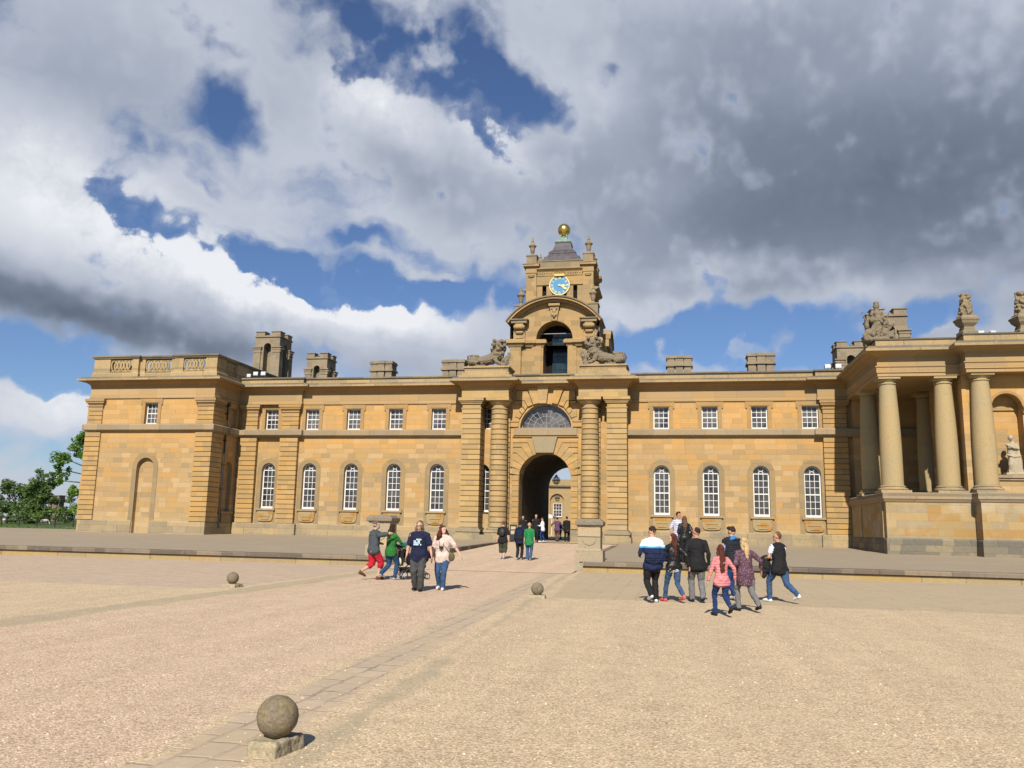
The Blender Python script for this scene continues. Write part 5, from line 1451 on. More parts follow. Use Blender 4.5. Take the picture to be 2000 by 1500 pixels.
co = MB().sweep(ep, [(-0.95, 11.95), (0.70, 11.95), (0.72, 12.08), (0.66, 12.10), (-0.95, 12.10)]).build('cornice', 'cornice_stone', po)
MB().sweep(ep, [(-0.95, 12.09), (0.66, 12.10), (0.60, 12.18), (0.50, 12.26), (-0.95, 12.28)]).build('gutter_moulding', 'coping_stone', co)
MB().sweep(ep, [(-0.95, 12.26), (0.02, 12.28), (0.02, 12.68), (-0.95, 12.68)]).build('parapet', 'cornice_stone', po)
MB().sweep(ep, [(-1.0, 12.66), (0.08, 12.68), (0.10, 12.76), (-1.0, 12.80)]).build('coping', 'coping_stone', po)
MB().box(X0 + 0.8, XE, YF1 + 1.1, 60.4, 12.0, 12.3).build('roof', 'dark_roof', po)
MB().box(14.3, XE, 55.2, 60, 12.3, 13.6).box(14.1, XE, 55.0, 60.2, 13.6, 13.75).build('attic', 'weathered_stone', po)
turret(13.1, 55.2, 1.02, 12.3, 15.55, po)
# ------------------------------------------------------------------ sculpture on the roofs
def lion(name, label, cx, cy, z0, flip, seed):
    """recumbent maned lion with raised roaring head, forepaws over a beaten cockerel; flip=1 faces +x"""
    f = flip; m = MB()
    L = lambda x, y, z: (cx + f * x, cy + y, z0 + z)
    m.tube([L(-1.25, 0.0, 0.50), L(-0.6, 0.0, 0.52), L(0.1, 0.0, 0.66), L(0.55, 0.0, 0.95)], [0.40, 0.36, 0.40, 0.46], 14)     # trunk
    m.ball(L(-1.15, -0.18, 0.50), (0.42, 0.34, 0.44)); m.ball(L(-1.1, 0.25, 0.45), (0.4, 0.3, 0.4))                         # haunches
    m.tube([L(-1.25, -0.36, 0.42), L(-0.75, -0.46, 0.30), L(-0.95, -0.48, 0.10), L(-0.40, -0.50, 0.08)], [0.24, 0.20, 0.12, 0.10], 10)  # hind leg
    m.ball(L(-0.30, -0.50, 0.08), (0.17, 0.12, 0.09))
    m.tube([L(-1.2, 0.36, 0.40), L(-0.8, 0.44, 0.25), L(-1.0, 0.44, 0.10), L(-0.5, 0.46, 0.08)], [0.22, 0.18, 0.12, 0.10], 10)
    m.tube([L(-1.50, -0.05, 0.40), L(-1.66, -0.15, 0.62), L(-1.55, -0.30, 0.88), L(-1.25, -0.34, 0.92), L(-0.95, -0.3, 0.86)], [0.06, 0.06, 0.055, 0.06, 0.10], 8)   # tail
    m.ball(L(-0.86, -0.28, 0.86), (0.16, 0.10, 0.11))
    m.tube([L(0.45, -0.30, 0.75), L(0.62, -0.42, 0.36), L(1.05, -0.46, 0.20)], [0.22, 0.15, 0.12], 10); m.ball(L(1.16, -0.48, 0.16), (0.19, 0.14, 0.11))
    m.tube([L(0.50, 0.28, 0.75), L(0.80, 0.30, 0.50), L(1.15, 0.28, 0.46)], [0.2, 0.15, 0.12], 10); m.ball(L(1.26, 0.24, 0.44), (0.18, 0.14, 0.11))
    m.ball(L(0.66, -0.05, 1.05), (0.46, 0.42, 0.55)); m.ball(L(0.62, -0.05, 1.48), (0.40, 0.38, 0.46))                         # chest and mane mass
    hx, hz = 0.72, 1.72
    m.ball(L(hx, -0.14, hz), (0.31, 0.32, 0.34)); m.ball(L(hx + 0.08, -0.38, hz - 0.06), (0.17, 0.18, 0.13)); m.ball(L(hx + 0.06, -0.36, hz - 0.25), (0.13, 0.14, 0.07))
    m.ball(L(hx + 0.10, -0.50, hz - 0.02), (0.07, 0.06, 0.06))
    for s in (-1, 1): m.ball(L(hx + 0.02 + s * 0.13, -0.33, hz + 0.14), (0.075, 0.07, 0.05)); m.ball(L(hx + s * 0.25, -0.06, hz + 0.22), (0.08, 0.06, 0.10))
    rnd = random.Random(seed)
    for i in range(95):                                                                  # curls of the mane
        a = rnd.uniform(0, 2 * PI); t = rnd.random(); r = 0.42 + 0.12 * rnd.random()
        zz = hz + 0.34 - t * 1.15; rr = r * (0.75 + 0.35 * math.sin(min(1, t * 1.3) * PI))
        yy = math.sin(a) * rr
        if yy < -0.12 and abs(math.cos(a) * rr) < 0.22 and zz > hz - 0.35: continue
        m.ball(L(0.68 + math.cos(a) * rr * 1.0 - 0.04 * t, yy - 0.05, zz), (0.10 + 0.04 * rnd.random(),) * 3, 8)
    # cockerel under the paws
    m.tube([L(1.15, -0.2, 0.20), L(1.30, -0.25, 0.55), L(1.42, -0.2, 0.86)], [0.22, 0.18, 0.11], 10); m.ball(L(1.47, -0.22, 1.00), (0.10, 0.09, 0.12))
    for i in range(9): m.ball(L(1.15 + rnd.uniform(-0.2, 0.3), -0.2 + rnd.uniform(-0.3, 0.2), 0.25 + rnd.uniform(-0.1, 0.55)), (0.11, 0.08, 0.13), 8)
    m.tube([L(1.3, -0.2, 0.75), L(1.52, -0.25, 0.72), L(1.62, -0.25, 0.95)], [0.10, 0.09, 0.03], 8)
    m.tube([L(-1.5, 0, 0.02), L(1.5, 0, 0.02)], [0.45, 0.45], 10, flat=0.0) if False else m.box(cx - 1.55, cx + 1.55, cy - 0.62, cy + 0.6, z0 - 0.02, z0 + 0.07)
    me = voxel(m, 0.03, 0, disp=0.035, dscale=5.0, seed=seed, disp2=0.03, d2scale=11)
    o = link_mesh(name, me, 'statue_stone')
    return tag(o, label, 'statue', 'stone lions over the gateway')
lion('lion_statue', 'weathered stone lion left of the clock tower, its tail towards the left chimneys', -13.30, 58.85, 13.08, 1, 3.0)
lion('lion_statue', 'weathered stone lion right of the clock tower with its hindquarters to the right', -5.02, 58.85, 13.08, -1, 8.0)

# trophy of arms at the corner of the portico roof
def trophy():
    m = MB(); cx, cy, z0 = 11.72, 51.3, 12.72; rnd = random.Random(5)
    P_ = lambda x, y, z: (cx + x, cy + y, z0 + z)
    m.tube([P_(0, 0, 0.2), P_(0, 0, 1.0), P_(0.02, 0, 1.75)], [0.34, 0.34, 0.26], 12)          # cuirass on a post
    m.tube([P_(0, 0, 1.7), P_(0, 0, 2.05)], [0.13, 0.12], 10); m.ball(P_(0, 0, 2.24), (0.17, 0.19, 0.22)); m.box(*[cx - 0.12, cx + 0.12], cy - 0.14, cy + 0.14, z0 + 2.36, z0 + 2.50)
    for s in (-1, 1):
        m.tube([P_(s * 0.2, 0, 1.55), P_(s * 0.5, 0.05, 1.4), P_(s * 0.55, 0.1, 1.0)], [0.15, 0.14, 0.16], 8)
        m.tube([P_(s * 0.15, 0.1, 0.3), P_(s * 0.55, 0.15, 1.3), P_(s * 0.75, 0.2, 1.95)], [0.05, 0.05, 0.03], 8)
    m.ball(P_(-0.55, -0.35, 0.42), (0.34, 0.10, 0.42), 14, Matrix.Rotation(0.3, 3, 'Y')); m.ball(P_(0.35, -0.45, 0.50), (0.22, 0.09, 0.34), 14)
    m.ball(P_(0.62, -0.40, 0.30), (0.26, 0.12, 0.26), 14); m.ball(P_(0.62, -0.50, 0.30), (0.12, 0.12, 0.12), 10)
    for i in range(50):
        a = rnd.uniform(0, 2 * PI); t = rnd.random(); rr = (0.95 - 0.62 * t) * rnd.uniform(0.6, 1.0)
        s_ = rnd.uniform(0.07, 0.15)
        m.ball(P_(math.cos(a) * rr, math.sin(a) * rr * 0.7, 0.1 + t * 1.7), (s_, s_, s_ * rnd.uniform(0.7, 1.6)), 8)
    for i in range(7):
        a = rnd.uniform(-2.8, -0.3); m.tube([P_(math.cos(a) * 0.2, math.sin(a) * 0.3, 0.3), P_(math.cos(a) * 0.9, math.sin(a) * 0.55, 0.25 + rnd.random() * 0.9)], [0.06, 0.09], 8)
    m.ball(P_(0, 0, 0.15), (0.95, 0.65, 0.25))
    return tag(link_mesh('trophy_sculpture', voxel(m, 0.035, 1, disp=0.03, dscale=5, seed=2, disp2=0.02, d2scale=15), 'statue_stone'),
               'carved stone trophy of armour and shields at the left corner of the portico roof', 'sculpture')
trophy()

# flaming urns on square feet along the portico parapet
def flame_urn(name, label, cx, cy, z0, group):
    t = thing(name, label, 'urn finial', (cx, cy, z0), group)
    MB().sqlathe([(0.42, z0), (0.42, z0 + 0.32), (0.36, z0 + 0.36), (0.30, z0 + 0.42), (0.30, z0 + 0.56), (0.26, z0 + 0.60)], cx, cy, R(8)).build('foot', 'weathered_stone', t)
    MB().sqlathe([(0.24, z0 + 0.58), (0.30, z0 + 0.66), (0.42, z0 + 0.80), (0.47, z0 + 0.95), (0.50, z0 + 0.98), (0.52, z0 + 1.08), (0.48, z0 + 1.12), (0.40, z0 + 1.18), (0.38, z0 + 1.26), (0.28, z0 + 1.28)], cx, cy, R(8)).build('bowl', 'weathered_stone', t)
    rnd = random.Random(int(cx * 10)); m = MB()
    m.tube([(cx, cy, z0 + 1.2), (cx, cy, z0 + 1.9), (cx, cy, z0 + 2.45)], [0.30, 0.22, 0.17], 10)
    for i in range(70):
        t_ = rnd.random(); a = rnd.uniform(0, 2 * PI); rr = 0.36 - 0.14 * t_
        m.ball((cx + math.cos(a) * rr, cy + math.sin(a) * rr, z0 + 1.25 + t_ * 1.2), (0.08, 0.08, 0.10), 8)
    for i in range(8): m.ball((cx + 0.2 * math.cos(i), cy + 0.2 * math.sin(i), z0 + 2.50), 0.12, 8)
    link_mesh('flames', voxel(m, 0.035, 1, disp2=0.02, d2scale=14), 'weathered_stone', t)
    return t
flame_urn('flaming_urn', 'square stone urn with carved flames right of the trophy of arms', 16.25, 50.3, 12.70, 'flaming urns on the portico')
flame_urn('flaming_urn', 'square stone urn with carved flames cut by the right edge of the view', 19.15, 50.3, 12.70, 'flaming urns on the portico')

# statue in the niche
def niche_statue():
    m = MB(); cx, cy, z0 = 17.95, 50.05, 4.98
    P_ = lambda x, y, z: (cx + x, cy + y, z0 + z)
    m.box(cx - 0.42, cx + 0.55, cy - 0.28, cy + 0.28, z0, z0 + 0.12)
    m.tube([P_(0.05, 0, 0.1), P_(0.08, 0, 0.7), P_(0.0, -0.02, 1.15), P_(0.04, 0, 1.55), P_(0.06, 0, 1.72)], [0.34, 0.27, 0.22, 0.24, 0.16], 16, flat=0.8)
    m.tube([P_(-0.10, -0.12, 0.15), P_(-0.14, -0.2, 0.55), P_(-0.04, -0.12, 1.0)], [0.12, 0.14, 0.15], 10)
    m.tube([P_(0.04, -0.02, 1.70), P_(0.02, -0.04, 1.90)], [0.08, 0.075], 10)
    m.ball(P_(-0.03, -0.07, 2.02), (0.12, 0.14, 0.16), 12); m.ball(P_(0.02, 0.02, 2.08), (0.14, 0.14, 0.13), 12); m.ball(P_(-0.05, -0.2, 2.0), (0.03, 0.04, 0.04), 8)
    m.tube([P_(0.26, 0, 1.66), P_(0.30, -0.14, 1.42), P_(0.05, -0.30, 1.46), P_(-0.22, -0.30, 1.58), P_(-0.36, -0.28, 1.66)], [0.09, 0.08, 0.06, 0.045, 0.04], 10)
    m.tube([P_(-0.12, 0, 1.66), P_(-0.20, -0.10, 1.55), P_(-0.34, -0.25, 1.66)], [0.09, 0.07, 0.045], 10)
    m.tube([P_(0.30, 0, 1.30), P_(0.30, -0.16, 1.02), P_(0.0, -0.28, 0.98), P_(-0.34, -0.24, 1.12)], [0.10, 0.09, 0.06, 0.04], 10)
    for i in range(14):
        x = -0.2 + i * 0.04; m.tube([P_(x + 0.08, -0.22 + abs(x) * 0.3, 1.05), P_(x + 0.05 * math.sin(i), -0.27 + abs(x) * 0.3, 0.6), P_(x * 1.4 + 0.03, -0.26 + abs(x) * 0.4, 0.15)], 0.035, 6)
    m.tube([P_(0.30, -0.05, 1.3), P_(0.40, -0.02, 0.8), P_(0.42, 0, 0.15)], [0.1, 0.1, 0.08], 8)
    return tag(link_mesh('niche_statue', voxel(m, 0.022, 1, disp2=0.008, d2scale=14), 'carved_stone'), 'pale draped stone figure standing before the round-headed niche of the portico', 'statue')
niche_statue()

# ------------------------------------------------------------------ gate pedestals, ball bollards
def gate_pedestal(cx, cy, label):
    t = thing('stone_pedestal', label, 'pedestal', (cx, cy, 0), 'pedestals at the foot of the ramp')
    r = 0.56
    MB().box(cx - r, cx + r, cy - r, cy + r, -0.05, 0.82, top=(0.02, 0.02)).build('base_block', 'pedestal_stone', t)
    d = MB().box(cx - r + 0.08, cx + r - 0.08, cy - r + 0.08, cy + r - 0.08, 0.82, 0.90, top=(0.04, 0.04)).box(cx - r + 0.12, cx + r - 0.12, cy - r + 0.12, cy + r - 0.12, 0.90, 1.78)
    a = arc_pts(cx, 1.32, 0.26, PI, 2 * PI, 14); b = arc_pts(cx, 1.32, 0.29, PI, 2 * PI, 14)
    for i in range(14): d.prism([b[i], b[i + 1], a[i + 1], a[i]], cy - r + 0.09, cy - r + 0.13)
    dd = d.build('die', 'pedestal_stone', t)
    MB().box(cx - r + 0.115, cx + r - 0.115, cy - r + 0.105, cy - r + 0.13, 1.34, 1.365).build('die_joint', 'dark_roof', dd)
    c = MB().box(cx - r + 0.07, cx + r - 0.07, cy - r + 0.07, cy + r - 0.07, 1.74, 1.82).box(cx - r + 0.01, cx + r - 0.01, cy - r + 0.01, cy + r - 0.01, 1.80, 1.95).box(cx - r + 0.03, cx + r - 0.03, cy - r + 0.03, cy + r - 0.03, 1.94, 2.04, top=(0.10, 0.10))
    link_mesh('cap', voxel(c, 0.022, 0, disp=0.014, dscale=5, seed=cx), 'cap_stone', t)
gate_pedestal(-12.02, 33.85, 'squat lichened stone pedestal left of the ramp, behind the couple with the pram')
gate_pedestal(-3.38, 33.85, 'squat lichened stone pedestal right of the ramp below the right gate column')
def bollard(cx, cy, rot, label, r=0.15, bw=0.125, bd=0.19, seed=0, bh=0.105):
    t = thing('ball_bollard', label, 'bollard', (cx, cy, 0), 'stone ball bollards along the drive', rot)
    c_, s_ = math.cos(rot), math.sin(rot)
    T = lambda p: (cx + (p[0] * c_ - p[1] * s_), cy + (p[0] * s_ + p[1] * c_), p[2])
    m = MB().box(-bw, bw, -bd, bd, -0.04, bh, top=(0.008, 0.008), T=T)
    link_mesh('base', voxel(m, 0.012, 0, disp=0.012, dscale=9, seed=seed), 'bollard_base_stone', t)
    b = MB().ball((cx, cy, bh + r * 0.93), r, 40)
    me = bpy.data.meshes.new('ball'); me.from_pydata([tuple(p) for p in b.v], [], b.f)
    for v in me.vertices:
        p = Vector(v.co); n_ = (p - Vector((cx, cy, bh + r * 0.93))).normalized()
        v.co = p + n_ * (0.004 * noise.fractal(p * 14 + Vector((seed, 0, 0)), 0.6, 2, 4) + 0.0025 * noise.noise(p * 60))
    link_mesh('ball', me, 'bollard_stone', t)
def stone_near(name, ca, cb, cc, sc):
    m, k, b = new_mat(name, 0.95, 0.2)
    pos = k.n('ShaderNodeNewGeometry').outputs['Position']
    f = k.noise(pos, 5 * sc, 6, 0.7); f2 = k.noise(pos, 38 * sc, 5, 0.7)
    base = k.mix(k.maprange(f, 0.35, 0.65), (*ca, 1), (*cb, 1))
    base = k.mix(k.maprange(k.noise(pos, 9 * sc, 5, 0.75), 0.56, 0.68, 0, 0.7), base, (*cc, 1))
    base = k.mix(1.0, base, k.ramp(f2, [(0.3, (0.62,) * 3), (0.7, (1.35,) * 3)]), 'MULTIPLY')
    k.link(base, b.inputs['Base Color'])
    bn = k.n('ShaderNodeBump'); bn.inputs['Strength'].default_value = 0.9; bn.inputs['Distance'].default_value = 0.012
    k.link(f2, bn.inputs['Height']); k.link(bn.outputs[0], b.inputs['Normal'])
stone_near('bollard_stone', (0.17, 0.145, 0.115), (0.23, 0.175, 0.09), (0.10, 0.085, 0.07), 1.0)
stone_near('bollard_base_stone', (0.36, 0.30, 0.20), (0.31, 0.265, 0.165), (0.42, 0.37, 0.28), 0.8)
bollard(-2.90, 6.06, R(-8), 'large foreground stone ball on a pale block at the end of the flagstone strip', seed=1.0)
bollard(-3.28, 20.3, R(5), 'small stone ball beside the flagstone strip before the right pedestal', seed=5.0, bh=0.08, bw=0.2)
bollard(-11.19, 20.3, R(-5), 'small stone ball at the far left edge of the carriageway', seed=9.0, bh=0.09, bw=0.2)

# ------------------------------------------------------------------ floodlights on the roofs, lantern, notice board
def floodlight(x, y, z, label, face=-1, mat='pale_lens', w_=0.19, rz=0.0):
    t = thing('floodlight', label, 'floodlight', (x, y, z), 'roof floodlights')
    T = lambda p: (x + p[0] * math.cos(rz) - p[1] * math.sin(rz), y + p[0] * math.sin(rz) + p[1] * math.cos(rz), z + p[2])
    MB().box(-w_, w_, -0.10, 0.10, 0.30, 0.30 + w_ * 1.5, T=T).build('housing', mat, t)
    MB().box(-w_ + 0.05, w_ - 0.05, -0.115, -0.10, 0.35, 0.25 + w_ * 1.5, T=T).build('lens', 'pale_lens', t)
    MB().box(-0.03, 0.03, -0.03, 0.03, 0, 0.32, T=T).box(-w_ - 0.03, -w_, -0.03, 0.03, 0.2, 0.5, T=T).box(w_, w_ + 0.03, -0.03, 0.03, 0.2, 0.5, T=T).box(-w_, w_, -0.03, 0.03, 0.2, 0.23, T=T).build('bracket', 'iron', t)
plain('pale_lens', (0.62, 0.64, 0.66), 0.25, 0.5)
plain('dark_lens', (0.05, 0.05, 0.055), 0.2, 0.5)
for i, x in enumerate((-32.7, -32.05)): floodlight(x, 60.6, 12.85, ('left' if i == 0 else 'right') + ' one of the paired white floodlights before the tall chimney turret')
for i, x in enumerate((-33.4, -33.02)): floodlight(x + 0.06, 60.0, 12.60, ('outer' if i == 0 else 'inner') + ' small open-framed floodlight low beside the balustrade', w_=0.17)
for i, x in enumerate((10.5, 11.2)): floodlight(x, 60.8, 12.75, ('left' if i == 0 else 'right') + ' one of the paired white floodlights before the right wing turret')
for i, x in enumerate((17.35, 18.0)): floodlight(x, 51.6, 12.8, ('left' if i == 0 else 'right') + ' one of the two floodlights between the flaming urns', rz=0.5 * i)
def lantern():
    x, y, z = GX - 0.02, 65.5, 5.35
    t = thing('hanging_lantern', 'round iron lantern hanging inside the dark archway', 'lantern', (x, y, z + 1.5))
    m = MB()
    for ax_ in (0, 60, 120):
        pts = [(x + 0.30 * math.cos(a) * math.cos(R(ax_)), y + 0.30 * math.cos(a) * math.sin(R(ax_)), z + 0.30 * math.sin(a)) for a in [2 * PI * i / 24 for i in range(25)]]
        m.tube(pts, 0.02, 6)
    m.tube([(x + 0.30 * math.cos(a), y + 0.30 * math.sin(a), z) for a in [2 * PI * i / 24 for i in range(25)]], 0.02, 6)
    m.tube([(x, y, z - 0.36), (x, y, z + 0.36)], 0.02, 6); m.ball((x, y, z + 0.36), (0.12, 0.12, 0.07), 10)
    m.build('frame', 'iron', t); MB().tube([(x, y, z + 0.38), (x, y, ZSP + AH + 0.02)], 0.012, 6).build('chain', 'iron', t)
    MB().ball((x, y, z), 0.26, 20).build('glass_globe', 'lantern_glass', t, smooth=True)
m_, k_, b_ = new_mat('lantern_glass', 0.1, 0.5); b_.inputs['Base Color'].default_value = (0.7, 0.72, 0.75, 1); b_.inputs['Alpha'].default_value = 0.35
lantern()
def notice():
    x, y = -11.0, 57.35; t = thing('notice_board', 'black framed notice board standing before the column left of the arch', 'notice board', (x, y, 0.7))
    MB().box(x - 0.24, x + 0.24, y - 0.03, y + 0.03, 0.75, 1.85).build('board', 'iron', t)
    MB().box(x - 0.17, x + 0.17, y - 0.036, y - 0.03, 1.52, 1.72).box(x - 0.17, x + 0.17, y - 0.036, y - 0.03, 1.20, 1.44).build('notice', 'tan_paper', t)
    for s in (-1, 1): MB().box(x + s * 0.22 - 0.02, x + s * 0.22 + 0.02, y - 0.04, y + 0.35, 0.68, 0.76).build('foot', 'iron', t)
plain('tan_paper', (0.42, 0.34, 0.22), 0.8)
notice()

# ------------------------------------------------------------------ courtyard seen through the arch
cb = thing('courtyard_building', 'sunlit ochre building with round-headed recess and sash window seen through the arch', 'building', (-15, 110, 0.7))
cw = MB(); wall(cw, (-30, 110), (1, 0), 40, 0.5, 7.1, [dict(u=30 - 15.36, half=0.92, zb=0.9, zs=5.2, arch=True, depth=0.35, back=True)], seg=16)
cw.build('wall', 'court_stone', cb)
MB().sweep([(-30, 110), (10, 110)], [(-0.3, 7.0), (0.35, 7.05), (0.35, 7.22), (-0.3, 7.24)]).build('cornice', 'coping_stone', cb)
MB().sweep([(-30, 110), (10, 110)], [(-0.3, 7.2), (0.0, 7.22), (0.0, 7.95), (-0.3, 8.0)]).build('parapet', 'cornice_stone', cb)
cwd = sash_square(-15.30, 110.2, 0.60, 3.10, 4.85, parent=cb, cols=3, rows=4)
MB().box(-15.36 - 0.36, -15.36 + 0.36, 110.2, 110.36, 5.55, 5.62).box(-15.36 - 0.26, -15.36 + 0.26, 110.22, 110.36, 5.25, 5.40).box(-15.36 - 0.30, -15.36 + 0.30, 110.22, 110.36, 5.68, 5.90).build('crest', 'coping_stone', cb)
def gazebo():
    x, y = -14.75, 94.0; t = thing('canopy', 'white fabric canopy standing in the courtyard beyond the arch', 'canopy', (x, y, 0.7))
    MB().sqlathe([(1.35, 2.72), (1.38, 2.98), (0.05, 3.45)], x, y).build('roof', 'white_paint', t)
    for sx in (-1, 1):
        for sy in (-1, 1): MB().box(x + sx * 1.25 - 0.03, x + sx * 1.25 + 0.03, y + sy * 1.25 - 0.03, y + sy * 1.25 + 0.03, 0.7, 2.75).build('post', 'white_paint', t)
gazebo()
# ------------------------------------------------------------------ park to the left: trees, fence, far monument, sheep
def leaf_mat(name, c1, c2, c3):
    m, k, b = new_mat(name, 0.6, 0.3)
    pos = k.n('ShaderNodeNewGeometry').outputs['Position']
    rnd_ = k.n('ShaderNodeNewGeometry').outputs['Random Per Island']
    base = k.ramp(rnd_, [(0, c1), (0.5, c2), (1, c3)])
    base = k.mix(1.0, base, k.ramp(k.noise(pos, 0.5, 3), [(0.3, (0.65,) * 3), (0.7, (1.3,) * 3)]), 'MULTIPLY')
    k.link(base, b.inputs['Base Color'])
    tr = k.n('ShaderNodeBsdfTranslucent'); k.link(base, tr.inputs[0])
    mx = k.n('ShaderNodeMixShader'); mx.inputs[0].default_value = 0.3
    out = [n for n in k.t.nodes if n.type == 'OUTPUT_MATERIAL'][0]
    k.link(b.outputs[0], mx.inputs[1]); k.link(tr.outputs[0], mx.inputs[2]); k.link(mx.outputs[0], out.inputs[0])
leaf_mat('fresh_leaves', (0.09, 0.18, 0.025), (0.13, 0.25, 0.035), (0.19, 0.30, 0.05))
leaf_mat('dark_leaves', (0.07, 0.125, 0.035), (0.10, 0.17, 0.045), (0.145, 0.21, 0.06))
leaf_mat('mid_leaves', (0.09, 0.16, 0.03), (0.12, 0.20, 0.04), (0.16, 0.23, 0.055))
plain('bark', (0.09, 0.07, 0.05), 0.95, 0.1, 0.3, 6)

def tree(name, label, x, y, z0, clumps, mat, leaf=0.35, per=260, trunk_r=0.35, group=None, seed=1, limb_from=None):
    """trunk with limbs to every clump; each clump a cloud of leaf-sized faces"""
    rnd = random.Random(seed)
    t = thing(name, label, 'tree', (x, y, z0), group)
    tr = MB(); base = limb_from or (x, y, z0 + max(1.5, 0.25 * (max(c[2] for c in clumps) - z0)))
    top = max(clumps, key=lambda c: c[2])
    tr.tube([(x, y, z0 - 0.3), (x + 0.1, y, (z0 + base[2]) / 2), base], [trunk_r * 1.2, trunk_r, trunk_r * 0.85], 10)
    for (cx, cy, cz, rx, rz) in clumps:
        mx = ((base[0] + cx) / 2 + rnd.uniform(-0.3, 0.3) * rx, (base[1] + cy) / 2, (base[2] + cz) / 2 + 0.15 * rz)
        tr.tube([base, mx, (cx, cy, cz)], [trunk_r * 0.5, trunk_r * 0.28, trunk_r * 0.10], 6)
    tr.build('trunk', 'bark', t, smooth=True)
    m = MB()
    for (cx, cy, cz, rx, rz) in clumps:
        subs = [(rnd.gauss(0, 0.5), rnd.gauss(0, 0.5), rnd.gauss(0, 0.5), rnd.uniform(0.25, 0.5)) for _ in range(9)]
        n = int(per * (rx * rz) ** 0.75)
        for i in range(n):
            s = rnd.choice(subs)
            d = Vector((rnd.gauss(0, 1), rnd.gauss(0, 1), rnd.gauss(0, 1))).normalized() * (rnd.random() ** 0.4) * s[3]
            p = Vector((cx + (s[0] * 0.8 + d.x) * rx, cy + (s[1] * 0.8 + d.y) * rx, cz + (s[2] * 0.8 + d.z) * rz))
            u = Vector((rnd.gauss(0, 1), rnd.gauss(0, 1), rnd.gauss(0, 0.6))).normalized()
            v = u.cross(Vector((rnd.gauss(0, 1), rnd.gauss(0, 1), rnd.gauss(0, 1)))).normalized()
            l = leaf * rnd.uniform(0.6, 1.3)
            m.add([p - u * l, p + v * l * 0.45, p + u * l, p - v * l * 0.45], [(0, 1, 2, 3)])
    m.build('crown', mat, t, fix=False)
    return t
# horse chestnut whose branches reach out from behind the pavilion (about 85 m away)
k85 = 85 / 80
ch = [(-66.9, 85, 9.4, 1.5, 1.3), (-68.6, 84.6, 8.4, 1.5, 1.0), (-69.5, 85.4, 7.2, 0.8, 1.0), (-69.2, 85, 5.9, 0.55, 0.9), (-66.6, 85, 11.0, 1.0, 0.7), (-65.6, 86, 8.0, 1.6, 1.0),
      (-67.2, 85, 4.3, 1.2, 1.0), (-66.6, 85, 2.9, 1.0, 0.8), (-66.0, 85, 5.4, 0.7, 0.7), (-63.5, 86, 9.0, 2.5, 2.0), (-62.0, 86, 6.0, 2.5, 2.0), (-60.5, 87, 11.0, 2.8, 1.6), (-58.5, 86, 8.0, 3, 2.5), (-64.0, 85, 4.5, 1.4, 1.5)]
tree('chestnut_tree', 'bright green tree with drooping branches reaching out behind the corner pavilion', -60.0, 87, 0.6, ch, 'fresh_leaves', leaf=0.17, per=520, trunk_r=0.4, seed=4, limb_from=(-60.3, 87, 5.0))
# woodland edge about 150 m away, separate trees
def px(xp, zp, D):
    return xp
wood = [
 ('broad dark tree at the very left edge of the view', -134.5, 152, [(-134.5, 152, 6.8, 3.2, 1.8), (-136.5, 152, 5.0, 3.2, 2.4), (-133.5, 151, 3.4, 2.8, 2.0), (-137, 152, 8.0, 2.4, 1.2)], 'dark_leaves'),
 ('shadowy tree filling the gap between the left edge and the tall parkland tree', -130.6, 158, [(-136.0, 158, 6.3, 2.4, 2.2), (-134.2, 158, 8.4, 2.2, 1.7), (-133.5, 157, 5.0, 3.0, 2.4), (-135.5, 158, 3.3, 3.0, 2.0)], 'mid_leaves'),
 ('tallest rounded tree of the parkland left of the distant monument', -126.2, 150, [(-126.4, 150, 9.2, 2.6, 1.8), (-124.9, 150, 7.6, 2.4, 2.2), (-127.9, 150, 7.2, 2.6, 2.0), (-125.0, 149, 4.8, 2.6, 2.2), (-127.6, 149, 4.4, 3.0, 2.4), (-123.6, 149, 5.8, 1.5, 1.5), (-124.5, 150, 10.2, 1.4, 0.9), (-126.0, 149, 2.4, 3.0, 1.6), (-129.2, 150, 6.2, 1.8, 2.0)], 'dark_leaves'),
]
for i, (lb, x, y, cl, mt) in enumerate(wood): tree('parkland_tree', lb, x, y, 0.5, cl, mt, leaf=0.30, per=270, trunk_r=0.45, group='trees of the far park', seed=20 + i)
shr = [('low golden green bush in front of the tall parkland tree', -98.8, 118, [(-98.8, 118, 2.0, 2.4, 1.0), (-96.6, 118, 2.6, 1.6, 0.9), (-100.8, 118, 1.4, 1.8, 0.7)], 'mid_leaves'),
       ('small bush between the distant monument and the corner pavilion', -118.6, 148, [(-119.0, 148, 2.2, 2.0, 1.5), (-117.2, 148, 3.0, 1.8, 1.8)], 'mid_leaves'),
       ('rough bush behind the fence at the left edge', -105.0, 118, [(-105, 118, 1.5, 2.6, 0.9), (-102.8, 118, 1.3, 1.8, 0.7)], 'dark_leaves')]
for i, (lb, x, y, cl, mt) in enumerate(shr): tag(tree('bush', lb, x, y, 0.5, cl, mt, leaf=0.26, per=220, trunk_r=0.12, group='bushes on the park edge', seed=50 + i), cat='bush')
# rough grass tufts along the edge of the lawn
g = MB(); rnd = random.Random(3)
for i in range(9000):
    x = rnd.uniform(-72, -44.5); y = rnd.uniform(62.8, 80); h = rnd.uniform(0.06, 0.2); a = rnd.uniform(0, PI); w_ = 0.04
    g.add([(x - w_ * math.cos(a), y - w_ * math.sin(a), 0.6), (x + w_ * math.cos(a), y + w_ * math.sin(a), 0.6), (x + rnd.uniform(-.08, .08), y + rnd.uniform(-.08, .08), 0.62 + h)], [(0, 1, 2)])
tag(g.build('long_grass', 'mid_leaves', fix=False), 'rough green grass along the edge of the park lawn', 'grass', kind='stuff')
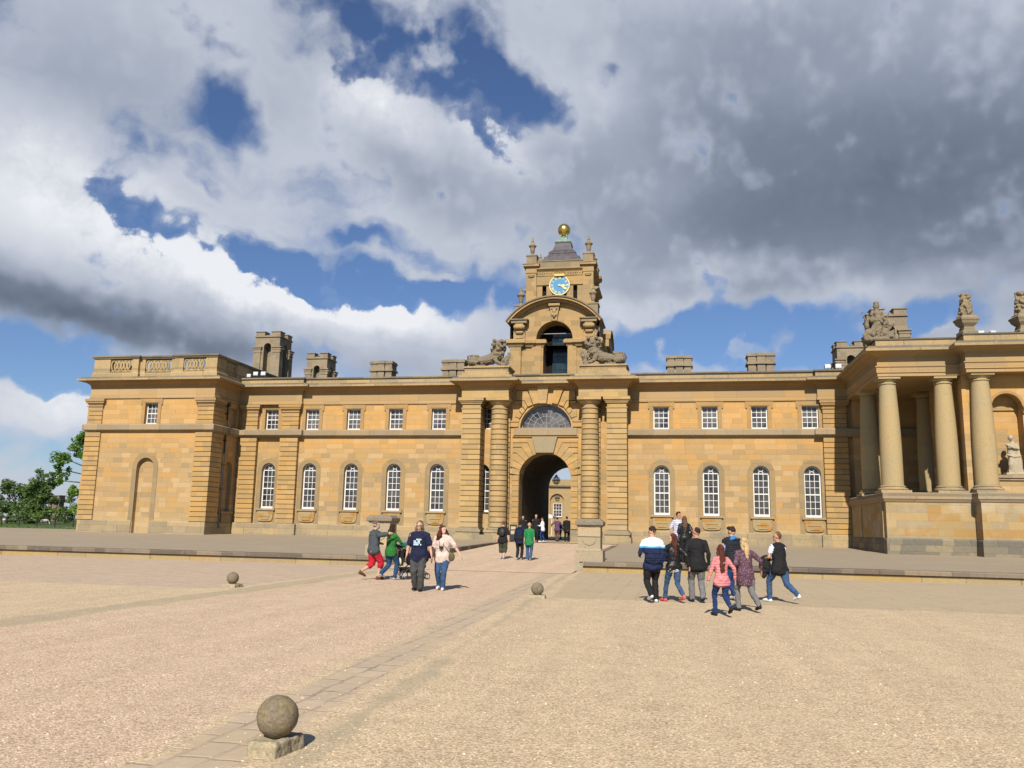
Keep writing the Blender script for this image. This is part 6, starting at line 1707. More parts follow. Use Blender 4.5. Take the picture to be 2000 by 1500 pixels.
# iron estate fence
fe = thing('estate_fence', 'dark iron estate fence of level rails at the left edge of the park', 'fence', (-64, 80, 0.6))
for i in range(9):
    x = -74.0 + i * 2.2
    MB().box(x - 0.035, x + 0.035, 79.96, 80.04, 0.5, 1.78).build('post', 'iron', fe)
for z in (0.98, 1.32, 1.70): MB().tube([(-74.0, 80, z), (-56.4, 80, z)], 0.028, 6).build('rail', 'iron', fe)
# far monument
mo = thing('park_monument', 'distant square stone monument with columns and stepped top beyond the park trees', 'monument', (-216, 265, 0.6))
mx, my = -216.0, 265.0
MB().box(mx - 2.5, mx + 2.5, my - 2, my + 2, 0.4, 2.4).build('base', 'monument_stone', mo)
MB().box(mx - 1.7, mx + 1.7, my - 1.4, my + 1.4, 2.4, 7.2).build('core', 'monument_stone', mo)
for dx in (-2.0, -1.1, 1.1, 2.0): MB().lathe([(0.30, 2.4), (0.26, 6.9), (0.36, 7.2)], mx + dx, my - 1.7, 10).build('column', 'monument_stone', mo)
MB().box(mx - 2.7, mx + 2.7, my - 2.2, my + 2.2, 7.2, 8.0).box(mx - 3.0, mx + 3.0, my - 2.5, my + 2.5, 8.0, 8.4).build('entablature', 'monument_stone', mo)
MB().box(mx - 1.8, mx + 1.8, my - 1.5, my + 1.5, 8.4, 9.4).box(mx - 2.0, mx + 2.0, my - 1.7, my + 1.7, 9.4, 9.7).build('attic', 'monument_stone', mo)
# grazing sheep, tiny in the distance
def sheep(x, y, label, rz):
    m = MB(); c_, s_ = math.cos(rz), math.sin(rz)
    P_ = lambda a, b, c: (x + a * c_ - b * s_, y + a * s_ + b * c_, 0.615 + c)
    m.tube([P_(-0.38, 0, 0.58), P_(0, 0, 0.60), P_(0.36, 0, 0.60)], [0.25, 0.28, 0.23], 12)
    m.tube([P_(0.42, 0, 0.62), P_(0.62, 0, 0.42), P_(0.70, 0, 0.22)], [0.14, 0.10, 0.09], 10); m.ball(P_(0.74, 0, 0.14), (0.08, 0.08, 0.11), 10)
    for a in (-0.32, 0.30):
        for b in (-0.12, 0.12): m.tube([P_(a, b, 0.45), P_(a - 0.02, b, 0.22), P_(a + 0.01, b, 0.03)], [0.08, 0.045, 0.04], 8)
    for b in (-1, 1): m.ball(P_(0.56, b * 0.11, 0.52), (0.05, 0.06, 0.03), 8)
    m.ball(P_(-0.62, 0, 0.50), (0.06, 0.06, 0.14), 8)
    return tag(link_mesh('sheep', voxel(m, 0.035, 1, disp2=0.02, d2scale=9), 'wool'), label, 'sheep', 'sheep on the park lawn')
sheep(-97.2, 117.0, 'pale sheep on the grass below the parkland trees', 0.4)
sheep(-104.2, 116.5, 'pale sheep cut off by the left edge of the view', 2.6)
# ------------------------------------------------------------------ people
def cloth(name, col, bump=0.4, scale=9, kind=None, col2=None):
    m, k, b = new_mat(name, 0.85, 0.25)
    tcn = k.n('ShaderNodeTexCoord').outputs['Object']
    f = k.noise(tcn, scale, 4, 0.6)
    base = k.mix(k.maprange(f, 0.3, 0.7), (*[x * 0.82 for x in col], 1), (*[min(1, x * 1.2) for x in col], 1))
    if kind == 'stripes':
        sp = k.n('ShaderNodeSeparateXYZ'); k.link(tcn, sp.inputs[0])
        s = k.math('GREATER_THAN', k.math('FRACT', k.math('MULTIPLY', sp.outputs[2], 14)), 0.55)
        base = k.mix(s, base, (*col2, 1))
    if kind == 'bands':            # colour by height: white yoke, light blue band, navy below
        sp = k.n('ShaderNodeSeparateXYZ'); k.link(tcn, sp.inputs[0])
        base = k.ramp(k.maprange(sp.outputs[2], 0.9, 1.6), [(0.0, (0.012, 0.018, 0.055)), (0.485, (0.03, 0.35, 0.62)), (0.545, (0.78, 0.80, 0.86))], 'CONSTANT')
    if kind == 'specks':
        v = k.n('ShaderNodeTexVoronoi'); v.inputs['Scale'].default_value = 30; k.link(tcn, v.inputs['Vector'])
        base = k.mix(k.math('LESS_THAN', v.outputs['Distance'], 0.30), base, (*col2, 1))
    if kind == 'quilt':
        sp = k.n('ShaderNodeSeparateXYZ'); k.link(tcn, sp.inputs[0])
        fz = k.math('FRACT', k.math('MULTIPLY', sp.outputs[2], 19)); q = k.math('MULTIPLY', k.math('MULTIPLY', fz, k.math('SUBTRACT', 1.0, fz)), 4.0)
        bq = k.n('ShaderNodeBump'); bq.inputs['Strength'].default_value = 0.5; bq.inputs['Distance'].default_value = 0.015
        k.link(q, bq.inputs['Height']); k.link(bq.outputs[0], b.inputs['Normal'])
        base = k.mix(k.maprange(q, 0.0, 0.3, 0.22, 0.0), base, (*[x * 0.4 for x in col], 1))
    k.link(base, b.inputs['Base Color'])
    if kind != 'quilt':
        bn = k.n('ShaderNodeBump'); bn.inputs['Strength'].default_value = bump; bn.inputs['Distance'].default_value = 0.02
        k.link(k.noise(tcn, 14, 4, 0.6), bn.inputs['Height']); k.link(bn.outputs[0], b.inputs['Normal'])
    if kind == 'leather': b.inputs['Roughness'].default_value = 0.38
for nm, c, kw in [('skin_fair', (0.50, 0.29, 0.20), {}), ('skin_tan', (0.42, 0.22, 0.14), {}), ('skin_pale', (0.56, 0.36, 0.27), {}),
                  ('navy_cotton', (0.010, 0.013, 0.038), {}), ('grey_jeans', (0.055, 0.055, 0.055), {}), ('cream_knit', (0.56, 0.44, 0.38), {}), ('blue_jeans', (0.02, 0.052, 0.125), {}),
                  ('mid_jeans', (0.035, 0.075, 0.15), {}), ('slate_wool', (0.055, 0.065, 0.075), {}), ('red_cotton', (0.40, 0.014, 0.03), {}), ('green_fleece', (0.02, 0.13, 0.028), {}),
                  ('black_cloth', (0.012, 0.012, 0.013), {}), ('black_leather', (0.013, 0.013, 0.014), dict(kind='leather')), ('light_grey_jeans', (0.14, 0.14, 0.14), {}),
                  ('banded_jacket', (0.5, 0.5, 0.5), dict(kind='bands')), ('navy_quilt', (0.010, 0.016, 0.05), dict(kind='quilt')), ('black_quilt', (0.014, 0.016, 0.02), dict(kind='quilt')),
                  ('pink_quilt', (0.52, 0.19, 0.20), dict(kind='quilt')), ('royal_jeans', (0.012, 0.032, 0.11), {}), ('purple_print', (0.085, 0.04, 0.06), dict(kind='specks', col2=(0.22, 0.15, 0.18))),
                  ('white_cotton', (0.66, 0.66, 0.68), {}), ('striped_cotton', (0.30, 0.30, 0.42), dict(kind='stripes', col2=(0.58, 0.58, 0.66))), ('bright_green', (0.015, 0.17, 0.05), {}),
                  ('olive_cotton', (0.045, 0.05, 0.03), {}), ('plum_cotton', (0.10, 0.05, 0.10), {}), ('brown_cotton', (0.09, 0.06, 0.045), {}), ('sky_cotton', (0.03, 0.17, 0.42), {}),
                  ('hair_black', (0.012, 0.010, 0.009), {}), ('hair_dark', (0.03, 0.016, 0.010), {}), ('hair_auburn', (0.075, 0.022, 0.013), {}), ('hair_brown', (0.10, 0.055, 0.03), {}),
                  ('hair_blond', (0.42, 0.30, 0.15), {}), ('hair_grey', (0.12, 0.09, 0.065), {}), ('shoe_black', (0.015, 0.014, 0.014), {}), ('shoe_white', (0.66, 0.66, 0.66), {}),
                  ('shoe_coral', (0.62, 0.10, 0.08), {}), ('shoe_grey', (0.33, 0.35, 0.37), {}), ('shoe_brown', (0.12, 0.045, 0.03), {}), ('teal_cloth', (0.01, 0.15, 0.19), {}),
                  ('mask_grey', (0.20, 0.21, 0.24), {}), ('maroon_cloth', (0.13, 0.012, 0.02), {}), ('khaki_cloth', (0.10, 0.085, 0.04), {}), ('floral_cotton', (0.42, 0.46, 0.36), dict(kind='specks', col2=(0.75, 0.42, 0.06)))]:
    cloth(nm, c, **kw)

def V(*a): return Vector(a)
def ik(a, b, l1, l2, pole):
    """middle joint between a and b"""
    d = b - a; L = min(d.length, (l1 + l2) * 0.999); u = d.normalized()
    b = a + u * L
    x = (l1 * l1 - l2 * l2 + L * L) / (2 * L); h = math.sqrt(max(0, l1 * l1 - x * x))
    p = pole - u * pole.dot(u)
    p = p.normalized() if p.length > 1e-5 else V(0, 1, 0)
    return a + u * x + p * h, b

def person(label, x, y, z, heading, H=1.75, sex='m', build=1.0, fl=(0.0, 0.0), fr=(0.0, 0.0), ll=0.0, lr=0.0, hl=None, hr=None, head=(0, 0), lean=0.03, torso_turn=0.0,
           skin='skin_fair', top='navy_cotton', sleeve=0.45, sleeves=True, bottom='grey_jeans', leg=1.0, shoe='shoe_black', hair='hair_dark', hstyle='short', hem=0.0,
           jacket=None, loose=1.0, hood=False, hands=True, group='visitors in the palace court', vox=0.013, overtop=None):
    """one figure. heading: degrees clockwise from +y (away from the camera). fl/fr: (forward, heel lift) of the feet; hl/hr: hands (x right, y forward, z up)"""
    k = H / 1.75
    root = thing('person', label, 'person', (x, y, z), group, rz=-R(heading))
    Mx = Matrix.Translation((x, y, z)) @ Matrix.Rotation(-R(heading), 4, 'Z') @ Matrix.Scale(k, 4)
    inv = Matrix.Scale(k, 4)
    f_ = 0.92 if sex == 'f' else 1.0
    hipw = 0.095; shw = (0.185 if sex == 'm' else 0.165) * (0.5 + 0.5 * build)
    drop = max(abs(fl[0]), abs(fr[0])) * 0.16
    P = V(0, 0, 0.94 - drop); C_ = V(0, lean * 0.6, 1.22 - drop); N = V(0, lean * 1.0, 1.47 - drop); Hd = V(0, lean * 1.3 + 0.015, 1.635 - drop)
    ct, st = math.cos(R(torso_turn)), math.sin(R(torso_turn))
    tt = lambda v: V(v.x * ct + v.y * st, -v.x * st + v.y * ct, v.z)
    b = MB(); B = build
    def T(p): return p
    # torso (elliptical, one loft)
    def torso(mb, grow=0.0, z0=None, chest=1.0, low=0.0):
        pts = [V(0, 0, 0.86 - drop - low), P, V(0, lean * 0.3, 1.06 - drop), C_ + V(0, 0, 0.02), V(0, lean * 0.9, 1.36 - drop), V(0, lean, 1.44 - drop)]
        wid = [0.155, 0.165, 0.138 if sex == 'm' else 0.125, 0.158 * (1 if sex == 'm' else 0.94), 0.165 * (1 if sex == 'm' else 0.92), 0.105]
        wid = [w_ * (0.45 + 0.55 * B) * (1 + (0.25 * (B - 1) if 1 <= i <= 3 else 0)) + grow + (0.016 if (grow > 0 and i < 3) else 0) for i, w_ in enumerate(wid)]
        mb.tube(pts, wid, 18, flat=(0.66 + 0.18 * (B - 1)) + (0.07 + 0.25 * max(0, B - 1) if grow > 0 else 0), up=tt(V(1, 0, 0)), cap=0.12)
        a_ = tt(V(-shw * 0.92, lean, 1.405 - drop)); c_ = tt(V(shw * 0.92, lean, 1.405 - drop)); q_ = 0.6 + 0.4 * B
        mb.tube([a_, V(0, lean, 1.44 - drop), c_], [0.046 * q_ + grow, 0.066 * q_ + grow, 0.046 * q_ + grow], 12)
        if grow > 0: mb.tube([V(-0.10, 0, 0.895 - drop - low * 0.5), V(0.10, 0, 0.895 - drop - low * 0.5)], (0.130 if sex == 'm' else 0.112) * (0.5 + 0.5 * B) + grow * 0.5, 14)
        if sex == 'f':
            for s in (-1, 1): mb.ball(tt(V(s * 0.075, 0.085 + lean * 0.8, 1.27 - drop)), (0.075 + grow, 0.06 + grow, 0.072 + grow), 12)
    torso(b)
    # legs
    hips = {-1: V(-hipw, 0, 0.93 - drop), 1: V(hipw, 0, 0.93 - drop)}
    feet = {}
    for s, (fy, lift), lat in ((-1, fl, ll), (1, fr, lr)):
        an = V(s * 0.085 + lat, fy - 0.02, 0.085 + lift)
        kn, an = ik(hips[s], an, 0.435, 0.425, V(s * 0.08, 1, 0.1))
        feet[s] = (hips[s], kn, an, lift)
        q = 0.5 + 0.5 * B
        b.tube([hips[s], hips[s].lerp(kn, 0.5), kn, kn.lerp(an, 0.35), an], [0.092 * q, 0.078 * q, 0.056 * q, 0.056 * q, 0.036], 12)
        pitch = lift * 3.2
        toe = an + V(s * 0.02, 0.165 * math.cos(pitch), -0.045 - 0.165 * math.sin(pitch) if lift > 0.03 else -0.045)
        b.tube([an + V(0, -0.03, -0.035), an.lerp(toe, 0.6) + V(0, 0, -0.008), toe], [0.036, 0.036, 0.026], 10)
        feet[s] = (hips[s], kn, an, toe)
    # arms
    arms = {}
    sh = {s: tt(V(s * shw, lean * 1.0, 1.41 - drop)) for s in (-1, 1)}
    for s, h in ((-1, hl), (1, hr)):
        h = V(*h) if h else V(s * 0.27, 0.04, 0.80)
        el, wr = ik(sh[s], h, 0.285, 0.255, V(s * 0.5, -1, -0.35))
        arms[s] = (sh[s], el, wr)
        q = 0.55 + 0.45 * B
        b.tube([sh[s], sh[s].lerp(el, 0.5), el, el.lerp(wr, 0.4), wr], [0.052 * q, 0.046 * q, 0.037 * q, 0.036 * q, 0.025], 12)
        d = (wr - el).normalized()
        if hands:
            side = d.cross(V(0, 1, 0) if abs(d.y) < 0.8 else V(0, 0, 1)).normalized(); nrm = side.cross(d).normalized()
            inw = V(-s, 0, 0); curl = (inw - d * inw.dot(d)).normalized() * 0.35
            pal = wr + d * 0.05
            b.tube([wr + d * 0.01, pal, wr + d * 0.085], [0.026, 0.034, 0.032], 10, flat=0.5, up=nrm)
            for i, ln in enumerate((0.068, 0.078, 0.072, 0.056)):
                o = wr + d * 0.085 + nrm * ((i - 1.5) * 0.0175)
                m1 = o + d * ln * 0.5 + curl * 0.018; b.tube([o - d * 0.01, m1, m1 + (d + curl * 1.6).normalized() * ln * 0.5], [0.0105, 0.0098, 0.0085], 8)
            o = wr + d * 0.03 + nrm * 0.028; b.tube([o, o + (d * 0.7 + nrm * 0.7) * 0.035, o + (d * 0.7 + nrm * 0.7) * 0.035 + d * 0.028], [0.0125, 0.011, 0.009], 8)
    # neck and head
    hp, ht = head
    hm = Matrix.Rotation(-R(hp), 3, 'Z') @ Matrix.Rotation(-R(ht), 3, 'X')
    HH = lambda a, c, e: Hd + hm @ V(a, c, e)
    b.tube([V(0, lean * 1.0, 1.42 - drop), Hd + V(0, -0.01, -0.08)], [0.058 * (0.6 + 0.4 * B), 0.052], 12)
    b.ball(HH(0, -0.008, 0.018), (0.076, 0.095, 0.103), 20, hm); b.ball(HH(0, 0.028, -0.052), (0.056, 0.062, 0.062), 16, hm)
    b.ball(HH(0, 0.088, -0.008), (0.014, 0.022, 0.026), 10, hm); b.ball(HH(0, 0.082, -0.052), (0.026, 0.014, 0.012), 10, hm); b.ball(HH(0, 0.072, 0.030), (0.056, 0.022, 0.014), 10, hm)
    for s in (-1, 1):
        b.ball(HH(s * 0.077, -0.008, -0.004), (0.012, 0.022, 0.030), 8, hm)
    me = voxel(b, vox, 2)
    me.transform(inv); o = link_local('body', me, skin, root)
    for s in (-1, 1):
        e = MB().ball(HH(s * 0.030, 0.079, 0.006), (0.010, 0.006, 0.006), 8, hm)
        eye = e.build('eye', 'hair_black', None); eye.data.transform(inv); eye.parent = root
    # clothes
    def garment(name, mb, mat, v=vox, disp=0.009, sm=2):
        me = voxel(mb, v, sm, disp=disp * 1.3, dscale=8, seed=x * 3.1 + len(name), disp2=0.005, d2scale=20); me.transform(inv); return link_local(name, me, mat, root)
    lw_ = 0.016 * loose
    tr = MB()
    tr.tube([V(0, 0, 0.88 - drop), P, V(0, lean * 0.2, 1.01 - drop)], [(0.150 * (0.45 + 0.55 * B)) + 0.008, 0.165 * (0.45 + 0.55 * B) + 0.006, 0.145 * (0.45 + 0.55 * B) + 0.004], 18, flat=0.66, up=V(1, 0, 0), cap=0.12)
    for s in (-1, 1):
        h_, kn, an, toe = feet[s]; q = 0.5 + 0.5 * B
        if leg >= 0.95: pts = [h_, h_.lerp(kn, 0.5), kn, kn.lerp(an, 0.5), an + V(0, 0, -0.01)]; rr = [0.100 * q + lw_ * 0.4, 0.088 * q + lw_ * 0.5, 0.064 * q + lw_ * 0.6, 0.056 * q + lw_ * 0.8, 0.044 + lw_ * 1.2]
        else: pts = [h_, h_.lerp(kn, 0.5), kn, kn.lerp(an, max(0.05, (leg - 0.5) * 2))]; rr = [0.102 * q + lw_ * 0.5, 0.093 * q + lw_, 0.075 * q + lw_ * 1.2, 0.070 * q + lw_ * 1.4]
        tr.tube(pts, rr, 14)
    garment('shorts' if leg < 0.9 else 'trousers', tr, bottom)
    for s in (-1, 1):
        h_, kn, an, toe = feet[s]
        sh_ = MB().tube([an + V(0, -0.035, -0.045), an.lerp(toe, 0.5) + V(0, 0, -0.018), toe + V(0, 0.01, -0.006)], [0.044, 0.043, 0.036], 12)
        sh_.tube([an + V(0, -0.01, 0.0), an + V(0, -0.02, -0.05)], [0.040, 0.042], 10)
        me = voxel(sh_, 0.012, 2); me.transform(inv); link_local('shoe', me, shoe, root)
    def upper(name, mat, grow, slv, low):
        m = MB(); torso(m, 0.018 + grow, low=low)
        for s in (-1, 1):
            a, e, w_ = arms[s]; q = 0.55 + 0.45 * B
            m.ball(a + V(0, 0, -0.012), 0.056 * q + grow * 0.8, 12)
            if slv <= 0: continue
            if slv >= 0.95: pts = [a, a.lerp(e, 0.5), e, e.lerp(w_, 0.5), w_ + (e - w_) * 0.04]; rr = [0.058 * q, 0.057 * q, 0.050 * q, 0.045, 0.038]
            elif slv > 0.5: t_ = (slv - 0.5) * 2; pts = [a, a.lerp(e, 0.5), e, e.lerp(w_, t_)]; rr = [0.062 * q, 0.060 * q, 0.052 * q, 0.048]
            else: t_ = slv * 2; pts = [a, a.lerp(e, t_ * 0.5), a.lerp(e, t_)]; rr = [0.058 * q, 0.061 * q, 0.066 * q]
            m.tube(pts, [r + grow for r in rr], 12)
        m.tube([N + V(0, 0, -0.07), N + V(0, 0.0, -0.015)], [0.085 + grow, 0.066 + grow * 0.5], 14)
        if hood: m.ball(N + V(0, -0.085, 0.0), (0.115, 0.075, 0.075), 12)
        return garment(name, m, mat, disp=0.009)
    upper('top', top, 0.0 if overtop is None else -0.014, sleeve, 0.05 + hem if overtop is None else 0.0)
    if overtop: upper(overtop[0], overtop[1], overtop[2] + 0.006, overtop[3], overtop[4])
    # hair
    h = MB()
    if hstyle != 'bald':
        h.ball(HH(0, -0.022, 0.040), (0.083, 0.098, 0.098), 16, hm)
        if hstyle == 'crop': h = MB(); h.ball(HH(0, -0.020, 0.032), (0.0795, 0.094, 0.094), 16, hm)
        if hstyle == 'quiff': h.ball(HH(0, 0.04, 0.115), (0.06, 0.06, 0.035), 12, hm)
        if hstyle in ('long', 'vlong', 'curly', 'bob', 'collar'):
            L = {'long': 0.36, 'vlong': 0.56, 'curly': 0.36, 'bob': 0.24, 'collar': 0.17}[hstyle]
            wd = 0.125 if hstyle == 'curly' else 0.085
            h.tube([HH(0, -0.045, 0.03), HH(0, -0.085, -0.10), Hd + V(0, -0.125, -0.10 - L * 0.45), Hd + V(0, -0.14, -0.08 - L)], [0.08, wd, wd, wd * 0.55], 14, flat=0.55, up=hm @ V(1, 0, 0))
            for s in (-1, 1):
                h.tube([HH(s * 0.062, -0.015, 0.05), HH(s * 0.082, 0.0, -0.06), HH(s * 0.085, -0.02, -0.10 - L * 0.3)], [0.028, 0.034 if hstyle != 'curly' else 0.05, 0.026], 10)
                if hstyle == 'curly': h.tube([HH(s * 0.10, -0.01, -0.03), HH(s * 0.135, 0.0, -0.16), Hd + V(s * 0.13, 0.01, -0.32)], [0.055, 0.075, 0.045], 10)
        me = voxel(h, 0.011, 1, disp=0.016, dscale=12, seed=x, disp2=0.012 if hstyle == 'curly' else 0.006, d2scale=26)
        # keep the face clear
        bm = bmesh.new(); bm.from_mesh(me); hi = hm.inverted()
        kill = [v for v in bm.verts if (lambda q: q.y > 0.035 and q.z < 0.062 and abs(q.x) < 0.07)(hi @ (v.co - Hd))]
        bmesh.ops.delete(bm, geom=kill, context='VERTS'); bm.to_mesh(me); bm.free()
        me.transform(inv); link_local('hair', me, hair, root)
    root['k'] = k
    class Rg: pass
    g = Rg(); g.root = root; g.k = k; g.HH = HH; g.arms = arms; g.N = N; g.P = P; g.inv = inv; g.Mx = Mx; g.feet = feet; g.drop = drop; g.hm = hm; g.Hd = Hd; g.C = C_
    return g

def link_local(name, me, mat, root):
    """mesh already in the root's own coordinates"""
    me.name = name; me.materials.clear(); me.materials.append(M[mat]); me.shade_smooth()
    o = bpy.data.objects.new(name, me); C.objects.link(o); o.parent = root
    return o
def add_local(g, name, mb, mat, smooth=True, vox_=None, **kw):
    if vox_:
        me = voxel(mb, vox_, 1, **kw); me.transform(g.inv); return link_local(name, me, mat, g.root)
    o = mb.build(name, mat, None, smooth=40 if smooth else False); o.data.transform(g.inv); o.parent = g.root; return o
def world_thing(g, name, mb, mat, label, cat, vox_=None, **kw):
    """a carried thing: built in the person's frame, left at top level"""
    if vox_: me = voxel(mb, vox_, 1, **kw); me.transform(g.Mx); o = link_mesh(name, me, mat)
    else: o = mb.build(name, mat, None, smooth=40); o.data.transform(g.Mx)
    return tag(o, label, cat)

# --- the pair walking towards the camera
g = person('grey haired man in navy T-shirt and faded grey jeans walking towards the camera', -6.52, 21.2, 0, 178, H=1.78, build=1.28, fl=(0.10, 0), fr=(-0.04, 0.02), hl=(-0.34, 0.05, 0.86), hr=(0.33, 0.02, 0.84),
           head=(0, 4), skin='skin_fair', top='navy_cotton', sleeve=0.40, bottom='grey_jeans', shoe='shoe_black', hair='hair_grey', hstyle='collar', hem=0.06, loose=1.6)
d_ = g.drop
gl = MB()
for s in (-1, 1):
    c0 = g.HH(s * 0.032, 0.098, 0.004)
    gl.tube([c0 + V(0.024 * math.cos(a), 0, 0.018 * math.sin(a)) for a in [2 * PI * i / 10 for i in range(11)]], 0.003, 5)
    gl.tube([g.HH(s * 0.056, 0.095, 0.006), g.HH(s * 0.080, 0.0, 0.008)], 0.003, 5)
add_local(g, 'glasses', gl, 'iron')
# pale printed panel on the chest
pm = MB()
rnd = random.Random(9)
def chest(u, v): return V(u, 0.228 - 1.2 * u * u, 1.24 + v - d_)
for r in range(4):
    for c in range(6):
        if (r == 0 and c > 3) or rnd.random() < 0.12: continue
        u0, u1 = -0.10 + c * 0.034, -0.10 + (c + 1) * 0.034 - 0.004; v0, v1 = 0.07 - r * 0.042 - 0.036, 0.07 - r * 0.042
        pm.add([chest(u0, v0), chest(u1, v0), chest(u1, v1), chest(u0, v1)], [(0, 1, 2, 3)])
add_local(g, 'printed_panel', pm, 'print_ink', smooth=False) if 'print_ink' in M else None
g = person('woman in cream knit top with long curly auburn hair, camera hanging at her chest', -6.05, 21.75, 0, 176, H=1.68, sex='f', build=1.32, fl=(0.14, 0), fr=(-0.06, 0.03), ll=0.03, hl=(-0.50, -0.02, 0.92), hr=(0.30, 0.0, 0.84),
           head=(-55, 0), skin='skin_pale', top='cream_knit', sleeve=0.45, bottom='mid_jeans', shoe='shoe_white', hair='hair_auburn', hstyle='curly', hem=0.05, loose=0.8)
d_ = g.drop
world_thing(g, 'camera_on_strap', MB().box(-0.055, 0.055, 0.185, 0.245, 1.13 - d_, 1.20 - d_).tube([(0, 0.24, 1.165 - d_), (0, 0.285, 1.165 - d_)], 0.028, 12)
            .tube([(-0.05, 0.20, 1.20 - d_), (-0.08, 0.17, 1.36 - d_), (-0.06, 0.06, 1.47 - d_)], 0.007, 6).tube([(0.05, 0.20, 1.20 - d_), (0.08, 0.17, 1.36 - d_), (0.06, 0.06, 1.47 - d_)], 0.007, 6),
            'iron', 'small black camera hanging on the chest of the woman in the cream top', 'camera')
world_thing(g, 'shoulder_bag', MB().ball((-0.27, 0.10, 0.92 - d_), (0.09, 0.06, 0.12), 14).tube([(-0.25, 0.12, 1.0 - d_), (-0.05, 0.20, 1.25 - d_), (0.10, 0.10, 1.42 - d_)], 0.008, 6), 'khaki_cloth',
            'small olive shoulder bag worn across the body of the woman in the cream top', 'bag')
world_thing(g, 'handbag', MB().ball((0.34, 0.02, 1.0 - d_), (0.05, 0.09, 0.15), 14).tube([(0.30, 0.0, 1.1 - d_), (0.22, 0.0, 1.40 - d_)], 0.008, 6), 'maroon_cloth', 'maroon handbag hanging between the two people walking towards the camera', 'bag')

# --- the couple with the pram, left
g = person('man in slate sweater and bright red shorts, arm round the woman in green', -9.12, 24.9, 0, 42, H=1.80, build=1.10, fl=(-0.32, 0.16), fr=(0.16, 0.0), hl=(-0.16, 0.25, 1.05), hr=(0.54, 0.16, 1.34),
           head=(30, 0), skin='skin_fair', top='white_cotton', sleeve=0.9, bottom='red_cotton', leg=0.62, shoe='shoe_brown', hair='hair_grey', hstyle='crop', hem=0.0, loose=1.0, overtop=('sweater', 'slate_wool', 0.008, 1.0, 0.0))
mk = MB().ball(g.HH(0, 0.06, -0.052), (0.062, 0.058, 0.052), 14, g.hm)
add_local(g, 'face_mask', mk, 'mask_grey')
g = person('woman in green hooded top and blue jeans pushing the pram, seen from behind', -8.62, 25.05, 0, 28, H=1.70, sex='f', build=1.08, fl=(-0.26, 0.12), fr=(0.16, 0.0), hl=(-0.10, 0.42, 1.0), hr=(0.22, 0.42, 1.0),
           head=(5, 8), skin='skin_fair', top='green_fleece', sleeve=1.0, bottom='blue_jeans', shoe='shoe_grey', hair='hair_dark', hstyle='bob', hem=0.02, hood=True)
def pram():
    x, y = -8.12, 25.75; t = thing('pram', 'black pram with a teal hood pushed by the couple at the left', 'pram', (x, y, 0), rz=-R(55))
    Mx = Matrix.Translation((x, y, 0)) @ Matrix.Rotation(-R(55), 4, 'Z')
    def part(name, mb, mat, sm=40, vx=None, parent=None):
        if vx: me = voxel(mb, vx, 1); me.transform(Mx); return link_mesh(name, me, mat, parent or t)
        o = mb.build(name, mat, None, smooth=sm); o.data.transform(Mx); p_ = parent or t
        o.parent = p_; o.matrix_parent_inverse = parent_inv(p_); return o
    f = MB()
    for s in (-1, 1):
        f.tube([(s * 0.23, -0.52, 1.04), (s * 0.23, -0.30, 0.80), (s * 0.24, 0.42, 0.16)], 0.016, 8); f.tube([(s * 0.24, -0.36, 0.20), (s * 0.23, 0.05, 0.52)], 0.016, 8)
    f.tube([(-0.23, -0.52, 1.04), (0.23, -0.52, 1.04)], 0.02, 8); f.tube([(-0.25, -0.36, 0.2), (0.25, -0.36, 0.2)], 0.014, 8); f.tube([(-0.2, 0.42, 0.14), (0.2, 0.42, 0.14)], 0.014, 8)
    part('frame', f, 'iron')
    part('seat', MB().tube([(0, -0.25, 0.78), (0, -0.12, 0.52), (0, 0.28, 0.42)], [0.17, 0.2, 0.17], 14, flat=0.5, up=(1, 0, 0)), 'black_cloth', vx=0.02)
    hd = MB()
    for i in range(7):
        a = R(15 + i * 20); hd.tube([(-0.21, -0.15 + 0.32 * math.cos(a) - 0.05, 0.74 + 0.34 * math.sin(a)), (0.21, -0.15 + 0.32 * math.cos(a) - 0.05, 0.74 + 0.34 * math.sin(a))], 0.05, 8)
    part('hood', hd, 'teal_cloth', vx=0.02)
    part('back_panel', MB().box(-0.2, 0.2, -0.42, -0.36, 0.42, 0.86), 'black_cloth')
    part('basket', MB().box(-0.2, 0.2, -0.34, 0.22, 0.20, 0.36, top=(-0.03, -0.05)), 'black_cloth')
    part('bag', MB().ball((0, -0.42, 0.52), (0.17, 0.10, 0.14), 14), 'floral_cotton', vx=0.02)
    for xx, yy_, r in ((-0.27, -0.36, 0.14), (0.27, -0.36, 0.14), (-0.2, 0.42, 0.10), (0.2, 0.42, 0.10)):
        w_ = MB(); pts = [(xx, yy_ + r * 0.86 * math.cos(a), r + r * 0.86 * math.sin(a)) for a in [2 * PI * i / 20 for i in range(21)]]
        w_.tube(pts, r * 0.14, 8); o = part('wheel', w_, 'iron')
        sp = MB()
        for i in range(6): a = PI * 2 * i / 6; sp.tube([(xx, yy_, r), (xx, yy_ + r * 0.8 * math.cos(a), r + r * 0.8 * math.sin(a))], 0.007, 5)
        part('spokes', sp, 'shoe_grey', parent=o)
pram()

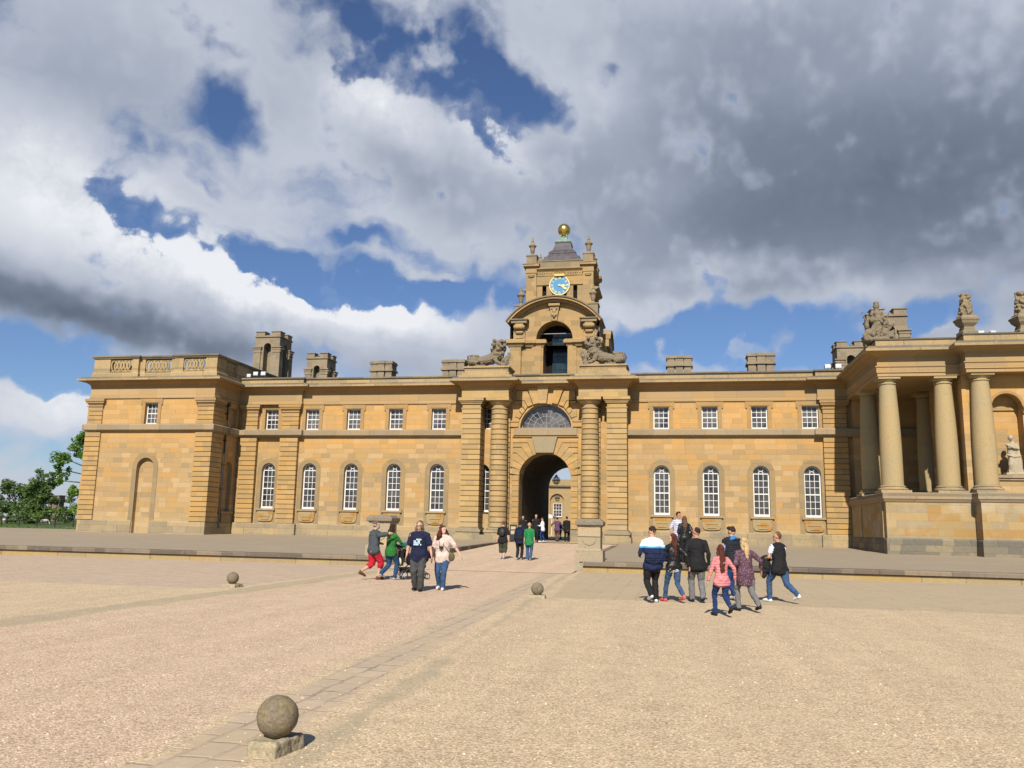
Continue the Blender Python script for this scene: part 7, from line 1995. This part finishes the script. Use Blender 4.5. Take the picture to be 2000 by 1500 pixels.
# --- three on the ramp, backs to the camera
def zz(y): return zr(y) + 0.008
g = person('man in black T-shirt and dark knee-length shorts wearing a small black backpack', -7.95, 38.9, zz(38.9), 2, H=1.74, build=1.1, fl=(0.05, 0), fr=(-0.12, 0.03), hl=(-0.28, 0.0, 0.82), hr=(0.28, 0.0, 0.82), skin='skin_fair', top='black_cloth', sleeve=0.45,
           bottom='olive_cotton', leg=0.68, shoe='shoe_grey', hair='hair_brown', hstyle='crop', loose=1.5, vox=0.016, hem=0.04)
world_thing(g, 'backpack', MB().ball((0, -0.19, 1.22), (0.15, 0.09, 0.19), 14).tube([(-0.1, -0.12, 1.3), (-0.11, 0.02, 1.45), (-0.10, 0.12, 1.3)], 0.015, 6).tube([(0.1, -0.12, 1.3), (0.11, 0.02, 1.45), (0.10, 0.12, 1.3)], 0.015, 6), 'iron',
            'small black backpack worn by the man in dark knee-length shorts on the ramp', 'backpack', vox_=0.015)
g = person('dark haired person in navy jacket and black leggings, middle of the ramp trio', -7.10, 38.6, zz(38.6), 4, H=1.72, sex='f', build=1.12, fl=(-0.05, 0.02), fr=(0.08, 0), hl=(-0.26, 0.0, 0.85), hr=(0.48, 0.10, 1.30),
           top='navy_cotton', sleeve=1.0, bottom='black_cloth', shoe='shoe_grey', hair='hair_black', hstyle='short', hem=0.04, hood=True, vox=0.016)
world_thing(g, 'waist_jacket', MB().ball((0.0, -0.05, 0.99), (0.235, 0.17, 0.15), 16), 'black_cloth', 'black jacket gathered round the hips of the person in navy on the ramp', 'jacket', vox_=0.018, disp=0.02, dscale=8)
g = person('blond person in bright green T-shirt and blue jeans on the ramp', -6.62, 38.4, zz(38.4), 2, H=1.68, build=0.98, fl=(0.06, 0), fr=(-0.08, 0.03), hl=(-0.25, 0.02, 0.86), hr=(0.26, 0.02, 0.82), top='bright_green', sleeve=0.55, bottom='mid_jeans', shoe='shoe_grey', hair='hair_blond', hstyle='short', hem=0.08, loose=1.4, vox=0.016)

# --- people in the mouth of the passage
AR = 'visitors in the mouth of the archway'
def ap(label, px_, yy, heading, H, **kw):
    return person(label, px_, yy, 0.712, heading, H=H, group=AR, vox=0.02, hands=True, **kw)
ap('person in black hoodie by the left jamb of the archway', -10.20, 56.6, 170, 1.74, top='black_cloth', sleeve=1, bottom='black_cloth', hair='hair_dark')
ap('tall man in black coat standing in the left half of the archway', -9.40, 57.2, 175, 1.84, top='black_cloth', sleeve=1, bottom='black_cloth', hair='hair_grey', hem=0.2, build=1.1)
ap('person in white jacket and blue jeans looking at a phone in the archway', -8.90, 57.0, -80, 1.66, sex='f', top='white_cotton', sleeve=1, bottom='royal_jeans', shoe='shoe_white', hair='hair_dark', head=(0, 25), hl=(-0.08, 0.30, 1.15), hr=(0.08, 0.30, 1.15), fl=(0.1, 0), fr=(-0.1, 0.02))
ap('man in plum shirt and brown trousers with arms spread in the archway', -8.55, 61.5, 5, 1.76, top='plum_cotton', sleeve=0.5, bottom='brown_cotton', hair='hair_dark', hl=(-0.45, 0.1, 1.05), hr=(0.42, 0.12, 1.02), fl=(0.1, 0), fr=(-0.14, 0.04), build=1.1)
ap('child sized figure in light blue beyond the archway', -9.85, 72.5, 175, 1.50, sex='f', top='sky_cotton', sleeve=0.5, bottom='sky_cotton', hair='hair_blond', hstyle='long')
ap('taller dark silhouette at the right side of the archway', -7.92, 62.0, 3, 1.82, top='black_cloth', sleeve=1, bottom='black_cloth', hair='hair_black', hem=0.12, build=1.15, fl=(-0.1, 0.02), fr=(0.12, 0))
ap('shorter dark silhouette against the right jamb of the archway', -7.50, 61.6, -4, 1.74, top='black_cloth', sleeve=1, bottom='black_cloth', hair='hair_black', hem=0.12, build=1.1, fl=(0.1, 0), fr=(-0.08, 0.02))

# --- group on the right, walking away to the left
g = person('man in white, light blue and navy colour-blocked jacket and black trousers, seen from behind', -0.56, 20.3, 0, -18, H=1.76, build=1.12, fl=(-0.20, 0.12), fr=(0.10, 0.0), ll=-0.02, hl=(-0.24, 0.26, 1.05), hr=(0.24, 0.20, 1.0),
           head=(-38, 8), top='banded_jacket', sleeve=1.0, bottom='black_cloth', shoe='shoe_white', hair='hair_dark', hstyle='short', hem=0.02, loose=1.2)
world_thing(g, 'draped_jacket', MB().ball((0.02, -0.13, 1.02), (0.25, 0.09, 0.17), 16).tube([(-0.2, -0.12, 1.15), (0.05, -0.17, 1.14), (0.27, -0.1, 1.08)], 0.07, 10).tube([(0.24, -0.08, 1.1), (0.30, -0.05, 0.98)], 0.06, 8), 'navy_quilt',
            'navy quilted jacket draped round the hips of the man in the colour-blocked jacket', 'jacket', vox_=0.015, disp=0.02, dscale=8)
g = person('woman with long auburn hair in cropped black leather jacket and jeans, right foreground group', -0.08, 20.55, 0, -30, H=1.62, sex='f', build=0.98, fl=(0.34, 0.0), fr=(-0.30, 0.10), hl=(-0.50, 0.12, 1.24), hr=(0.36, -0.12, 0.92),
           head=(-62, 0), top='white_cotton', sleeve=0, bottom='mid_jeans', shoe='shoe_coral', hair='hair_auburn', hstyle='long', hem=0.02, loose=0.3, overtop=('leather_jacket', 'black_leather', 0.010, 1.0, -0.06))
g = person('shaven headed man in black zipped jacket and faded grey jeans, seen from behind', 0.46, 20.75, 0, -12, H=1.77, build=1.08, fl=(0.20, 0.0), fr=(-0.16, 0.06), hl=(-0.25, 0.12, 0.92), hr=(0.28, 0.02, 0.86),
           head=(-52, 0), skin='skin_tan', top='black_cloth', sleeve=1.0, bottom='light_grey_jeans', shoe='shoe_black', hair='hair_dark', hstyle='crop', hem=0.02, loose=1.3)
g = person('bearded man in lilac striped T-shirt facing the long haired woman by the terrace kerb', 0.05, 35.2, zt(35.2), 150, H=1.98, build=1.08, hl=(-0.20, 0.2, 1.0), hr=(0.32, 0.14, 0.95), head=(-20, 6), skin='skin_tan', top='striped_cotton', sleeve=0.45, bottom='light_grey_jeans', hair='hair_dark', hem=0.05, vox=0.016)
g = person('long haired woman in black leather jacket, back turned, by the terrace kerb', 0.31, 34.6, zt(34.6), -14, H=1.82, sex='f', build=1.0, hl=(-0.16, 0.25, 1.1), hr=(0.24, 0.05, 0.95), head=(-10, 0), top='khaki_cloth', sleeve=0, bottom='black_cloth', hair='hair_brown', hstyle='long', hem=0.08, vox=0.016, overtop=('leather_jacket', 'black_leather', 0.01, 1.0, -0.02))
g = person('man with quiffed dark hair in black quilted gilet over a bright blue T-shirt', 1.36, 21.9, 0, -22, H=1.80, build=1.05, fl=(-0.20, 0.06), fr=(0.22, 0.0), hl=(-0.20, 0.24, 1.0), hr=(0.26, 0.1, 0.95), head=(-30, 14), top='sky_cotton', sleeve=0.42, bottom='royal_jeans', shoe='shoe_white', hair='hair_dark', hstyle='quiff', hem=0.02,
           overtop=('gilet', 'black_quilt', 0.022, 0, 0.03), hood=True)
g = person('girl with very long dark auburn hair in pink quilted jacket and blue jeans', 0.86, 17.55, 0, -20, H=1.42, sex='f', build=0.98, fl=(0.24, 0.0), fr=(-0.30, 0.16), hl=(-0.34, 0.02, 0.84), hr=(0.32, -0.06, 0.9), head=(-15, 0), top='pink_quilt', sleeve=1.0, bottom='royal_jeans', shoe='shoe_black', hair='hair_auburn', hstyle='vlong', hem=0.02, loose=0.4)
g = person('blonde woman in purple patterned belted jacket and grey jeans', 1.42, 18.85, 0, -26, H=1.58, sex='f', build=1.12, fl=(0.22, 0.0), fr=(-0.40, 0.10), hl=(-0.22, 0.18, 0.95), hr=(0.40, -0.02, 0.95), head=(-30, 0), top='purple_print', sleeve=0.85, bottom='light_grey_jeans', shoe='shoe_black', hair='hair_blond', hstyle='bob', hem=0.14, loose=0.7)
g = person('balding man in sleeveless black top with white printed sleeves and blue jeans, looking left', 2.42, 21.55, 0, -38, H=1.74, build=1.08, fl=(0.30, 0.0), fr=(-0.46, 0.14), hl=(-0.22, 0.30, 1.02), hr=(0.06, 0.32, 1.0), head=(-40, 0), skin='skin_tan', top='black_cloth', sleeve=0, bottom='mid_jeans', shoe='shoe_white', hair='hair_brown', hstyle='crop', hem=0.05, loose=0.8)
for s in (-1, 1):
    a, e, w_ = g.arms[s]
    add_local(g, 'printed_sleeve', MB().tube([a + (e - a) * 0.05, a.lerp(e, 0.3), a.lerp(e, 0.55)], [0.062, 0.064, 0.066], 14), 'print_sleeve')
world_thing(g, 'carried_jacket', MB().ball((-0.22, 0.22, 0.86), (0.13, 0.12, 0.22), 14).ball((-0.20, 0.26, 1.02), (0.16, 0.11, 0.09), 12).tube([(-0.26, 0.2, 0.8), (-0.30, 0.22, 0.62)], [0.07, 0.05], 8), 'black_cloth',
            'black jacket carried over the arm of the balding man at the right', 'jacket', vox_=0.015, disp=0.03, dscale=7)
